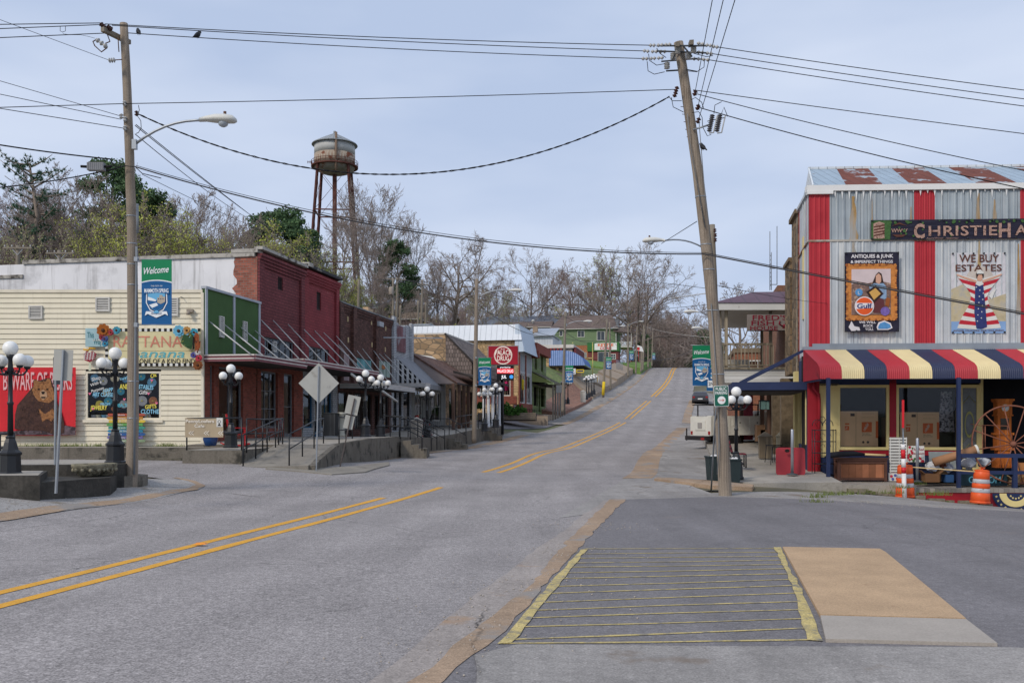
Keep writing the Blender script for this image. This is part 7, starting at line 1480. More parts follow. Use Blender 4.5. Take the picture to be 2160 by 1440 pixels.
# junk on the deck
def crate(label,a,b,t_,bt,D,c,open_=True,name='cardboard_box',cat='box',rz=0):
    L_ = Lc((a+b)/2,bt,D);th = thing(name,label,cat,L_.o,rz);w_ = (b-a)*D/2000/2;h_ = (bt-t_)*D/2000;m = MB();m.box(-w_,w_,0,.02,0,h_);m.box(-w_,-w_+.02,.02,.3,0,h_);m.box(w_-.02,w_,.02,.3,0,h_);m.box(-w_,w_,.3,.32,0,h_);m.box(-w_,w_,0,.3,0,.02);part(m,'carton',[mat('carton_%d_%d' % c[:2],c,v=.1)],th)
    if open_: 
        for s_ in (-1,1): m = MB();M_ = Matrix.Translation((s_*w_,0,h_)) @ Matrix.Rotation(s_*.9,4,'Y');m.box(-.008,.008,.0,.3,0,.16,0,M_);part(m,'flap',[mat('carton_%d_%d' % c[:2])],th)
    return th
crate('open brown carton on the deck, left of the neon sign box',1952,1982,999,1018,28.3,(128,92,62));crate('small blue box beside the open brown carton',1995,2012,1001,1018,28.4,(48,84,128),False);crate('second open carton behind the blue box',1978,2000,992,1017,28.7,(164,128,90))
crate('tan carton at the right edge under the railing',2136,2151,1010,1024,28.0,(176,148,112));crate('carton with greens at the far right edge',2146,2172,976,1022,28.3,(188,128,78),False)
L_ = Lc(2077,1024,28.1);t = thing('neon_sign_box','dark teal sign box with pale blue outlined letters lying on the deck','sign',L_.o);X,Z = L_.x,L_.z;m = MB();m.box(X(2028),X(2125),0,.2,0,Z(998));part(m,'case',[mat('dark_teal',(26,54,64),rough=.35)],t);m = MB();m.text('CUSTOM',X(2077),Z(1018),w=.95,h=.19,y=-.006,off=.012);part(m,'lettering',[mat('neon_blue',(96,164,186))],t)
t = thing('mirror_pane','grey glass pane leaning on the wall behind the cardboard tube','glass pane',W(1990,990,29.3));m = MB();m.box(-.42,.4,0,.02,.0,.56,0,Matrix.Rotation(-.15,4,'X'));part(m,'pane',[mat('dusty_glass',(140,148,148),rough=.3,c2=(176,178,172),f2=.5,w2=.2,sc2=3)],t)
for i,(x,y,s_,c) in enumerate(((1966,984,.2,(206,208,210)),(2000,985,.17,(190,196,206)),(2040,978,.22,(214,216,220)),(2075,975,.2,(200,206,214)),(1990,978,.12,(120,70,52)),(2052,968,.15,(170,180,196)))):
    t = thing('wrapped_bundle','crumpled wrapped bundle among the porch junk, %s' % ('below the tube\'s left end','under the middle of the tube','just right of the navy post','before the iron frame','small and brown, by the grey pane','blue grey, under the white tube cap')[i],'bundle',W(x,y+9,28.6));m = MB();r = random.Random(i)
    m.ball((0,0,s_*.6),s_,0,9,6,.7);m.v = [(a+r.uniform(-.04,.04),b+r.uniform(-.03,.03),c_+r.uniform(-.03,.05)) for a,b,c_ in m.v];m.s = [False]*len(m.s);part(m,'wrap',[mat('wrap_%d' % i,c,v=.15,sc=8)],t)
m = MB();r = random.Random(31)
bt_ = thing('folding_bench','low black metal rack piled with odds and ends on the deck','rack',W(2000,1018,28.7));m.box(-.7,.7,-.1,.4,.38,.41);part(m,'shelf',[BLKM],bt_)
for x in (-.68,0,.68): m = MB();m.tube([(x,-.08,0),(x,-.08,.4),(x,-.08,.8)],.012,5);part(m,'leg',[BLKM],bt_)
# construction drums, plank, marker post
ORG = mat('orange_plastic',(224,92,44),rough=.45,v=.08,c2=(196,76,40),f2=.6);REFL = mat('grey_reflective',(184,186,190),v=.12,rough=.4,c2=(120,104,96),f2=.62,sc2=5)
def drum(label,px,bt,D,tilt):
    p = W(px,bt,D);t = thing('traffic_drum',label,'traffic barrel',p,0,'orange construction drums');t.rotation_euler = (0,tilt,0);R_ = [(.27,0),(.27,.06),(.255,.07)];segs = [(.07,.3,.255,.25,0),(.3,.42,.245,.24,1),(.42,.56,.235,.23,0),(.56,.68,.225,.22,1),(.68,.9,.215,.205,0)]
    m = MB();m.lathe(R_,20);m.lathe([(.205,.9),(.19,.93),(.1,.95),(.1,.93),(.02,.93)],20);part(m,'base_and_top',[ORG],t)
    for a,b,r0,r1,k in segs: m = MB();m.lathe([(r0-.012,a),(r0,a+.01),(r1,b-.01),(r1-.012,b)],20);part(m,'band',[REFL if k else ORG],t,'grey reflective band' if k else None)
    m = MB();m.box(-.03,.03,-.015,.015,.93,1.0);m.box(-.08,.08,-.015,.015,.985,1.01);part(m,'handle',[ORG],t)
drum('orange and grey construction drum behind the red and white marker post',1909,1049,27.2,0);drum('orange and grey construction drum standing alone before the red deck skirt',2067,1061,26.6,.06)
t = thing('wooden_plank','thin pale plank laid across the tops of the two orange drums','plank',W(1915,984,27.2));q = W(2084,996,26.5)-W(1915,984,27.2);m = MB();m.beam((0,0,0),q,.09,.025);part(m,'board',[mat('pale_wood')],t)
p = W(1909,1049,26.7);t = thing('marker_post','white and red striped plastic marker post with an edge-on sign above it','marker post',p)
for i,(a,b,w_) in enumerate(((1049,998,0),(998,985,1),(985,967,0),(967,948,1),(948,937,0))): m = MB();m.tube([W(1908-(1049-a)*.03,a,26.7)-p,W(1908-(1049-b)*.03,b,26.7)-p],.062,10);part(m,'band',[mat('marker_white',(226,224,222),rough=.5) if not w_ else mat('marker_red',(200,34,44),rough=.4)],t)
m = MB();m.beam(W(1905,938,26.75)-p,W(1904,846,26.75)-p,.04,.03);part(m,'post',[GALV],t);m = MB();m.box(-.03,.03,-.25,.25,0,.78,0,Matrix.Translation(W(1905,902,26.7)-p) @ Matrix.Rotation(-.40,4,'Z'));part(m,'sign_plate',[mat('marker_red')],t)
# pavement things near the leaning pole
t = thing('red_board','red round cornered board standing on the pavement by the shop corner','board',W(1668,1002,28.6),-.12);m = MB();w_,h_,r_ = .43,.84,.09;pts = []
for cx,cz,a0 in ((w_-r_,r_,-90),(w_-r_,h_-r_,0),(-w_+r_,h_-r_,90),(-w_+r_,r_,180)):
    for j in range(5): a = math.radians(a0+22.5*j);pts.append((cx+r_*math.cos(a),cz+r_*math.sin(a)))
m.plate(pts,0,.03,0,Matrix.Rotation(-.1,4,'X'));m.disc(-.12,.74,.05,-.1,-.09,1,10,1.5,1);part(m,'panel',[mat('board_red',(156,50,58),v=.1,rough=.6),DARK],t)
bin_('tan ribbed outdoor bin with a hood on the right pavement',W(1614,966,36),.5,.8,(140,126,106))
bin_('slim grey pedestal ashtray beyond the tan bin',W(1646,960,38),.3,.75,(120,118,106))
for i,(x,y,D) in enumerate(((1632,975,34),(1645,980,32.5))):
    t = thing('stool','black metal stool on the right pavement, %s' % ('left of the pair behind the red board','nearer to the red board'.strip())[i],'stool',W(x,y,D),.4,'black stools on the pavement');m = MB();m.box(-.2,.2,-.2,.2,.6,.63);part(m,'seat',[BLKM],t)
    for a in (-.18,.18):
        for b in (-.18,.18): m = MB();m.tube([(a*1.2,b*1.2,0),(a,b,.6)],.013,5);part(m,'leg',[BLKM],t)
for i,(x,y0,y1,D,w_) in enumerate(((1507,962,1021,26.6,.22),(1545,968,1026,26.2,.2))):
    p = W(x,y1,D);t = thing('planter_box','tall dark tapered planter box %s the foot of the leaning pole' % ('left of','right of')[i],'planter',p,.1,'dark planter boxes by the leaning pole');h_ = (y1-y0)*D/2000;m = MB();a,b = w_*.75,w_*.95
    m.add([(-a,-a,0),(a,-a,0),(a,a,0),(-a,a,0),(-b,-b,h_),(b,-b,h_),(b,b,h_),(-b,b,h_)],[(0,1,5,4),(1,2,6,5),(2,3,7,6),(3,0,4,7)]);m.box(-b,b,-b,b,h_-.06,h_-.03,0);m.box(-b-.02,-b+.03,-b-.02,b+.02,h_-.03,h_+.01);m.box(b-.03,b+.02,-b-.02,b+.02,h_-.03,h_+.01);m.box(-b,b,-b-.02,-b+.03,h_-.03,h_+.01);part(m,'box',[mat('planter_green_black',(44,56,58),v=.1,rough=.6)],t)
    m = MB();r = random.Random(i+4)
    for j in range(14): m.ball((r.uniform(-b*.7,b*.7),r.uniform(-b*.7,b*.7),h_),r.uniform(.03,.06),0,6,4)
    part(m,'white_stones',[mat('white_stones',(206,206,206))],t)
b = W(1502,1003,23.6);b = W(1500,1010,24.2);b.z = G(b.x,b.y);t = thing('parking_sign','green and white PUBLIC PARKING sign with a red arrow, before the leaning pole','parking sign',b)
q = W(1522.5,857,22.6)-b;m = MB();m.tube([(0,0,0),W(1510,860,22.75)-b,W(1512,820,22.7)-b],.022,6);part(m,'post',[GALV],t)
m = MB();w_,h_ = .175,.50;M_ = Matrix.Translation(q) @ Matrix.Rotation(math.radians(-2.5),4,'Y')
def rrect(w_,z0,z1,r_): 
    o = []
    for cx,cz,a0 in ((w_-r_,z0+r_,-90),(w_-r_,z1-r_,0),(-w_+r_,z1-r_,90),(-w_+r_,z0+r_,180)):
        for j in range(4): a = math.radians(a0+30*j);o.append((cx+r_*math.cos(a),cz+r_*math.sin(a)))
    return o
m.plate(rrect(w_,0,h_,.03),-.004,.004,0,M_);m.plate(rrect(w_-.012,.012,h_-.012,.025),-.008,-.004,1,M_);m.disc(0,.15,.095,-.012,-.008,0,24,M=M_);m.text('PUBLIC',0,.385,w=.26,h=.075,y=-.01,mt=0,off=.02,M=M_);m.text('PARKING',0,.29,w=.28,h=.075,y=-.01,mt=0,off=.02,M=M_)
m.box(-.06,.03,-.016,-.012,.142,.156,2,M_);m.plate([(.02,.115),(.065,.15),(.02,.185),(.03,.15)],-.016,-.012,2,M_);part(m,'plate',[mat('sign_white',(226,228,226),rough=.4),mat('sign_green',(28,96,78),rough=.4),mat('arrow_salmon',(206,120,110))],t)
t = thing('street_name_sign','small white street name plate reading 2ND behind the leaning pole','street sign',W(1505,817,30));m = MB();m.box(-.18,.3,0,.01,0,.22,0);m.text('2ND ST',-.0+.06,.06,w=.44,h=.11,y=-.004,mt=1,off=.01);part(m,'plate',[mat('sign_white'),DARK],t);m = MB();m.tube([(.1,.05,-2.9),(.1,.05,.2)],.03,6);part(m,'post',[GALV],t)
# --- fish house with its balcony over the pavement
fh = thing('fish_house','restaurant with a purple brown roofed wooden balcony and hanging sign over the pavement','restaurant',W(1690,905,42),0);O = fh.location.copy()
def V(px,py,D): return W(px,py,D)-O
def LR(L,D,z): return Vector((.18*D+L,D,z))-O
OLDW = mat('old_deck_wood',(140,130,112),tex='planks',tp=(.1,1),v=.2);WSID = mat('white_lap_siding',(214,214,210),tex='hplanks',tp=(.14,1),v=.05);PURP = mat('purple_brown_roof',(92,68,80),tex='seams',tp=(.6,1),v=.1,rough=.5)
D0,D1_ = 40.0,47.0;Lo,Li = 1.45,5.2;zf_,zc = 4.08,6.55
def slab(m,L0,L1,d0,d1,z0,z1,mt=0):
    p = [LR(L0,d0,0),LR(L1,d0,0),LR(L1,d1,0),LR(L0,d1,0)];vs = [(a.x,a.y,z0-O.z) for a in p]+[(a.x,a.y,z1-O.z) for a in p]
    return m.add(vs,[(0,3,2,1),(4,5,6,7),(0,1,5,4),(1,2,6,5),(2,3,7,6),(3,0,4,7)],mt)
m = MB();slab(m,Lo+.1,Li,D0,D1_,3.5,zf_,0);part(m,'balcony_floor_skirt',[WSID],fh)
m = MB();slab(m,Lo,Li,D0-.1,D1_+.1,zf_,zf_+.08,0);part(m,'balcony_deck',[OLDW],fh)
m = MB();slab(m,Lo-.15,Li,D0-.25,D1_+.2,zc,zc+.3,0);part(m,'roof_fascia',[mat('white_trim')],fh)
m = MB();a,b,c,d = LR(Lo-.2,D0-.3,zc+.3),LR(Li,D0-.3,zc+.3),LR(Li,D1_+.2,zc+.3),LR(Lo-.2,D1_+.2,zc+.3);e,f = LR(Lo+1.6,D0+1.2,zc+.95),LR(Li,D0+1.2,zc+.98);g,h = LR(Li,D1_,zc+.98),LR(Lo+1.6,D1_-1,zc+.95)
m.quad(a,b,f,e);m.quad(d,a,e,h);m.quad(e,f,g,h);m.quad(c,d,h,g);part(m,'roof',[PURP],fh)
for L0,d0 in ((Lo+.05,D0+.05),(Lo+.32,D0+.05),(Li-1.55,D0+.05),(Lo+.05,D0+3.5),(Lo+.05,D1_-.1),(Lo+2.4,D1_-.1)):
    m = MB();slab(m,L0,L0+.14,d0,d0+.14,zf_+.08,zc);part(m,'post',[OLDW],fh)
m = MB();slab(m,Lo+.05,Li-1.4,D0,D0+.08,zf_+1.02,zf_+1.1);slab(m,Lo+.05,Li-1.4,D0,D0+.08,zf_+.14,zf_+.2);slab(m,Lo,Lo+.08,D0,D1_,zf_+1.02,zf_+1.1);slab(m,Lo,Lo+.08,D0,D1_,zf_+.14,zf_+.2);part(m,'railing',[OLDW],fh)
for i in range(15): m = MB();x = Lo+.25+i*.15;slab(m,x,x+.045,D0+.01,D0+.06,zf_+.2,zf_+1.02);part(m,'baluster',[OLDW],fh)
m = MB()
for i in range(40): y = D0+.2+i*.17;slab(m,Lo+.01,Lo+.06,y,y+.045,zf_+.2,zf_+1.02)
tag(part(m,'side_balusters',[OLDW],fh),kind='stuff')
m = MB();slab(m,4.75,Li+4,D0+.1,D1_+9,1.0,8.2,0);slab(m,4.6,Li+4.2,D0+6,D1_+9,8.2,8.5,0);part(m,'building_wall',[mat('tan_brick_wall',(140,96,72),tex='brick',tp=(.22,.075),tv=.2,tc=(110,100,90))],fh)
for i,(L0,d0) in enumerate(((Li-1.5,41.5),(Li-1.6,44),(Lo+1.35,D1_-.3))): m = MB();slab(m,L0,L0+.2,d0,d0+.2,.5,3.5);part(m,'timber_support',[mat('dark_wood')],fh)
m = MB();slab(m,Lo+.1,Lo+1.9,D1_+.5,D1_+5,4.2,5.0,0);part(m,'white_bench_wall',[WSID],fh)
t = thing('fish_sign','hanging board reading FRED\'S FISH HOUSE in dark red under the balcony roof','sign',W(1624,698,39.6));m = MB();k = 39.6/2000;w_ = 48*k;h_ = 35*k;m.box(-w_,w_,0,.06,0,h_,0);m.box(-w_,w_,-.01,0,0,.03,2)
m.text("FRED'S",.0,h_*.66,w=1.45,h=.2,y=-.012,mt=1,off=.012);m.text('FISH',-.3,h_*.34,w=.95,h=.19,y=-.012,mt=1,off=.012);m.text('HOUSE',-.25,h_*.05,w=1.15,h=.17,y=-.012,mt=1,off=.012)
m.ball((.62,-.02,.22),.1,1,8,6,.7);m.add([(.5,-.015,.12),(.8,-.015,.1),(.86,-.015,.3),(.7,-.015,.36)],[(0,1,2,3)],1)
for s_ in (-1,1): m.tube([(.62+s_*.1,-.02,.2),(.62+s_*.24,-.02,.3),(.62+s_*.2,-.02,.42)],.03,5,1)
part(m,'board',[mat('sign_taupe',(128,120,114)),mat('sign_maroon',(120,26,44)),DARK],t)
for i,(x,y,D) in enumerate(((1608,864,39),(1616,864,40.5))):
    t = thing('hanging_lantern','greenish glass lantern hanging under the balcony, %s one' % ('left','right')[i],'lantern',W(x,y,D));m = MB();m.box(-.12,.12,-.12,.12,0,.02);m.box(-.13,.13,-.13,.13,.36,.4);m.tube([(0,0,.4),(0,0,.75)],.01,4)
    for a in (-.12,.12):
        for b in (-.12,.12): m.beam((a,b,0),(a,b,.38),.02)
    part(m,'frame',[BLKM],t);m = MB();m.box(-.1,.1,-.1,.1,.02,.36);part(m,'glass',[mat('lantern_glass',(110,140,134),rough=.2)],t)
# stone side building between the shop and the fish house
sbt = thing('stone_wing','dark rubble stone wall with stepped top beside the striped shop','building',W(1675,950,35));O = sbt.location.copy();RST = mat('dark_rubble',(128,108,82),tex='stone',tp=(.45,.3),tv=.35,tc=(84,74,62),v=.2)
m = MB();slab(m,4.0,9,33.0,34.8,3.6,9.1,0);slab(m,3.95,9,34.8,36.6,3.6,7.75,0);slab(m,4.9,9,36.6,39.8,3.5,6.4,0);slab(m,3.9,9,33,34.9,9.1,9.25,1);slab(m,3.88,9,34.8,36.7,7.75,7.88,1);part(m,'stone_wall',[RST,mat('stone_cap',(120,104,84))],sbt)
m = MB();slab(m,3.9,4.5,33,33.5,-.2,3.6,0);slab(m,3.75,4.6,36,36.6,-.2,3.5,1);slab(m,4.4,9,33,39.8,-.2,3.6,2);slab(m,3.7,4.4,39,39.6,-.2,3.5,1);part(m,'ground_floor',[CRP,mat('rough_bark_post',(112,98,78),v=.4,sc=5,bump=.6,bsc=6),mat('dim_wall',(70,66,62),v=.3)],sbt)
O = W(1600,900,46);rp_ = thing('red_pillar','pink red painted brick pillar under the balcony','pillar',O);m = MB();slab(m,3.0,3.45,46.5,47,1.0,3.6,0);part(m,'shaft',[mat('pinkish_red_brick',(146,62,76),tex='brick',tp=(.2,.07),tv=.1,tc=(110,50,60))],rp_)
O = Vector((0,0,0));m = MB()
t = thing('stone_bollard','turned concrete bollard behind the white truck','bollard',W(1586,910,52));m = MB();m.lathe([(.2,0),(.2,.1),(.12,.14),(.13,.9),(.2,.95),(.18,1.05),(.06,1.15),(.08,1.2),(.02,1.26)],12);part(m,'shaft',[mat('pedestal')],t)
t = thing('timber_stump','squared timber stump beside the red pillar','stump',W(1603,930,42));m = MB();m.box(-.18,.18,-.2,.2,0,.72);m.box(-.02,.25,-.2,.2,0,.5);part(m,'timber',[mat('old_brown_timber',(120,92,68),v=.3,sc=3)],t)
t = thing('maroon_bench','dark maroon bench end beside the black lamp base on the right pavement','bench',W(1558,985,30.5),1.4)
for i in range(3): m = MB();m.box(-.5,.5,-.2+.13*i,-.1+.13*i,.42,.45);part(m,'seat_slat',[mat('bench_maroon',(110,44,54))],t)
for i in range(3): m = MB();m.box(-.5,.5,.22+.04*i,.25+.04*i,.5+.13*i,.6+.13*i);part(m,'back_slat',[mat('bench_maroon')],t)
for x in (-.45,.45): m = MB();m.tube([(x,-.2,0),(x,-.2,.43),(x,.2,.43),(x,.34,.92)],.025,6);part(m,'leg_frame',[BLKM],t)
# antenna on the far roof
O = W(1628,610,60);t = thing('radio_antenna','thin radio mast with whip aerials behind the balcony roof','antenna',O);m = MB()
for a in (((1624,612),(1624,488)),((1627,612),(1627,532)),((1639,600),(1639,477)),((1624,600),(1639,600)),((1624,566),(1636,566))): m.tube([W(*a[0],60)-O,W(*a[1],60)-O],.025,4)
for i in range(8): m.tube([W(1624,604-i*9,60)-O,W(1627,600-i*9,60)-O],.015,4)
part(m,'mast',[mat('antenna_grey',(120,124,130))],t)
m = MB();O = Vector((0,0,0));
# far right-hand side buildings
t = thing('far_brick_building','orange brick building up the street, seen through the balcony railing','building',(.18*66+8,62,1.9),-.18);m = MB();m.box(-5.2,7,0,10,-1,4.6,0);m.box(-5.3,7,-.1,10,4.6,4.9,1);part(m,'wall',[mat('orange_brick',(150,92,66),tex='brick',tp=(.22,.075),tv=.2,tc=(120,104,90)),mat('stone_cap')],t)
for x in (-4.3,-2.2): window(t,x,x+1.2,2.6,4.1,-.05,2,2,mat('white_trim'),.08)
t = thing('far_red_sign_shop','low shop with a red lettered board behind the balcony','shop',(.18*80+5.6,78,2.5),-.18);m = MB();m.box(-3,6,0,8,-1,3.2,0);part(m,'wall',[mat('tan_wall',(160,140,120))],t);m = MB();m.box(-2.5,2,-.3,0,2.6,3.6);m.text('HR',-1,2.8,w=1.2,h=.55,y=-.31,mt=1,off=.03);part(m,'sign_board',[mat('dim_board',(90,60,70)),mat('led_red')],t)
# --- utility truck and dark car parked on the right
def wheel(parent,x,y,r,w_=.22,axis='X',name='wheel'):
    M_ = Matrix.Translation((x,y,r)) @ Matrix.Rotation(math.pi/2,4,'Y' if axis == 'X' else 'X');m = MB();m.lathe([(r*.55,-w_/2),(r*.92,-w_/2),(r,-w_*.35),(r,w_*.35),(r*.92,w_/2),(r*.55,w_/2)],20,0,(0,0,0),M_);o = part(m,name,[mat('tyre',(28,28,30),rough=.9)],parent);m = MB();m.lathe([(.05,w_*.45),(r*.3,w_*.5),(r*.57,w_*.3),(r*.57,-w_*.3),(r*.3,-w_*.5),(.05,-w_*.45)],14,0,(0,0,0),M_);part(m,'rim',[mat('steel_rim',(170,172,174),metal=.5,rough=.4)],o)
p = W(1466,898,46);p.z = G(p.x,p.y)+.02;tk = thing('utility_truck','white utility service truck with a ladder rack, tail toward the street','truck',p,math.radians(18));TW = mat('truck_white',(216,214,204),rough=.4,v=.06,c2=(176,168,150),f2=.62,sc2=1.5)
# local x = forward, tail at x = 0
m = MB();m.box(.35,3.3,-1.0,-.55,.75,1.75);m.box(.35,3.3,.55,1.0,.75,1.75);m.box(.35,3.3,-.55,.55,.75,.95);m.box(.3,.38,-1.0,1.0,.72,1.72);part(m,'service_body',[TW],tk)
for i in range(3):
    for s_ in (-1,1): m = MB();m.box(.5+.95*i,1.35+.95*i,s_*1.0-.012 if s_ > 0 else -1.012,s_*1.0+.012 if s_ > 0 else -.988,.85 if i != 1 else 1.25,1.68);m.disc(.92+.95*i,1.4,.035,s_*1.02-.01,s_*1.02+.01,1,10);part(m,'side_door',[TW,DARK],tk)
m = MB();m.box(.27,.3,-.5,.5,1.0,1.5,0);m.box(.25,.27,-.2,.2,1.1,1.4,1);part(m,'tailgate',[TW,mat('panel_shadow')],tk)
m = MB();m.box(.0,.3,-1.0,1.0,.48,.7);m.box(-.02,.0,-.9,-.6,.5,.62,1);m.beam((.1,1.02,.45),(.1,1.02,1.1),.05);part(m,'rear_bumper',[mat('dark_bumper',(44,42,44)),mat('lamp_red',(150,36,36))],tk)
for s_ in (-1,1): m = MB();m.box(.27,.3,s_*.85-.08,s_*.85+.08,.78,.95);part(m,'tail_light',[mat('lamp_red')],tk)
m = MB();cabp = [(3.3,.6),(5.9,.6),(6.0,1.25),(4.95,1.42),(4.45,2.0),(3.45,2.05),(3.3,1.9)];m.plate(cabp,-.92,.92,0);part(m,'cab',[TW],tk)
for s_ in (-1,1): m = MB();m.plate([(3.55,1.4),(4.75,1.4),(4.38,1.9),(3.6,1.92)],s_*.93-.01,s_*.93+.01);part(m,'side_window',[mat('car_glass',(24,28,34),rough=.08,spec=.8)],tk)
for x in (1.6,5.1):
    for s_ in (-1,1): wheel(tk,x,s_*.86,.4,.24,'Y')
m = MB()
for x in (.6,3.0):
    for s_ in (-1,1): m.beam((x,s_*.8,1.7),(x,s_*.8,2.35),.05)
    m.beam((x,-.8,2.35),(x,.8,2.35),.05)
for s_ in (-1,1): m.beam((.3,s_*.8,2.35),(3.6,s_*.8,2.35),.05)
part(m,'ladder_rack',[mat('dark_bumper')],tk)
def car(label,p,rz,c,group=None):
    t = thing('parked_car',label,'car',p,rz,group);CM = mat('car_paint_%d' % c[0],c,rough=.25,spec=.6,v=.03);G_ = mat('car_glass',(24,28,34),rough=.08,spec=.8)
    # cross sections along x (rear at 0): (x, half width, bottom, waist, top, top half width)
    S = [(0,.78,.45,.85,.95,.70),(.12,.88,.32,.92,1.05,.74),(.6,.92,.28,.98,1.42,.66),(1.5,.93,.26,1.0,1.5,.64),(2.4,.93,.26,.98,1.46,.63),(3.1,.92,.26,.95,1.1,.72),(4.2,.88,.28,.85,.9,.7),(4.6,.76,.38,.66,.72,.6)]
    m = MB();vs,fs = [],[]
    for x,w_,zb_,zw,zt_,tw in S: vs += [(x,-w_*.9,zb_),(x,-w_,zb_+.2),(x,-w_,zw),(x,-tw,zt_),(x,tw,zt_),(x,w_,zw),(x,w_,zb_+.2),(x,w_*.9,zb_)]
    for i in range(len(S)-1):
        for j in range(8): a = i*8+j;b = i*8+(j+1) % 8;fs.append((a,a+8,b+8,b))
    fs.append(tuple(range(8)));fs.append(tuple(range(len(vs)-8,len(vs)))[::-1]);m.add(vs,fs,0,False);part(m,'body',[CM],t)
    m = MB();m.quad((.14,-.66,1.06),(.14,.66,1.06),(.56,.6,1.38),(.56,-.6,1.38));part(m,'rear_window',[G_],t)
    for s_ in (-1,1): m = MB();m.quad((.75,s_*.925,1.02),(2.5,s_*.925,1.0),(2.3,s_*.7,1.4),(.95,s_*.7,1.42));part(m,'side_window',[G_],t)
    for s_ in (-1,1): m = MB();m.box(-.01,.1,s_*.72-.12,s_*.72+.12,.72,.9);part(m,'tail_light',[mat('lamp_red')],t)
    m = MB();m.box(-.02,.02,-.26,.26,.55,.68);part(m,'number_plate',[mat('sign_white')],t);m = MB();m.box(-.05,.1,-.8,.8,.32,.5);part(m,'bumper',[mat('dark_bumper')],t)
    for x in (.85,3.75):
        for s_ in (-1,1): wheel(t,x,s_*.84,.33,.2,'Y')
    return t
tk.scale = (1,1,.92)
p = W(1477,846,118);p.z = G(p.x,p.y);car('dark grey car parked on the right, seen from behind beyond the truck',p,math.pi/2-.2,(58,58,64)).scale = (1.1,)*3
# ---------------------------------------------------------------- buildings across the side street and up the hill
RST2 = -math.atan(.185)
MW = mat('white_metal_mansard',(214,220,226),tex='seams',tp=(.5,1),v=.04,rough=.5);TST = mat('tan_rough_stone',(196,166,124),tex='stone',tp=(.5,.25),tv=.25,tc=(140,118,88),v=.15)
FP = Fr(W(1094,0,85).x,85,RST2);FS = Fr(FP.x,FP.y,math.atan2(1,.19));cS = (FS,FP)
pd = thing('pharmacy_shop','tan stone pharmacy shop with a white metal mansard and mannequins in its windows','shop',fr=FP,zb=2.0)
U = FP.U;uL = U(862)
m = MB();wallq(m,uL,0,1.8,9.4,[(U(1012),U(1077),4.3,6.9)],0,.25);part(m,'stone_front',[TST],pd)
m = MB();m.box(U(1000),U(1090),-.06,0,3.6,4.3,0);m.box(U(1077),U(1083),-.05,0,4.3,7.2,0);m.box(U(1004),U(1012),-.05,0,4.3,7.2,0);part(m,'brick_trim',[BRICKS],pd)
window(pd,U(1012),U(1077),4.3,6.9,.12,3,1,mat('white_trim'),.1)
m = MB();m.quad((uL,1.5,2),(0,1.5,2),(0,1.5,9),(uL,1.5,9));part(m,'interior',[DARK],pd)
m = MB();m.quad((uL,-.35,9.3),(.35,-.35,9.3),(.05,.25,10.75),(uL,.25,10.75));m.quad((uL,.25,10.75),(.05,.25,10.75),(.05,9,10.75),(uL,9,10.75));part(m,'front_mansard',[MW],pd)
m = MB();m.quad((-.35,-.6,8.25),(7.5,-.6,8.25),(7.5,-.0,10.75),(.0,-.0,10.75));m.quad((-.35,-.6,8.25),(.0,-.0,10.75),(0,.3,10.75),(-.35,.3,8.25));conv(m,*cS);part(m,'side_mansard',[mat('pale_blue_mansard',(184,198,212),tex='seams',tp=(.5,1),v=.04,rough=.5)],pd)
m = MB();wallq(m,0,7.2,2,8.4,[(.5,3.3,3.7,6.4),(.5,3.3,6.6,8.1),(3.8,6.7,3.7,6.4),(3.8,6.7,6.6,8.1)],0,.2);m.quad((7.2,0,2),(7.2,8,2),(7.2,8,10.7),(7.2,0,10.7));conv(m,*cS);part(m,'street_side',[mat('white_grey_posts',(170,172,174))],pd)
for a,b in ((.5,3.3),(3.8,6.7)):
    window(pd,a,b,3.7,6.4,.1,2,1,mat('white_trim'),.1,cv=cS);m = MB();m.box(a,b,.02,.1,6.6,8.1);conv(m,*cS);part(m,'transom',[mat('ribbed_transom',(150,156,160),tex='seams',tp=(.25,1))],pd)
m = MB();m.box(-.1,7.2,-.06,.0,2,3.7,0);m.box(-.1,.4,-.08,0,2,8.2,0);m.box(3.35,3.7,-.08,0,2,8.2,0);conv(m,*cS);part(m,'brick_piers',[BRICKS],pd)
def mannequin(label,px,py,D,c,h=1.75):
    t = thing('mannequin',label,'mannequin',W(px,py,D));SK = mat('mannequin_skin',(206,176,150));m = MB();s = h/1.75
    m.tube([(0,0,.9*s),(0,0,1.1*s),(0,0,1.35*s),(0,0,1.48*s),(0,0,1.55*s),(0,0,1.62*s),(0,0,1.75*s)],[.14,.12,.17,.06,.05,.09,.04],8)
    for s_ in (-1,1): m.tube([(s_*.08,0,.95*s),(s_*.1,0,.5*s),(s_*.1,0,.02)],[.08,.055,.035],6);m.tube([(s_*.17,0,1.4*s),(s_*.22,-.02,1.15*s),(s_*.2,-.06,.9*s)],[.045,.035,.03],6)
    part(m,'body',[SK],t);m = MB();m.lathe([(.19,.62*s),(.15,1.05*s),(.19,1.38*s),(.08,1.47*s)],10);part(m,'dress',[mat('dress_%d_%d' % c[:2],c)],t)
mannequin('mannequin in a bright pink dress in the pharmacy window',1068,838,85.5,(206,40,110),1.75);mannequin('mannequin in a peach dress right of the pink one',1073,838,85.8,(206,140,120),1.75);mannequin('mannequin in dark blue left of the pink one',1062,838,85.6,(50,50,110),1.6)
mannequin('mannequin in a yellow dress in the pharmacy side window',1101.5,838,87.2,(200,176,40),2.0)
m = MB()
for i in range(4): a = W(1070,886,78);m.box(-3.0,1.9,0,.4-.0,.15*i,.15*i+.14)
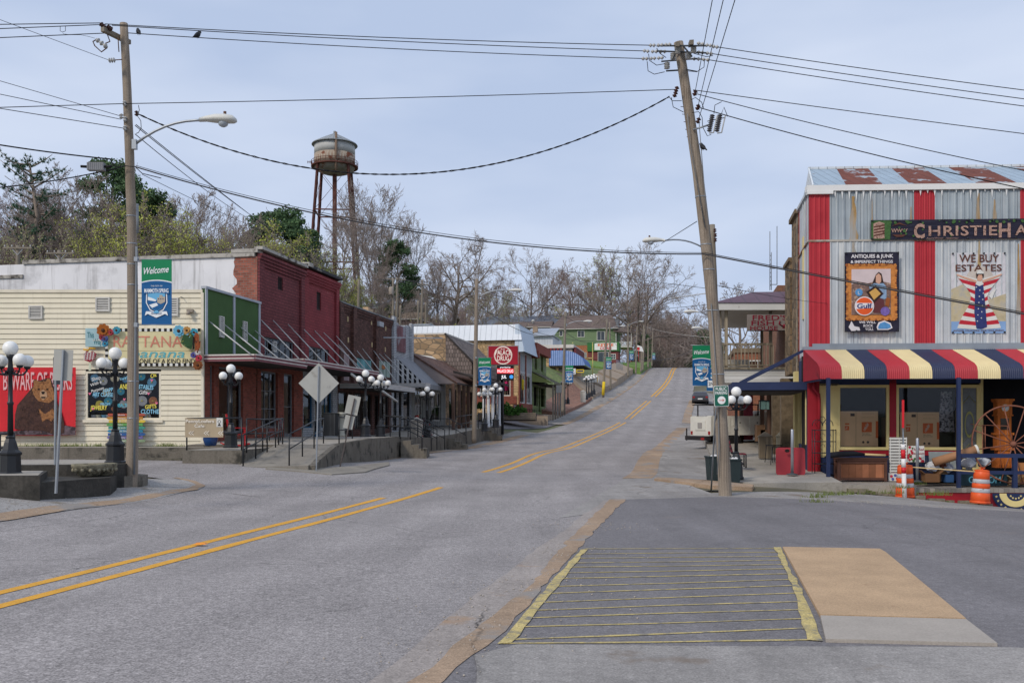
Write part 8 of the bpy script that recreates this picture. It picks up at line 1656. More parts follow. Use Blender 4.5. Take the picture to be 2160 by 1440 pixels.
t = thing('block_planter','low stacked block planter wall with green shrubs before the pharmacy','planter',W(1082,885,79.5),-.1);part(m,'block_wall',[mat('grey_tan_blocks',(140,126,108),tex='brick',tp=(.4,.15),tv=.2)],t);m = MB();m.box(-2.95,1.85,.4,2,-.1,.55);part(m,'soil',[mat('soil')],t)
def shrub(label,px,py,D,r,h,c=(66,104,40),group=None,n=700):
    t = thing('shrub',label,'shrub',W(px,py,D),0,group);m = MB();q = random.Random(int(px))
    for i in range(n):
        a,b = q.uniform(0,6.283),math.acos(q.uniform(-.2,1));rr = q.uniform(.75,1.05)*(1+.18*math.sin(a*3+px));p = Vector((r*rr*math.sin(b)*math.cos(a),r*rr*math.sin(b)*math.sin(a),h*.1+h*.9*rr*abs(math.cos(b))));v = Vector((q.gauss(0,1),q.gauss(0,1),q.gauss(0,1))).normalized();w_ = v.orthogonal().normalized()*.09;u_ = v.cross(w_).normalized()*.09;m.add([p-w_,p+u_,p+w_,p-u_],[(0,1,2,3)],0)
    part(m,'leaves',[mat('shrub_leaf_%d' % c[1],c,v=.4,sc=6)],t);m = MB();m.tube([(0,0,-.1),(0,0,h*.7)],.04,5);part(m,'stem',[mat('twig_brown',(84,70,58))],t)
for x,y,r,h,l in ((1067,876,.62,1.0,'tallest green shrub in the block planter, on the left'),(1082,877,.65,.72,'middle green shrub in the block planter'),(1095,877,.62,.8,'right hand green shrub in the block planter'),(1013,862,.3,.5,'small green shrub before the pharmacy window')): shrub(l,x,y,80,r,h)
t = thing('flu_shot_sign','small dark red yard sign reading FLU SHOT by the pharmacy shrubs','sign',W(1093,866,80.6),.0);m = MB();m.box(-.42,.42,0,.03,.05,.55);m.text('FLU',-.18,.34,w=.34,h=.13,y=-.01,mt=1,off=.02);m.text('SHOT',-.14,.12,w=.4,h=.13,y=-.01,mt=1,off=.02);part(m,'board',[mat('sign_maroon'),mat('check_white')],t)
m = MB()
for i in range(4): p = XY(14.0-.32*i,84.6-.0*i);m.box(p[0]-1.4,p[0]+1.0,83.6+.3*i,87,1.6,2.0+.17*i)
solo(m,'pharmacy_steps',[mat('terrace_concrete')],kind='structure')
# old green shop beyond it
gs = thing('old_green_shop','old mossy green shop with a sloping green porch and red cornice end','shop',fr=Fr(FS.w(7.3,0,0).x,FS.w(7.3,0,0).y,FS.a),zb=2.2);GF = Fr(gs.location.x,gs.location.y,FS.a)
MG = mat('mossy_green_boards',(104,120,72),tex='hplanks',tp=(.2,1),v=.25,c2=(128,128,112),f2=.5,w2=.15,sc2=1)
m = MB();m.quad((0,10,2),(0,0,2),(0,0,9.6),(0,10,9.6));wallq(m,0,9,2,9.6,[(1,3.5,3.6,5.5),(4,5,3.0,5.5),(5.5,8,3.6,5.5),(1.5,3,7.2,9),(5.5,7,7.2,9)],0,.2);m.quad((0,0,9.6),(9,0,9.6),(9,10,9.6),(0,10,9.6));m.quad((9,0,2),(9,10,2),(9,10,9.6),(9,0,9.6));part(m,'wall',[MG],gs)
m = MB();m.quad((0,1,2),(9,1,2),(9,1,9),(0,1,9));part(m,'interior',[DARK],gs)
m = MB();m.box(-.1,9.1,-.5,0,8.8,9.7);m.box(-.3,.3,-.7,0,8.2,8.9);part(m,'cornice',[mat('rusty_red_cornice',(130,66,54),v=.2)],gs)
m = MB();m.quad((-.2,0,6.9),(-.2,-2.2,5.75),(9,-2.2,5.75),(9,0,6.9),0);m.tri((-.15,0,6.8),(-.15,0,5.9),(-.15,-2.1,5.75),1);m.quad((-.2,-2.2,5.75),(-.2,-2.2,5.6),(9,-2.2,5.6),(9,-2.2,5.75),0);m.quad((-.2,0,5.7),(9,0,5.7),(9,-2.2,5.6),(-.2,-2.2,5.6),2);part(m,'porch_roof',[mat('mossy_shingles',(92,86,66),tex='tiles',tp=(.3,.2),tv=.3,v=.2),mat('olive_panel',(132,142,84),v=.08),SOFF],gs)
for i in range(6): m = MB();m.box(.1+1.7*i,.25+1.7*i,-2.1,-1.95,2,5.6);part(m,'post',[WOODG],gs)
for i in range(3):
    t = thing('porch_chair','dark metal chair on the pharmacy porch, %s of three' % ('nearest','middle','farthest')[i],'chair',Vector((*XY(14.6,89+1.6*i),2.75)),1.6);m = MB();m.box(-.22,.22,-.22,.22,.42,.46);part(m,'seat',[BLKM],t);m = MB();m.box(-.22,.22,.2,.24,.5,.92);part(m,'backrest',[BLKM],t)
    for a in (-.2,.2):
        for b in (-.2,.2): m = MB();m.tube([(a,b,0),(a,b,.42)],.015,5);part(m,'leg',[BLKM],t)
def fbox(name,label,cat,a,b,t_,bt,D,depth,wall,roof=None,down=4,rz=RST2,rt=.15,group=None):
    """building standing up the hill: its near right corner at column b"""
    fr = Fr(W(b,0,D).x,D,rz);u = fr.U(a);zt = CZ-(t_-HZ)/2000*D;zb = CZ-(bt-HZ)/2000*D;t = thing(name,label,cat,fr=fr,zb=zb,group=group)
    m = MB();m.box(u,0,0,depth,zb-down,zt);part(m,'wall',[wall],t)
    if roof: m = MB();m.box(u-.15,.15,-.15,depth+.15,zt,zt+rt);part(m,'flat_roof',[roof],t)
    return t,fr,u,zb,zt
def gable(t,u0,u1,y0,y1,z0,z1,m_,over=.4,hip=0):
    m = MB();ym = (y0+y1)/2;a,b = u0-over,u1+over;c,d = y0-over,y1+over;h = .12
    m.quad((a,c,z0),(b,c,z0),(b-hip,ym,z1),(a+hip,ym,z1));m.quad((b,d,z0),(a,d,z0),(a+hip,ym,z1),(b-hip,ym,z1));m.tri((a,d,z0),(a,c,z0),(a+hip,ym,z1));m.tri((b,c,z0),(b,d,z0),(b-hip,ym,z1));m.quad((a,c,z0),(a,c,z0-h),(b,c,z0-h),(b,c,z0),1);m.quad((b,c,z0),(b,c,z0-h),(b,d,z0-h),(b,d,z0),1);m.quad((a,c,z0-h),(a,d,z0-h),(b,d,z0-h),(b,c,z0-h),1)
    return part(m,'roof',[m_,mat('white_trim')],t)
def win(t,fr,a,b,y0,y1,nx=2,fm=None,off=-.02,ny=1):
    return window(t,fr.U(a),fr.U(b),fr.Z(b,y1),fr.Z(b,y0),off,nx,ny,fm or mat('white_trim'),.1,.06,glass=mat('far_dark_glass',(58,66,74),rough=.2,spec=.6))
BRF = mat('brown_asphalt_shingle',(112,98,92),tex='tiles',tp=(.6,.3),tv=.12,v=.12)
# building with the blue barrel awning
t,fr,u,zb_,zt = fbox('stone_corner_shop','stone fronted shop with a blue striped barrel awning and white red cornice','shop',1130,1206,742,850,125,12,TST,None)
m = MB();m.box(u-.1,.1,-.1,12,zt,zt+.5,1);m.box(u-.2,.3,-.4,12.2,zt+.5,zt+.95,0)
for i in range(9): m.box(u+.2+i*.45,u+.4+i*.45,-.42,-.1,zt+.15,zt+.5,2)
m.box(.3,.6,-.2,10,zt-.6,zt+.6,3);part(m,'cornice',[mat('cornice_white',(206,202,196)),mat('beige_siding',(176,166,152),tex='hplanks',tp=(.15,1)),mat('cornice_red',(150,60,56)),mat('dark_red_side',(110,56,56))],t)
BLA = mat('awning_blue',(92,122,178),v=.06);BLW = mat('awning_pale_blue',(150,172,214))
m = MB();zt2 = fr.Z(1200,739);zb2 = fr.Z(1200,771);n = 34;x0,x1 = fr.U(1158,-.5),fr.U(1233,-.5)
def prof_(x): f = (x-x0)/(x1-x0);return zb2+.1+(zt2-zb2-.1)*(1 if f < .35 else math.sqrt(max(0,1-((f-.35)/.65)**2)))
for i in range(n):
    a,b = x0+(x1-x0)*i/n,x0+(x1-x0)*(i+1)/n
    m.quad((a,-.5,zb2),(b,-.5,zb2),(b,-.5,prof_(b)),(a,-.5,prof_(a)),i % 2);m.quad((a,-.5,prof_(a)),(b,-.5,prof_(b)),(b,8,prof_(b)),(a,8,prof_(a)),0)
part(m,'barrel_awning',[BLA,BLW],t);m = MB();m.box(x0,x1,-.5,8,zb2-.12,zb2);part(m,'awning_frame',[DARK],t)
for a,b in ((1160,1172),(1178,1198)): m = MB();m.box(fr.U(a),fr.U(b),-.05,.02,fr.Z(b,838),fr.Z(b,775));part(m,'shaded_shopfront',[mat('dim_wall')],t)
t2 = thing('hanging_shop_sign','small white sign with a yellow and blue board under the barrel awning','sign',W(1211,789,124),RST2);m = MB();m.box(-.75,.2,0,.05,0,.75,0);m.text('TS',-.25,.38,w=.5,h=.25,y=-.01,mt=2,off=.02);m.box(-.6,.1,-.005,0,.12,.2,2);m.box(.3,1.3,0,.05,.2,.62,1);m.box(.4,1.2,-.005,0,.32,.5,2);part(m,'board',[mat('sign_white'),mat('sign_yellow',(222,196,60)),mat('navy_letters')],t2)
# pale metal building, green house, wings and roofs behind
t,fr,u,zb_,zt = fbox('metal_shed','pale grey metal building behind the pharmacy mansard','building',1108,1166,706,760,140,10,mat('pale_metal_wall',(196,202,210),tex='seams',tp=(.4,1)))
m = MB();m.quad((u-.3,-.5,zt-.1),(.3,-.5,zt-.1),(.1,7,zt+1.7),(u-.2,7,zt+1.7));m.box(u,.2,-.5,7,zt-.2,zt-.1,0);part(m,'metal_roof',[mat('grey_metal_roof',(160,168,178),tex='seams',tp=(.4,1),rough=.5)],t);m = MB();m.box(-3.4,-2.7,2.5,3.2,zt+.5,zt+1.6);part(m,'chimney',[mat('tan_wall')],t)
GH = mat('green_house_block',(120,140,108),tex='brick',tp=(.5,.25),tv=.05,tc=(104,124,92),v=.08)
t,fr,u,zb_,zt = fbox('green_house','two storey green house with a brown roof and a porch on its right','house',1164,1299,692,727,200,14,GH,None,0)
gable(t,u,0,0,14,zt,zt+3.6,BRF,.6,2)
m = MB();m.box(u,0,.05,12,zb_-6,zb_,0);part(m,'brick_lower_storey',[mat('orange_lower_brick',(176,112,76),tex='brick',tp=(.24,.1),tv=.2,tc=(140,110,90))],t)
for a,b,y0,y1 in ((1180,1187,697,709),(1218,1233,697,711),(1259,1276,698,718)): win(t,fr,a,b,y0,y1,2 if b-a > 8 else 1)
win(t,fr,1228,1237,743,754,3,ny=3)
m = MB();m.box(-.1,.5,1,2,zt-.5,zt+2.6);part(m,'chimney',[mat('grey_chimney',(130,132,136))],t)
m = MB();m.quad((-.5,-1.0,zt-.8),(3.6,-1.0,zt-1.0),(3.6,7,zt-1.0),(-.5,7,zt+1.2));m.quad((-.5,-1.0,zt-.8),(3.6,-1,zt-1.0),(2,2.5,zt+.45),(-.3,2.5,zt+1.2));part(m,'porch_roof',[BRF],t)
m = MB();m.box(-.1,3.4,-.6,6,zb_-.6,zb_-.35,0);m.box(0,3.3,-.6,-.5,zb_+.45,zb_+.55);m.box(0,3.3,-.6,-.5,zb_-.3,zb_-.2)
for i in range(17): m.box(.05+.19*i,.13+.19*i,-.58,-.52,zb_-.3,zb_+.5)
for x in (0,3.2): m.box(x,x+.15,-.6,-.45,zb_-.3,zt-.9)
part(m,'porch_deck',[mat('white_trim')],t)
for x in (.1,3.1):
    m = MB();m.box(x,x+.2,-.5,-.3,zb_-6,zb_-.6);part(m,'porch_post',[mat('reddish_post',(120,70,64))],t)
t,fr,u,zb_,zt = fbox('low_wing_house','long low house with a brown shingle roof left of the green house','house',1036,1160,689,705,212,12,mat('brown_wall',(110,98,90)),None)
gable(t,u,0,0,12,zt,zt+1.9,BRF,.4,.5);m = MB();m.lathe([(.3,zt+1.0),(.3,zt+1.6),(.5,zt+1.7),(.1,zt+2.0)],8,0,(fr.U(1120),3,0));part(m,'roof_vent',[mat('white_trim')],t)
t,fr,u,zb_,zt = fbox('grey_roof_house','long house with a wide blue grey metal roof above the shops','house',1000,1222,684,700,230,16,mat('slate_wall',(108,116,124)),None)
gable(t,u,0,0,16,zt,zt+3.2,mat('blue_grey_metal_roof',(98,104,116),tex='seams',tp=(.7,1),v=.06,rough=.5),.8,2.5)
t,fr,u,zb_,zt = fbox('blue_gable_house','small teal gable end peeping out left of the grey roofed house','house',983,1006,688,700,205,6,mat('teal_wall',(96,128,140)),None);m = MB();m.plate([(u-.5,zt-.5),(.3,zt-.5),(.3,zt+.35),(.1,zt+.7)],-.3,6,1);part(m,'roof',[mat('white_trim'),mat('slate_wall')],t)
t,fr,u,zb_,zt = fbox('white_flat_shed','low white flat roofed shed behind the whitewashed brick front','shed',866,906,686,700,98,6,mat('pale_metal_wall'),mat('grey_metal_roof'))
t,fr,u,zb_,zt = fbox('tan_hill_house','tan roofed cottage on the wooded hill above the dark brick shop','house',845,882,672,690,125,6,mat('brown_wall'),None);gable(t,u,0,0,6,zt,zt+1.2,mat('tan_roof',(132,116,98),v=.15),.4)
t,fr,u,zb_,zt = fbox('green_hill_shed','small dark green shed under the water tower','shed',722,742,625,640,120,4,mat('dark_green_wall',(50,84,72)),mat('slate_wall'))
# snack stall
t,fr,u,zb_,zt = fbox('snack_stall','maroon snack stall with a green top board and kettle corn sign','stall',1240,1304,740,768,182,6,mat('maroon_siding',(112,62,62),tex='hplanks',tp=(.2,1)),None,5)
m = MB();m.box(u-.1,.15,-.25,5,zt,zt+1.7);part(m,'top_board',[mat('stall_green',(60,112,62))],t)
m = MB();a,b = fr.U(1254,-.3),fr.U(1301,-.3);m.box(a,b,-.32,-.25,zt+.2,zt+1.55,0);m.text('KETTLE',(a+b)/2,zt+.93,w=3.0,h=.48,y=-.34,mt=1,off=.04);m.text('CORN',(a+b)/2,zt+.3,w=2.2,h=.48,y=-.34,mt=2,off=.04);part(m,'sign_board',[mat('sign_white'),mat('kettle_orange',(222,100,40)),mat('kettle_red',(200,50,50))],t)
window(t,fr.U(1261),fr.U(1284),zb_+.1,zt-.15,-.05,2,1,mat('white_trim'),.08,door=True,glass=mat('far_dark_glass'));win(t,fr,1288,1299,746,758,2,ny=2)
t = thing('goal_frame','yellow painted timber frame standing on the grass before the snack stall','frame',W(1238,800,135));O = t.location;m = MB();YL = mat('pale_yellow_timber',(200,188,120))
for a,b in (((1250,796),(1250,722)),((1230,800),(1230,762)),((1228,755),(1250,755)),((1208,722+0),(1208,724))): m.beam(W(*a,135)-O,W(*b,135)-O,.12)
part(m,'timber',[YL],t)
t = thing('white_fence','low white board fence under the barrel awning lawn','fence',W(1240,806,128),RST2);m = MB();m.box(-2.3,1.5,0,.04,0,.8);part(m,'panel',[mat('white_trim')],t)
for x in (-1.9,-.3,1.25): m = MB();m.box(x,x+.1,-.05,.06,0,1.0);part(m,'post',[mat('pale_wood')],t)
t = thing('chain_fence','blue grey chain link fence panel right of the snack stall','fence',W(1300,778,150),1.2);m = MB()
for i in range(9): m.tube([(i*.5,0,0),(i*.5,0,1.5)],.02,4)
for i in range(7): m.tube([(0,0,.2*i+.1),(4,0,.2*i+.1)],.012,4)
part(m,'mesh',[mat('fence_blue_grey',(120,138,156))],t)
bin_('pale square litter bin on the brick terrace before the row of globe lamps',W(1230,848,101),.55,1.1,(196,192,184))
t = thing('yard_sign','small red and white yard sign on the far grass bank','sign',W(1347,743,168));m = MB();m.add([(-.6,0,.4),(.9,0,.1),(.6,0,1.0),(-.2,0,1.3)],[(0,1,2,3)],0);m.box(-.4,.2,-.02,0,.4,.9,1);m.tube([(0,.02,-1.5),(0,.02,.5)],.04,4,1);part(m,'board',[mat('sign_white'),mat('kettle_red')],t)
# ---------------------------------------------------------------- water tower
D = 160.0;wx = W(706,0,D).x;gz_ = G(wx,D);zt = lambda py: CZ-(py-HZ)/2000*D
TK = mat('rusty_tank_silver',(176,178,176),v=.12,sc=.6,c2=(112,66,44),f2=.67,w2=.08,sc2=.7,st=.35,stc=(130,84,56),stf=.55,rough=.6);TKL = mat('rusty_tank_lower',(170,160,144),v=.2,sc=1,c2=(108,62,42),f2=.53,w2=.08,sc2=.9,st=.85,stc=(120,72,48),stf=.48,rough=.7);RST = mat('tower_rust',(96,60,52),v=.3,sc=1.5,c2=(150,140,128),f2=.64,w2=.05,sc2=2)
wt = thing('water_tower','old rusty silver water tower on four braced legs above the wooded hill','water tower',(wx,D,gz_-.3));z = lambda py: zt(py)-gz_+.3;k = D/2000
m = MB();m.lathe([(48*k,z(307)),(47*k,z(305)),(25*k,z(293)),(3*k,z(282)),(2*k,z(281))],32,0,sm=False);m.lathe([(.22,z(283)),(.22,z(277))],8);part(m,'conical_roof',[mat('tank_roof_grey',(142,148,152),v=.12,tex='seams',tp=(1.5,1),rough=.6)],wt)
m = MB();m.lathe([(42.5*k,z(328)),(42.5*k,z(307))],40);part(m,'upper_tank',[TK],wt)
m = MB();m.lathe([(42.7*k,z(352)),(42.7*k,z(328))],40);part(m,'lower_tank',[TKL],wt)
m = MB();R_ = 42.6*k;m.lathe([(R_*math.sin(a),z(352)-17*k*math.cos(a)) for a in [math.pi/2*i/8+.02 for i in range(9)]],40);part(m,'bowl',[mat('bowl_grey',(138,138,130),v=.2,sc=.8,c2=(112,72,50),f2=.55,w2=.1,sc2=.8)],wt)
m = MB();m.lathe([(42*k,z(354)),(49*k,z(354)),(49*k,z(351.5)),(42*k,z(351.5))],40,sm=False);part(m,'balcony',[RST],wt)
m = MB();R_ = 48.6*k
for i in range(28): a = 2*math.pi*i/28;m.tube([(R_*math.cos(a),R_*math.sin(a),z(352)),(R_*math.cos(a),R_*math.sin(a),z(342))],.035,4)
for zz in (342,347): m.tube([(R_*math.cos(a),R_*math.sin(a),z(zz)) for a in [2*math.pi*i/40 for i in range(41)]],.04,4,cap=False)
part(m,'balcony_railing',[RST],wt)
m = MB();m.tube([(0,0,0),(0,0,z(366))],4.7*k,12);part(m,'riser_pipe',[RST],wt)
legs = []
for a in (13,53,193,233) if False else (-42,48,138,228):
    a = math.radians(a-8+9);ca,sa = math.cos(a),math.sin(a);R1,R2 = 46*k,(46+.115*(547-340)*1.0*(z(345)/z(345)))*k
    zt1 = z(352);sl_ = (62-44)/(547-350);R0 = 44*k+sl_*zt1;top = Vector((44*k*ca,44*k*sa,zt1));bot = Vector((R0*ca,R0*sa,0));legs.append((bot,top))
    m = MB();d = .17
    for ox,oy in ((d,0),(-d,0),(0,d),(0,-d)): m.beam(bot+Vector((ox,oy,0)),top+Vector((ox,oy,0)),.13)
    n = 40
    for i in range(n): p,q = bot.lerp(top,i/n),bot.lerp(top,(i+1)/n);s_ = 1 if i % 2 else -1;m.beam(p+Vector((d*s_,0,0)),q+Vector((-d*s_,0,0)),.06)
    part(m,'leg',[RST],wt)
for lv in (z(450),z(560)):
    f = lv/z(352);P = [b.lerp(t_,f) for b,t_ in legs]
    for i in range(4): m = MB();m.beam(P[i],P[(i+1) % 4],.2);part(m,'strut',[RST],wt)
lv = [0,z(560)/z(352),z(450)/z(352),.97]
m = MB()
for a,b in zip(lv,lv[1:]):
    for i in range(4): p,q = legs[i],legs[(i+1) % 4];m.tube([p[0].lerp(p[1],a),q[0].lerp(q[1],b)],.035,4);m.tube([q[0].lerp(q[1],a),p[0].lerp(p[1],b)],.035,4)
part(m,'tie_rods',[RST],wt)
m = MB();m.tube([(11*k,-43.5*k,z(292)),(11*k,-43.5*k,z(345)),(11*k,-43.5*k,z(371))],.22,6);part(m,'overflow_pipe',[mat('pipe_tan',(120,102,88))],wt)
m = MB();m.beam((-58*k,0,z(342)),(-47*k,0,z(342)),.08)
for i in range(4): m.beam((-57*k+i*.25,0,z(342)-.25),(-57*k+i*.25,0,z(342)+.25),.05)
part(m,'aerial',[RST],wt)
# ---------------------------------------------------------------- trees
def rot_about(v,ax,a): return Matrix.Rotation(a,3,ax) @ v
class Tree:
    def __init__(s,seed,H=15.0,spread=.75,up=.35,levels=5,nlimb=9,r0=.28,fork=.3,wig=.16,lean=0,twig=.022,counts=(9,7,6,5),lens=(.46,.5,.5,.5)):
        s.r = random.Random(seed);s.T,s.C = MB(),MB();s.tips = [];s.H = H;s.wig = wig;s.up = up;s.twig = twig;s.counts,s.lens,s.levels = counts,lens,levels;s.spread = spread
        n = 10;p = Vector((0,0,0));d = Vector((lean,0,1)).normalized();pts,ds = [p.copy()],[d.copy()]
        tl = H*.8
        for i in range(n): d = (d+Vector((s.r.gauss(0,wig*.45),s.r.gauss(0,wig*.45),.1))).normalized();p = p+d*tl/n;pts.append(p.copy());ds.append(d.copy())
        rs = [r0*(1-.86*(i/n)**.9) for i in range(n+1)];rs[0] *= 1.35;s.T.tube(pts,rs,7);s.rs = rs
        k = counts[0]
        for j in range(k):
            f = fork+(1-fork)*(j+.5*s.r.random())/k;i = min(n-1,int(f*n));base = pts[i].lerp(pts[i+1],f*n-i);az = j*2.4+s.r.uniform(-.5,.5)
            L = H*lens[0]*(1.12-.6*(f-fork)/(1-fork))*s.r.uniform(.8,1.15);el = s.r.uniform(.35,.75)+.5*(f-fork);dr = Vector((math.cos(az)*spread*math.cos(el*.8),math.sin(az)*spread*math.cos(el*.8),math.sin(el))).normalized();s.branch(base,dr,L,rs[i]*.62,1)
    def branch(s,p,d,L,r,lv):
        n = 5 if lv < 2 else (4 if lv == 2 else 3);pts,q,dd = [p.copy()],p.copy(),d.copy();R = s.r
        for i in range(n): dd = (dd+Vector((R.gauss(0,s.wig),R.gauss(0,s.wig),R.gauss(0,s.wig)+s.up*.16))).normalized();q = q+dd*L/n;pts.append(q.copy())
        r = max(r,s.twig);rs = [max(s.twig*.6,r*(1-.75*i/n)) for i in range(n+1)]
        (s.T if lv <= 2 else s.C).tube(pts,rs,5 if lv == 1 else (4 if lv == 2 else 3),0,False,True)
        if lv >= s.levels-1: s.tips += [pts[-1],pts[-2]];return
        k = s.counts[lv]
        for j in range(k):
            f = .22+.78*(j+R.random())/k;i = min(n-1,int(f*n));b = pts[i].lerp(pts[i+1],f*n-i);dir_ = (pts[i+1]-pts[i]).normalized();ax = dir_.orthogonal().normalized();ax = rot_about(ax,dir_,R.uniform(0,6.283));nd = rot_about(dir_,ax,R.uniform(.45,.95));s.branch(b,nd,L*s.lens[lv]*R.uniform(.75,1.15)*(1.15-.45*f),rs[i]*.6,lv+1)
def leafq(m,p,s_,R,mt=0,fl=.6):
    v = Vector((R.gauss(0,1),R.gauss(0,1),R.gauss(0,fl))).normalized();a = v.orthogonal().normalized();a = rot_about(a,v,R.uniform(0,6.28));b = v.cross(a);k = s_*R.uniform(.6,1.3);m.add([p-a*k,p-b*k*.6,p+a*k,p+b*k*.6],[(0,1,2,3)],mt)
BARK = mat('grey_brown_bark',(134,122,112),v=.25,sc=1,rough=.95);BARK2 = mat('dark_bark',(108,98,92),v=.25,sc=1,rough=.95);TWIG = mat('bare_twigs',(148,136,128),v=.15,sc=.5,rough=.95);TWIG2 = mat('reddish_twigs',(138,120,114),v=.15,sc=.5)
LYG = mat('new_yellow_leaves',(166,172,84),v=.3,sc=1.5);LPG = mat('new_pale_leaves',(168,174,118),v=.25,sc=1.5);LDG = mat('evergreen_leaves',(74,98,64),v=.5,sc=.9);LPN = mat('pine_needles',(66,94,72),v=.45,sc=1.2)
PRO = {}
def proto(kind,T,leaf=None,extra=None,tw=TWIG,bk=BARK,crown=None):
    me_t = mesh_of(T.T,'trunk',[bk]);C_ = crown or T.C;me_c = mesh_of(C_,'crown',[tw]+([leaf] if leaf else []));PRO[kind] = (me_t,me_c,T.H)
def put(kind,px,top,D,label,width=None,group=None,rz=None,name='bare_tree',wx_=None,cat='tree',hmul=1):
    mt,mc,H = PRO[kind];x = (px-CXP)/FPX*D;g = G(x,D);zt_ = CZ-(top-HZ)/FPX*D;h = max(2.5,zt_-g);s = h/(H*1.0)
    o = bpy.data.objects.new(name,None);COL.objects.link(o);o.location = (x,D,g-.2);o.rotation_euler = (0,0,rz if rz is not None else rnd.uniform(0,6.28));w_ = s*(width or 1)*rnd.uniform(.92,1.1);o.scale = (w_,w_,s);tag(o,label,cat,group)
    for nm,me in (('trunk',mt),('crown',mc)): c = bpy.data.objects.new(nm,me);COL.objects.link(c);c.parent = o
    return o
def top_norm(T):
    """make the highest twig stand at the nominal height"""
    zs = max(v[2] for v in (T.C.v or T.T.v));k = T.H/zs
    for M_ in (T.T,T.C): M_.v = [(x*k,y*k,z_*k) for x,y,z_ in M_.v]
    T.tips = [t*k for t in T.tips];return T
for i in range(3): proto('bare%d' % i,top_norm(Tree(20+i,15,.8,.3,5,9,.30,.3,.17)),tw=TWIG if i != 1 else TWIG2)
for i in range(2): proto('tall%d' % i,top_norm(Tree(40+i,15,.5,.6,5,9,.2,.35,.13,counts=(10,7,6,4))),tw=TWIG,bk=BARK2)
proto('oak',top_norm(Tree(61,15,1.0,.15,5,9,.5,.25,.24,counts=(9,8,7,6),lens=(.55,.52,.5,.5))),bk=BARK)
proto('spread',top_norm(Tree(66,15,1.0,.32,5,8,.36,.2,.16,counts=(8,8,7,6),lens=(.66,.5,.5,.5))),bk=BARK2)
for i,(lf,n_) in enumerate(((LYG,1),(LPG,1),(LYG,2))):
    T = top_norm(Tree(80+i,12,.75,.35,5,8,.18,.2,.18,counts=(9,7,6,4)));R = random.Random(i)
    for t_ in T.tips:
        for _ in range(n_):
            if R.random() < (.5,.45,.6)[i]: leafq(T.C,t_+Vector((R.gauss(0,.16),R.gauss(0,.16),R.gauss(0,.16))),.075,R,1)
    proto('spring%d' % i,T,lf)
def evergreen(seed,H,R0,clumps,leaf,per=230,size=.12,irregular=.35,z0=.2):
    R = random.Random(seed);T = Tree(seed,H,.7,.2,3,9,.26,z0,.15,counts=(14,4,0),lens=(.36,.4));m = MB()
    for c in range(clumps):
        f = z0+(1-z0)*R.random();a = R.uniform(0,6.28);rr = R0*math.sin(min(1,(1-f)*1.5+.22)*math.pi/2)*(1-irregular*R.random());cx = Vector((rr*.8*math.cos(a),rr*.8*math.sin(a),H*f));cr = R.uniform(.55,1.2)
        for _ in range(per):
            v = Vector((R.gauss(0,1),R.gauss(0,1),R.gauss(0,.55)));v = v.normalized()*cr*R.random()**.4;leafq(m,cx+Vector((v.x,v.y,v.z*.7)),size,R,1)
    T.C = m;top_norm(T);return T
proto('evergreen0',evergreen(7,12,3.4,62,LDG),LDG);proto('evergreen1',evergreen(9,12,2.6,46,LDG),LDG)
# lone crooked pine with layered tufts
R = random.Random(12);T = MB();C = MB();pts = [Vector((x,0,z_)) for x,z_ in ((0,0),(.1,2),(.0,4),(.35,5.5),(1.0,6.8),(1.2,8.0),(.95,9.2),(.7,10.2),(.6,11))];T.tube(pts,[.26,.24,.22,.21,.19,.17,.14,.1,.05],8)
for j in range(34):
    f = .3+.7*j/34;i = min(7,int(f*8));b = pts[i].lerp(pts[i+1],f*8-i);az = j*2.39;L = (2.9 if f > .6 else 2.4)*(1.15-.55*abs(f-.72)/.4)*R.uniform(.7,1.1);d = Vector((math.cos(az),math.sin(az)*.8,R.uniform(-.05,.45)));q = [b+d*L*t_+Vector((0,0,.12*L*t_*t_)) for t_ in (0,.35,.7,1)];T.tube(q,[.06,.045,.03,.015],4)
    for e in range(12):
        t_ = .3+.7*e/14;p = b+d*L*t_+Vector((R.gauss(0,.2),R.gauss(0,.2),.12*L*t_*t_+R.gauss(0,.08)))
        for _ in range(16): v = Vector((R.gauss(0,1),R.gauss(0,1),R.gauss(.5,.6))).normalized()*R.uniform(.12,.3);w_ = v.orthogonal().normalized()*.03;C.add([p-w_,p+w_,p+v],[(0,1,2)],1)
class _O: pass
o = _O();o.T,o.C,o.H = T,C,11.4;proto('pine',o,LPN)
gB = 'bare trees on the wooded hill'
put('pine',47,323,76,'lone crooked pine with layered dark tufts above the left end of the shops',width=.7,rz=0,name='pine_tree')
put('evergreen0',238,322,92,'large dark evergreen behind the tall left hand pole',width=.95,name='evergreen_tree');put('evergreen1',318,392,82,'lower dark evergreen just right of the tall left hand pole',name='evergreen_tree',width=1.1)
put('evergreen0',585,428,98,'rounded dark evergreen left of the water tower',width=1.1,name='evergreen_tree');put('evergreen1',640,470,106,'dark evergreen touching the left leg of the water tower',name='evergreen_tree')
put('evergreen1',836,500,132,'dark evergreen with ragged outline right of the water tower',width=1.15,name='evergreen_tree');put('evergreen1',870,575,135,'low dark evergreen at the foot of the ragged one',name='evergreen_tree')
put('tall0',757,376,142,'tallest bare tree, directly right of the water tower',width=.85);put('tall1',806,384,145,'tall bare tree with many forks, second right of the water tower',width=.9);put('tall0',862,436,150,'bare slender tree at the right end of the tall group by the tower',width=.7)
put('oak',958,476,140,'massive gnarled bare oak above the pale flat roofs',width=.95,name='oak_tree');put('spread',1112,512,240,'wide forked bare tree above the grey metal roof');put('bare1',1197,545,222,'dense reddish bare tree above the green house roof')
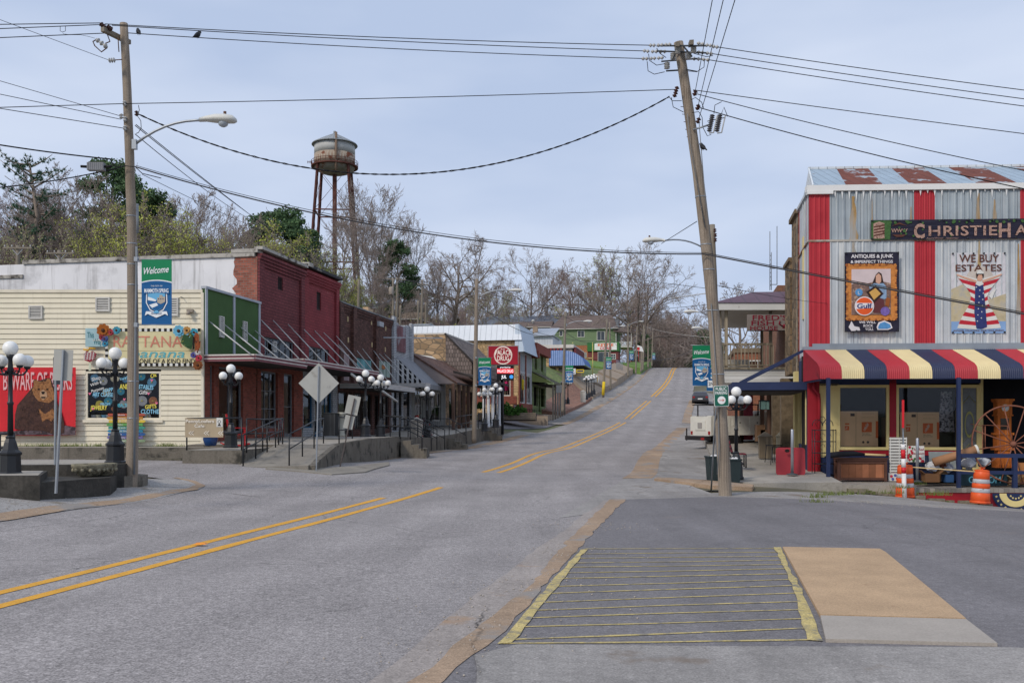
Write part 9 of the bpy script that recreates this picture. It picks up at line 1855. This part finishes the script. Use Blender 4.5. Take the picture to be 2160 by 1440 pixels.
put('spring1',1250,520,218,'bare tree hazed with pale new leaves above the green house',width=.9,name='budding_tree');put('spread',1300,520,218,'bare tree whose limbs fan out right above the porch',width=.85,rz=2);put('spread',1352,498,196,'largest spreading bare tree before the road crest',width=.9,rz=4.2)
put('bare0',1577,588,130,'small round bare tree above the balcony roof',width=1.3)
for i,(x,y,D,k_,w_) in enumerate(((250,395,76,'spring0',1.0),(285,430,74,'spring2',1.0),(215,450,74,'spring2',.9),(345,420,78,'spring0',.9),(395,440,76,'spring2',.9),(440,470,78,'spring0',.9),(500,470,88,'spring1',1),(540,480,86,'spring0',1),(560,455,92,'spring2',1),(610,480,96,'spring0',1),
                                   (655,520,100,'spring2',.9),(690,500,104,'spring1',1),(722,560,100,'spring2',.9),(600,520,90,'spring1',.9),(1030,600,150,'spring1',.9),(1080,610,150,'spring1',.9),(640,560,92,'spring0',.9),(760,590,105,'spring2',.7),(150,470,74,'spring1',.8),(20,470,74,'spring1',1),(900,600,135,'spring1',.8))):
    put(k_,x,y,D,'small tree in yellow green new leaf on the hill behind the shops',w_,'budding trees behind the shops',name='budding_tree')
for x,y,D,k_,w_ in ((95,345,84,'bare1',.8),(150,345,88,'bare0',.9),(190,372,82,'bare2',.8),(120,390,78,'tall1',.8),(70,400,80,'bare0',.8),(5,400,82,'bare2',1),(-30,380,84,'bare1',1),(300,392,84,'bare0',.8),(360,392,86,'tall0',.8),(405,388,84,'bare0',.8),(430,400,88,'tall1',.8),(470,445,80,'bare2',.7),(510,430,100,'bare1',.8),(535,460,92,'tall0',.8),
                      (735,430,130,'bare2',.8),(780,440,128,'tall1',.8),(830,470,138,'bare0',.7),(900,520,142,'bare1',.8),(925,540,138,'tall0',.8),(1000,545,240,'bare2',.8),(1045,560,245,'bare1',.8),(1150,540,240,'tall1',.9),(1225,560,230,'bare2',.8),(1270,560,225,'tall0',.9),(1325,545,220,'bare0',.8),(1372,560,214,'bare1',.8),(1335,600,215,'bare1',.9)):
    put(k_,x,y,D,'bare leafless tree among many on the wooded hill behind the shops',w_,gB)
sky_x = [-150,0,60,120,200,300,400,470,540,650,720,760,850,930,1000,1100,1200,1300,1390,1440,1490];sky_y = [430,440,430,420,430,440,450,490,490,540,520,500,560,580,590,620,620,610,620,690,745]
R = random.Random(77);kinds = ['bare0','bare1','bare2','tall0','tall1','bare1']
for i in range(110):
    x = -150+1590*(i+R.random())/110;lo = np.interp(x,[0,500,900,990,1200,1440],[80,88,118,245,245,232]);D = lo*R.uniform(1.0,1.35)
    put(R.choice(kinds),x,float(np.interp(x,sky_x,sky_y))+R.uniform(0,90),D,'bare leafless tree among many on the wooded hill behind the shops',.95,gB)
# low woods along the far road and beyond the crest
for i in range(34):
    D = R.uniform(230,300);x = R.uniform(1385,1450) if i % 2 else R.uniform(1400,1500);t_ = np.interp(x,[1385,1420,1450,1500],[625,660,705,750])+R.uniform(-8,30)
    if abs((x-CXP)/FPX*D-np.interp(D,_cy,_cx)) < 9: D = 300
    put(R.choice(kinds),x,t_,D if i % 2 else R.uniform(290,330),'bare tree in the dark woods beyond the road crest',1.1,'trees beyond the road crest')
for x,y,D in ((1487,688,280),(1500,700,285),(1478,722,275),(1512,715,280),(1466,740,270),(1360,700,205),(1408,725,280)): put('evergreen1',x,y,D,'dark green tree in the hollow beyond the road crest',1.2,'evergreens beyond the road crest',name='evergreen_tree')
# brush: one uncountable thicket on the slope
def brush(n,seed,xs,ds,hh,mats_,name,leafy=0):
    q = random.Random(seed);m = MB()
    for i in range(n):
        px = q.uniform(*xs);lo = np.interp(px,[0,500,900,960,1000,1320,1440],[68,72,100,140,248,246,226]);D = lo+q.random()*ds;x = (px-CXP)/FPX*D
        if abs(x-np.interp(D,_cy,_cx)) < 9: continue
        b = Vector((x,D,G(x,D)-.1));h = q.uniform(*hh)
        for j in range(7):
            a = q.uniform(0,6.28);t_ = b+Vector((math.cos(a)*h*.5*q.random(),math.sin(a)*h*.5*q.random(),h*q.uniform(.6,1)));mid = b.lerp(t_,.5)+Vector((q.gauss(0,.15),q.gauss(0,.15),.2));m.tube([b,mid,t_],[.05,.035,.015],3,0,False)
            for e in range(4): s_ = mid.lerp(t_,e/4);m.tube([s_,s_+Vector((q.gauss(0,.5),q.gauss(0,.5),q.uniform(.2,.9)))],[.02,.01],3,0,False)
            if leafy and q.random() < leafy:
                for e in range(10): leafq(m,mid.lerp(t_,q.random())+Vector((q.gauss(0,.25),q.gauss(0,.25),q.gauss(0,.25))),.11,q,1)
    return solo(m,name,mats_,kind='stuff')
brush(1500,5,(-150,1400),55,(2,5.5),[TWIG2,LYG],'underbrush',.12)
brush(420,6,(1330,1440),60,(3,8),[BARK2,LDG],'roadside_thicket',.1)
# tufts of grass and weeds along walls and kerbs
def tufts(name,spots,c,n=26,hh=(.05,.16)):
    q = random.Random(3);m = MB()
    for (p,r_,k_) in spots:
        for i in range(int(n*k_)):
            a = q.uniform(0,6.28);rr = r_*q.random();b = Vector((p[0]+rr*math.cos(a)*2.0,p[1]+rr*math.sin(a)*.5,p[2]));h = q.uniform(*hh);d = Vector((q.gauss(0,.35),q.gauss(0,.35),1))*h;w_ = Vector((.008,0,0));m.add([b-w_,b+w_,b+d],[(0,1,2)],0)
    return solo(m,name,[mat('weed_%d' % c[1],c,v=.3,sc=8)],kind='stuff')
sp = [(Vector((-33+.9*i,33.6,.95)),.4,1.4) for i in range(4,14)]+[(Vector(((a-CXP)/FPX*33.7,33.7,.98)),.25,2) for a in (60,90,105,140,160,185,210,345,356,362)]
sp += [(ray(a,b),.2,1.6) for a,b in ((198,1026),(215,1024),(170,1030),(300,1014),(10,1048),(40,1046),(503,974),(1722,1050),(1745,1046),(1765,1047),(1800,1048),(1880,1052),(1905,1050),(1935,1052),(1980,1062),(1965,1060),(1720,1060))]
tufts('weeds',sp,(104,116,56))
sp = [(ray(a,b),.8,4) for a,b in ((1140,872),(1180,866),(1160,870),(1170,868),(1205,858),(1340,777),(1350,779),(1365,776))];tufts('far_weeds',sp,(84,118,50),60,(.2,.6))
gr = MB();q = random.Random(5)
for i in range(900):
    a,b = q.choice(((200,1040),(60,1075),(330,1030),(120,1055),(1360,1030),(1620,1052),(1760,1062),(1900,1070),(1180,1180),(1050,1300)));p = ray(a+q.gauss(0,60),b+q.gauss(0,9)) if i < 1 else None
    break
pts_ = [ray(a,b) for a,b in ((200,1040),(60,1075),(330,1030),(120,1055),(1720,1056),(1850,1062),(1990,1070),(1190,1170),(1060,1290),(980,1370),(1120,1230),(1240,1110),(505,978),(640,990))]
for i in range(1100):
    p = q.choice(pts_);x,y = p.x+q.gauss(0,.45),p.y+q.gauss(0,.5);s_ = q.uniform(.004,.013);gr.ball((x,y,G(x,y)+.016+s_*.3),s_,0,5,3,.7)
solo(gr,'loose_gravel',[mat('gravel_stone',(168,160,150),v=.3,sc=30)],kind='stuff')
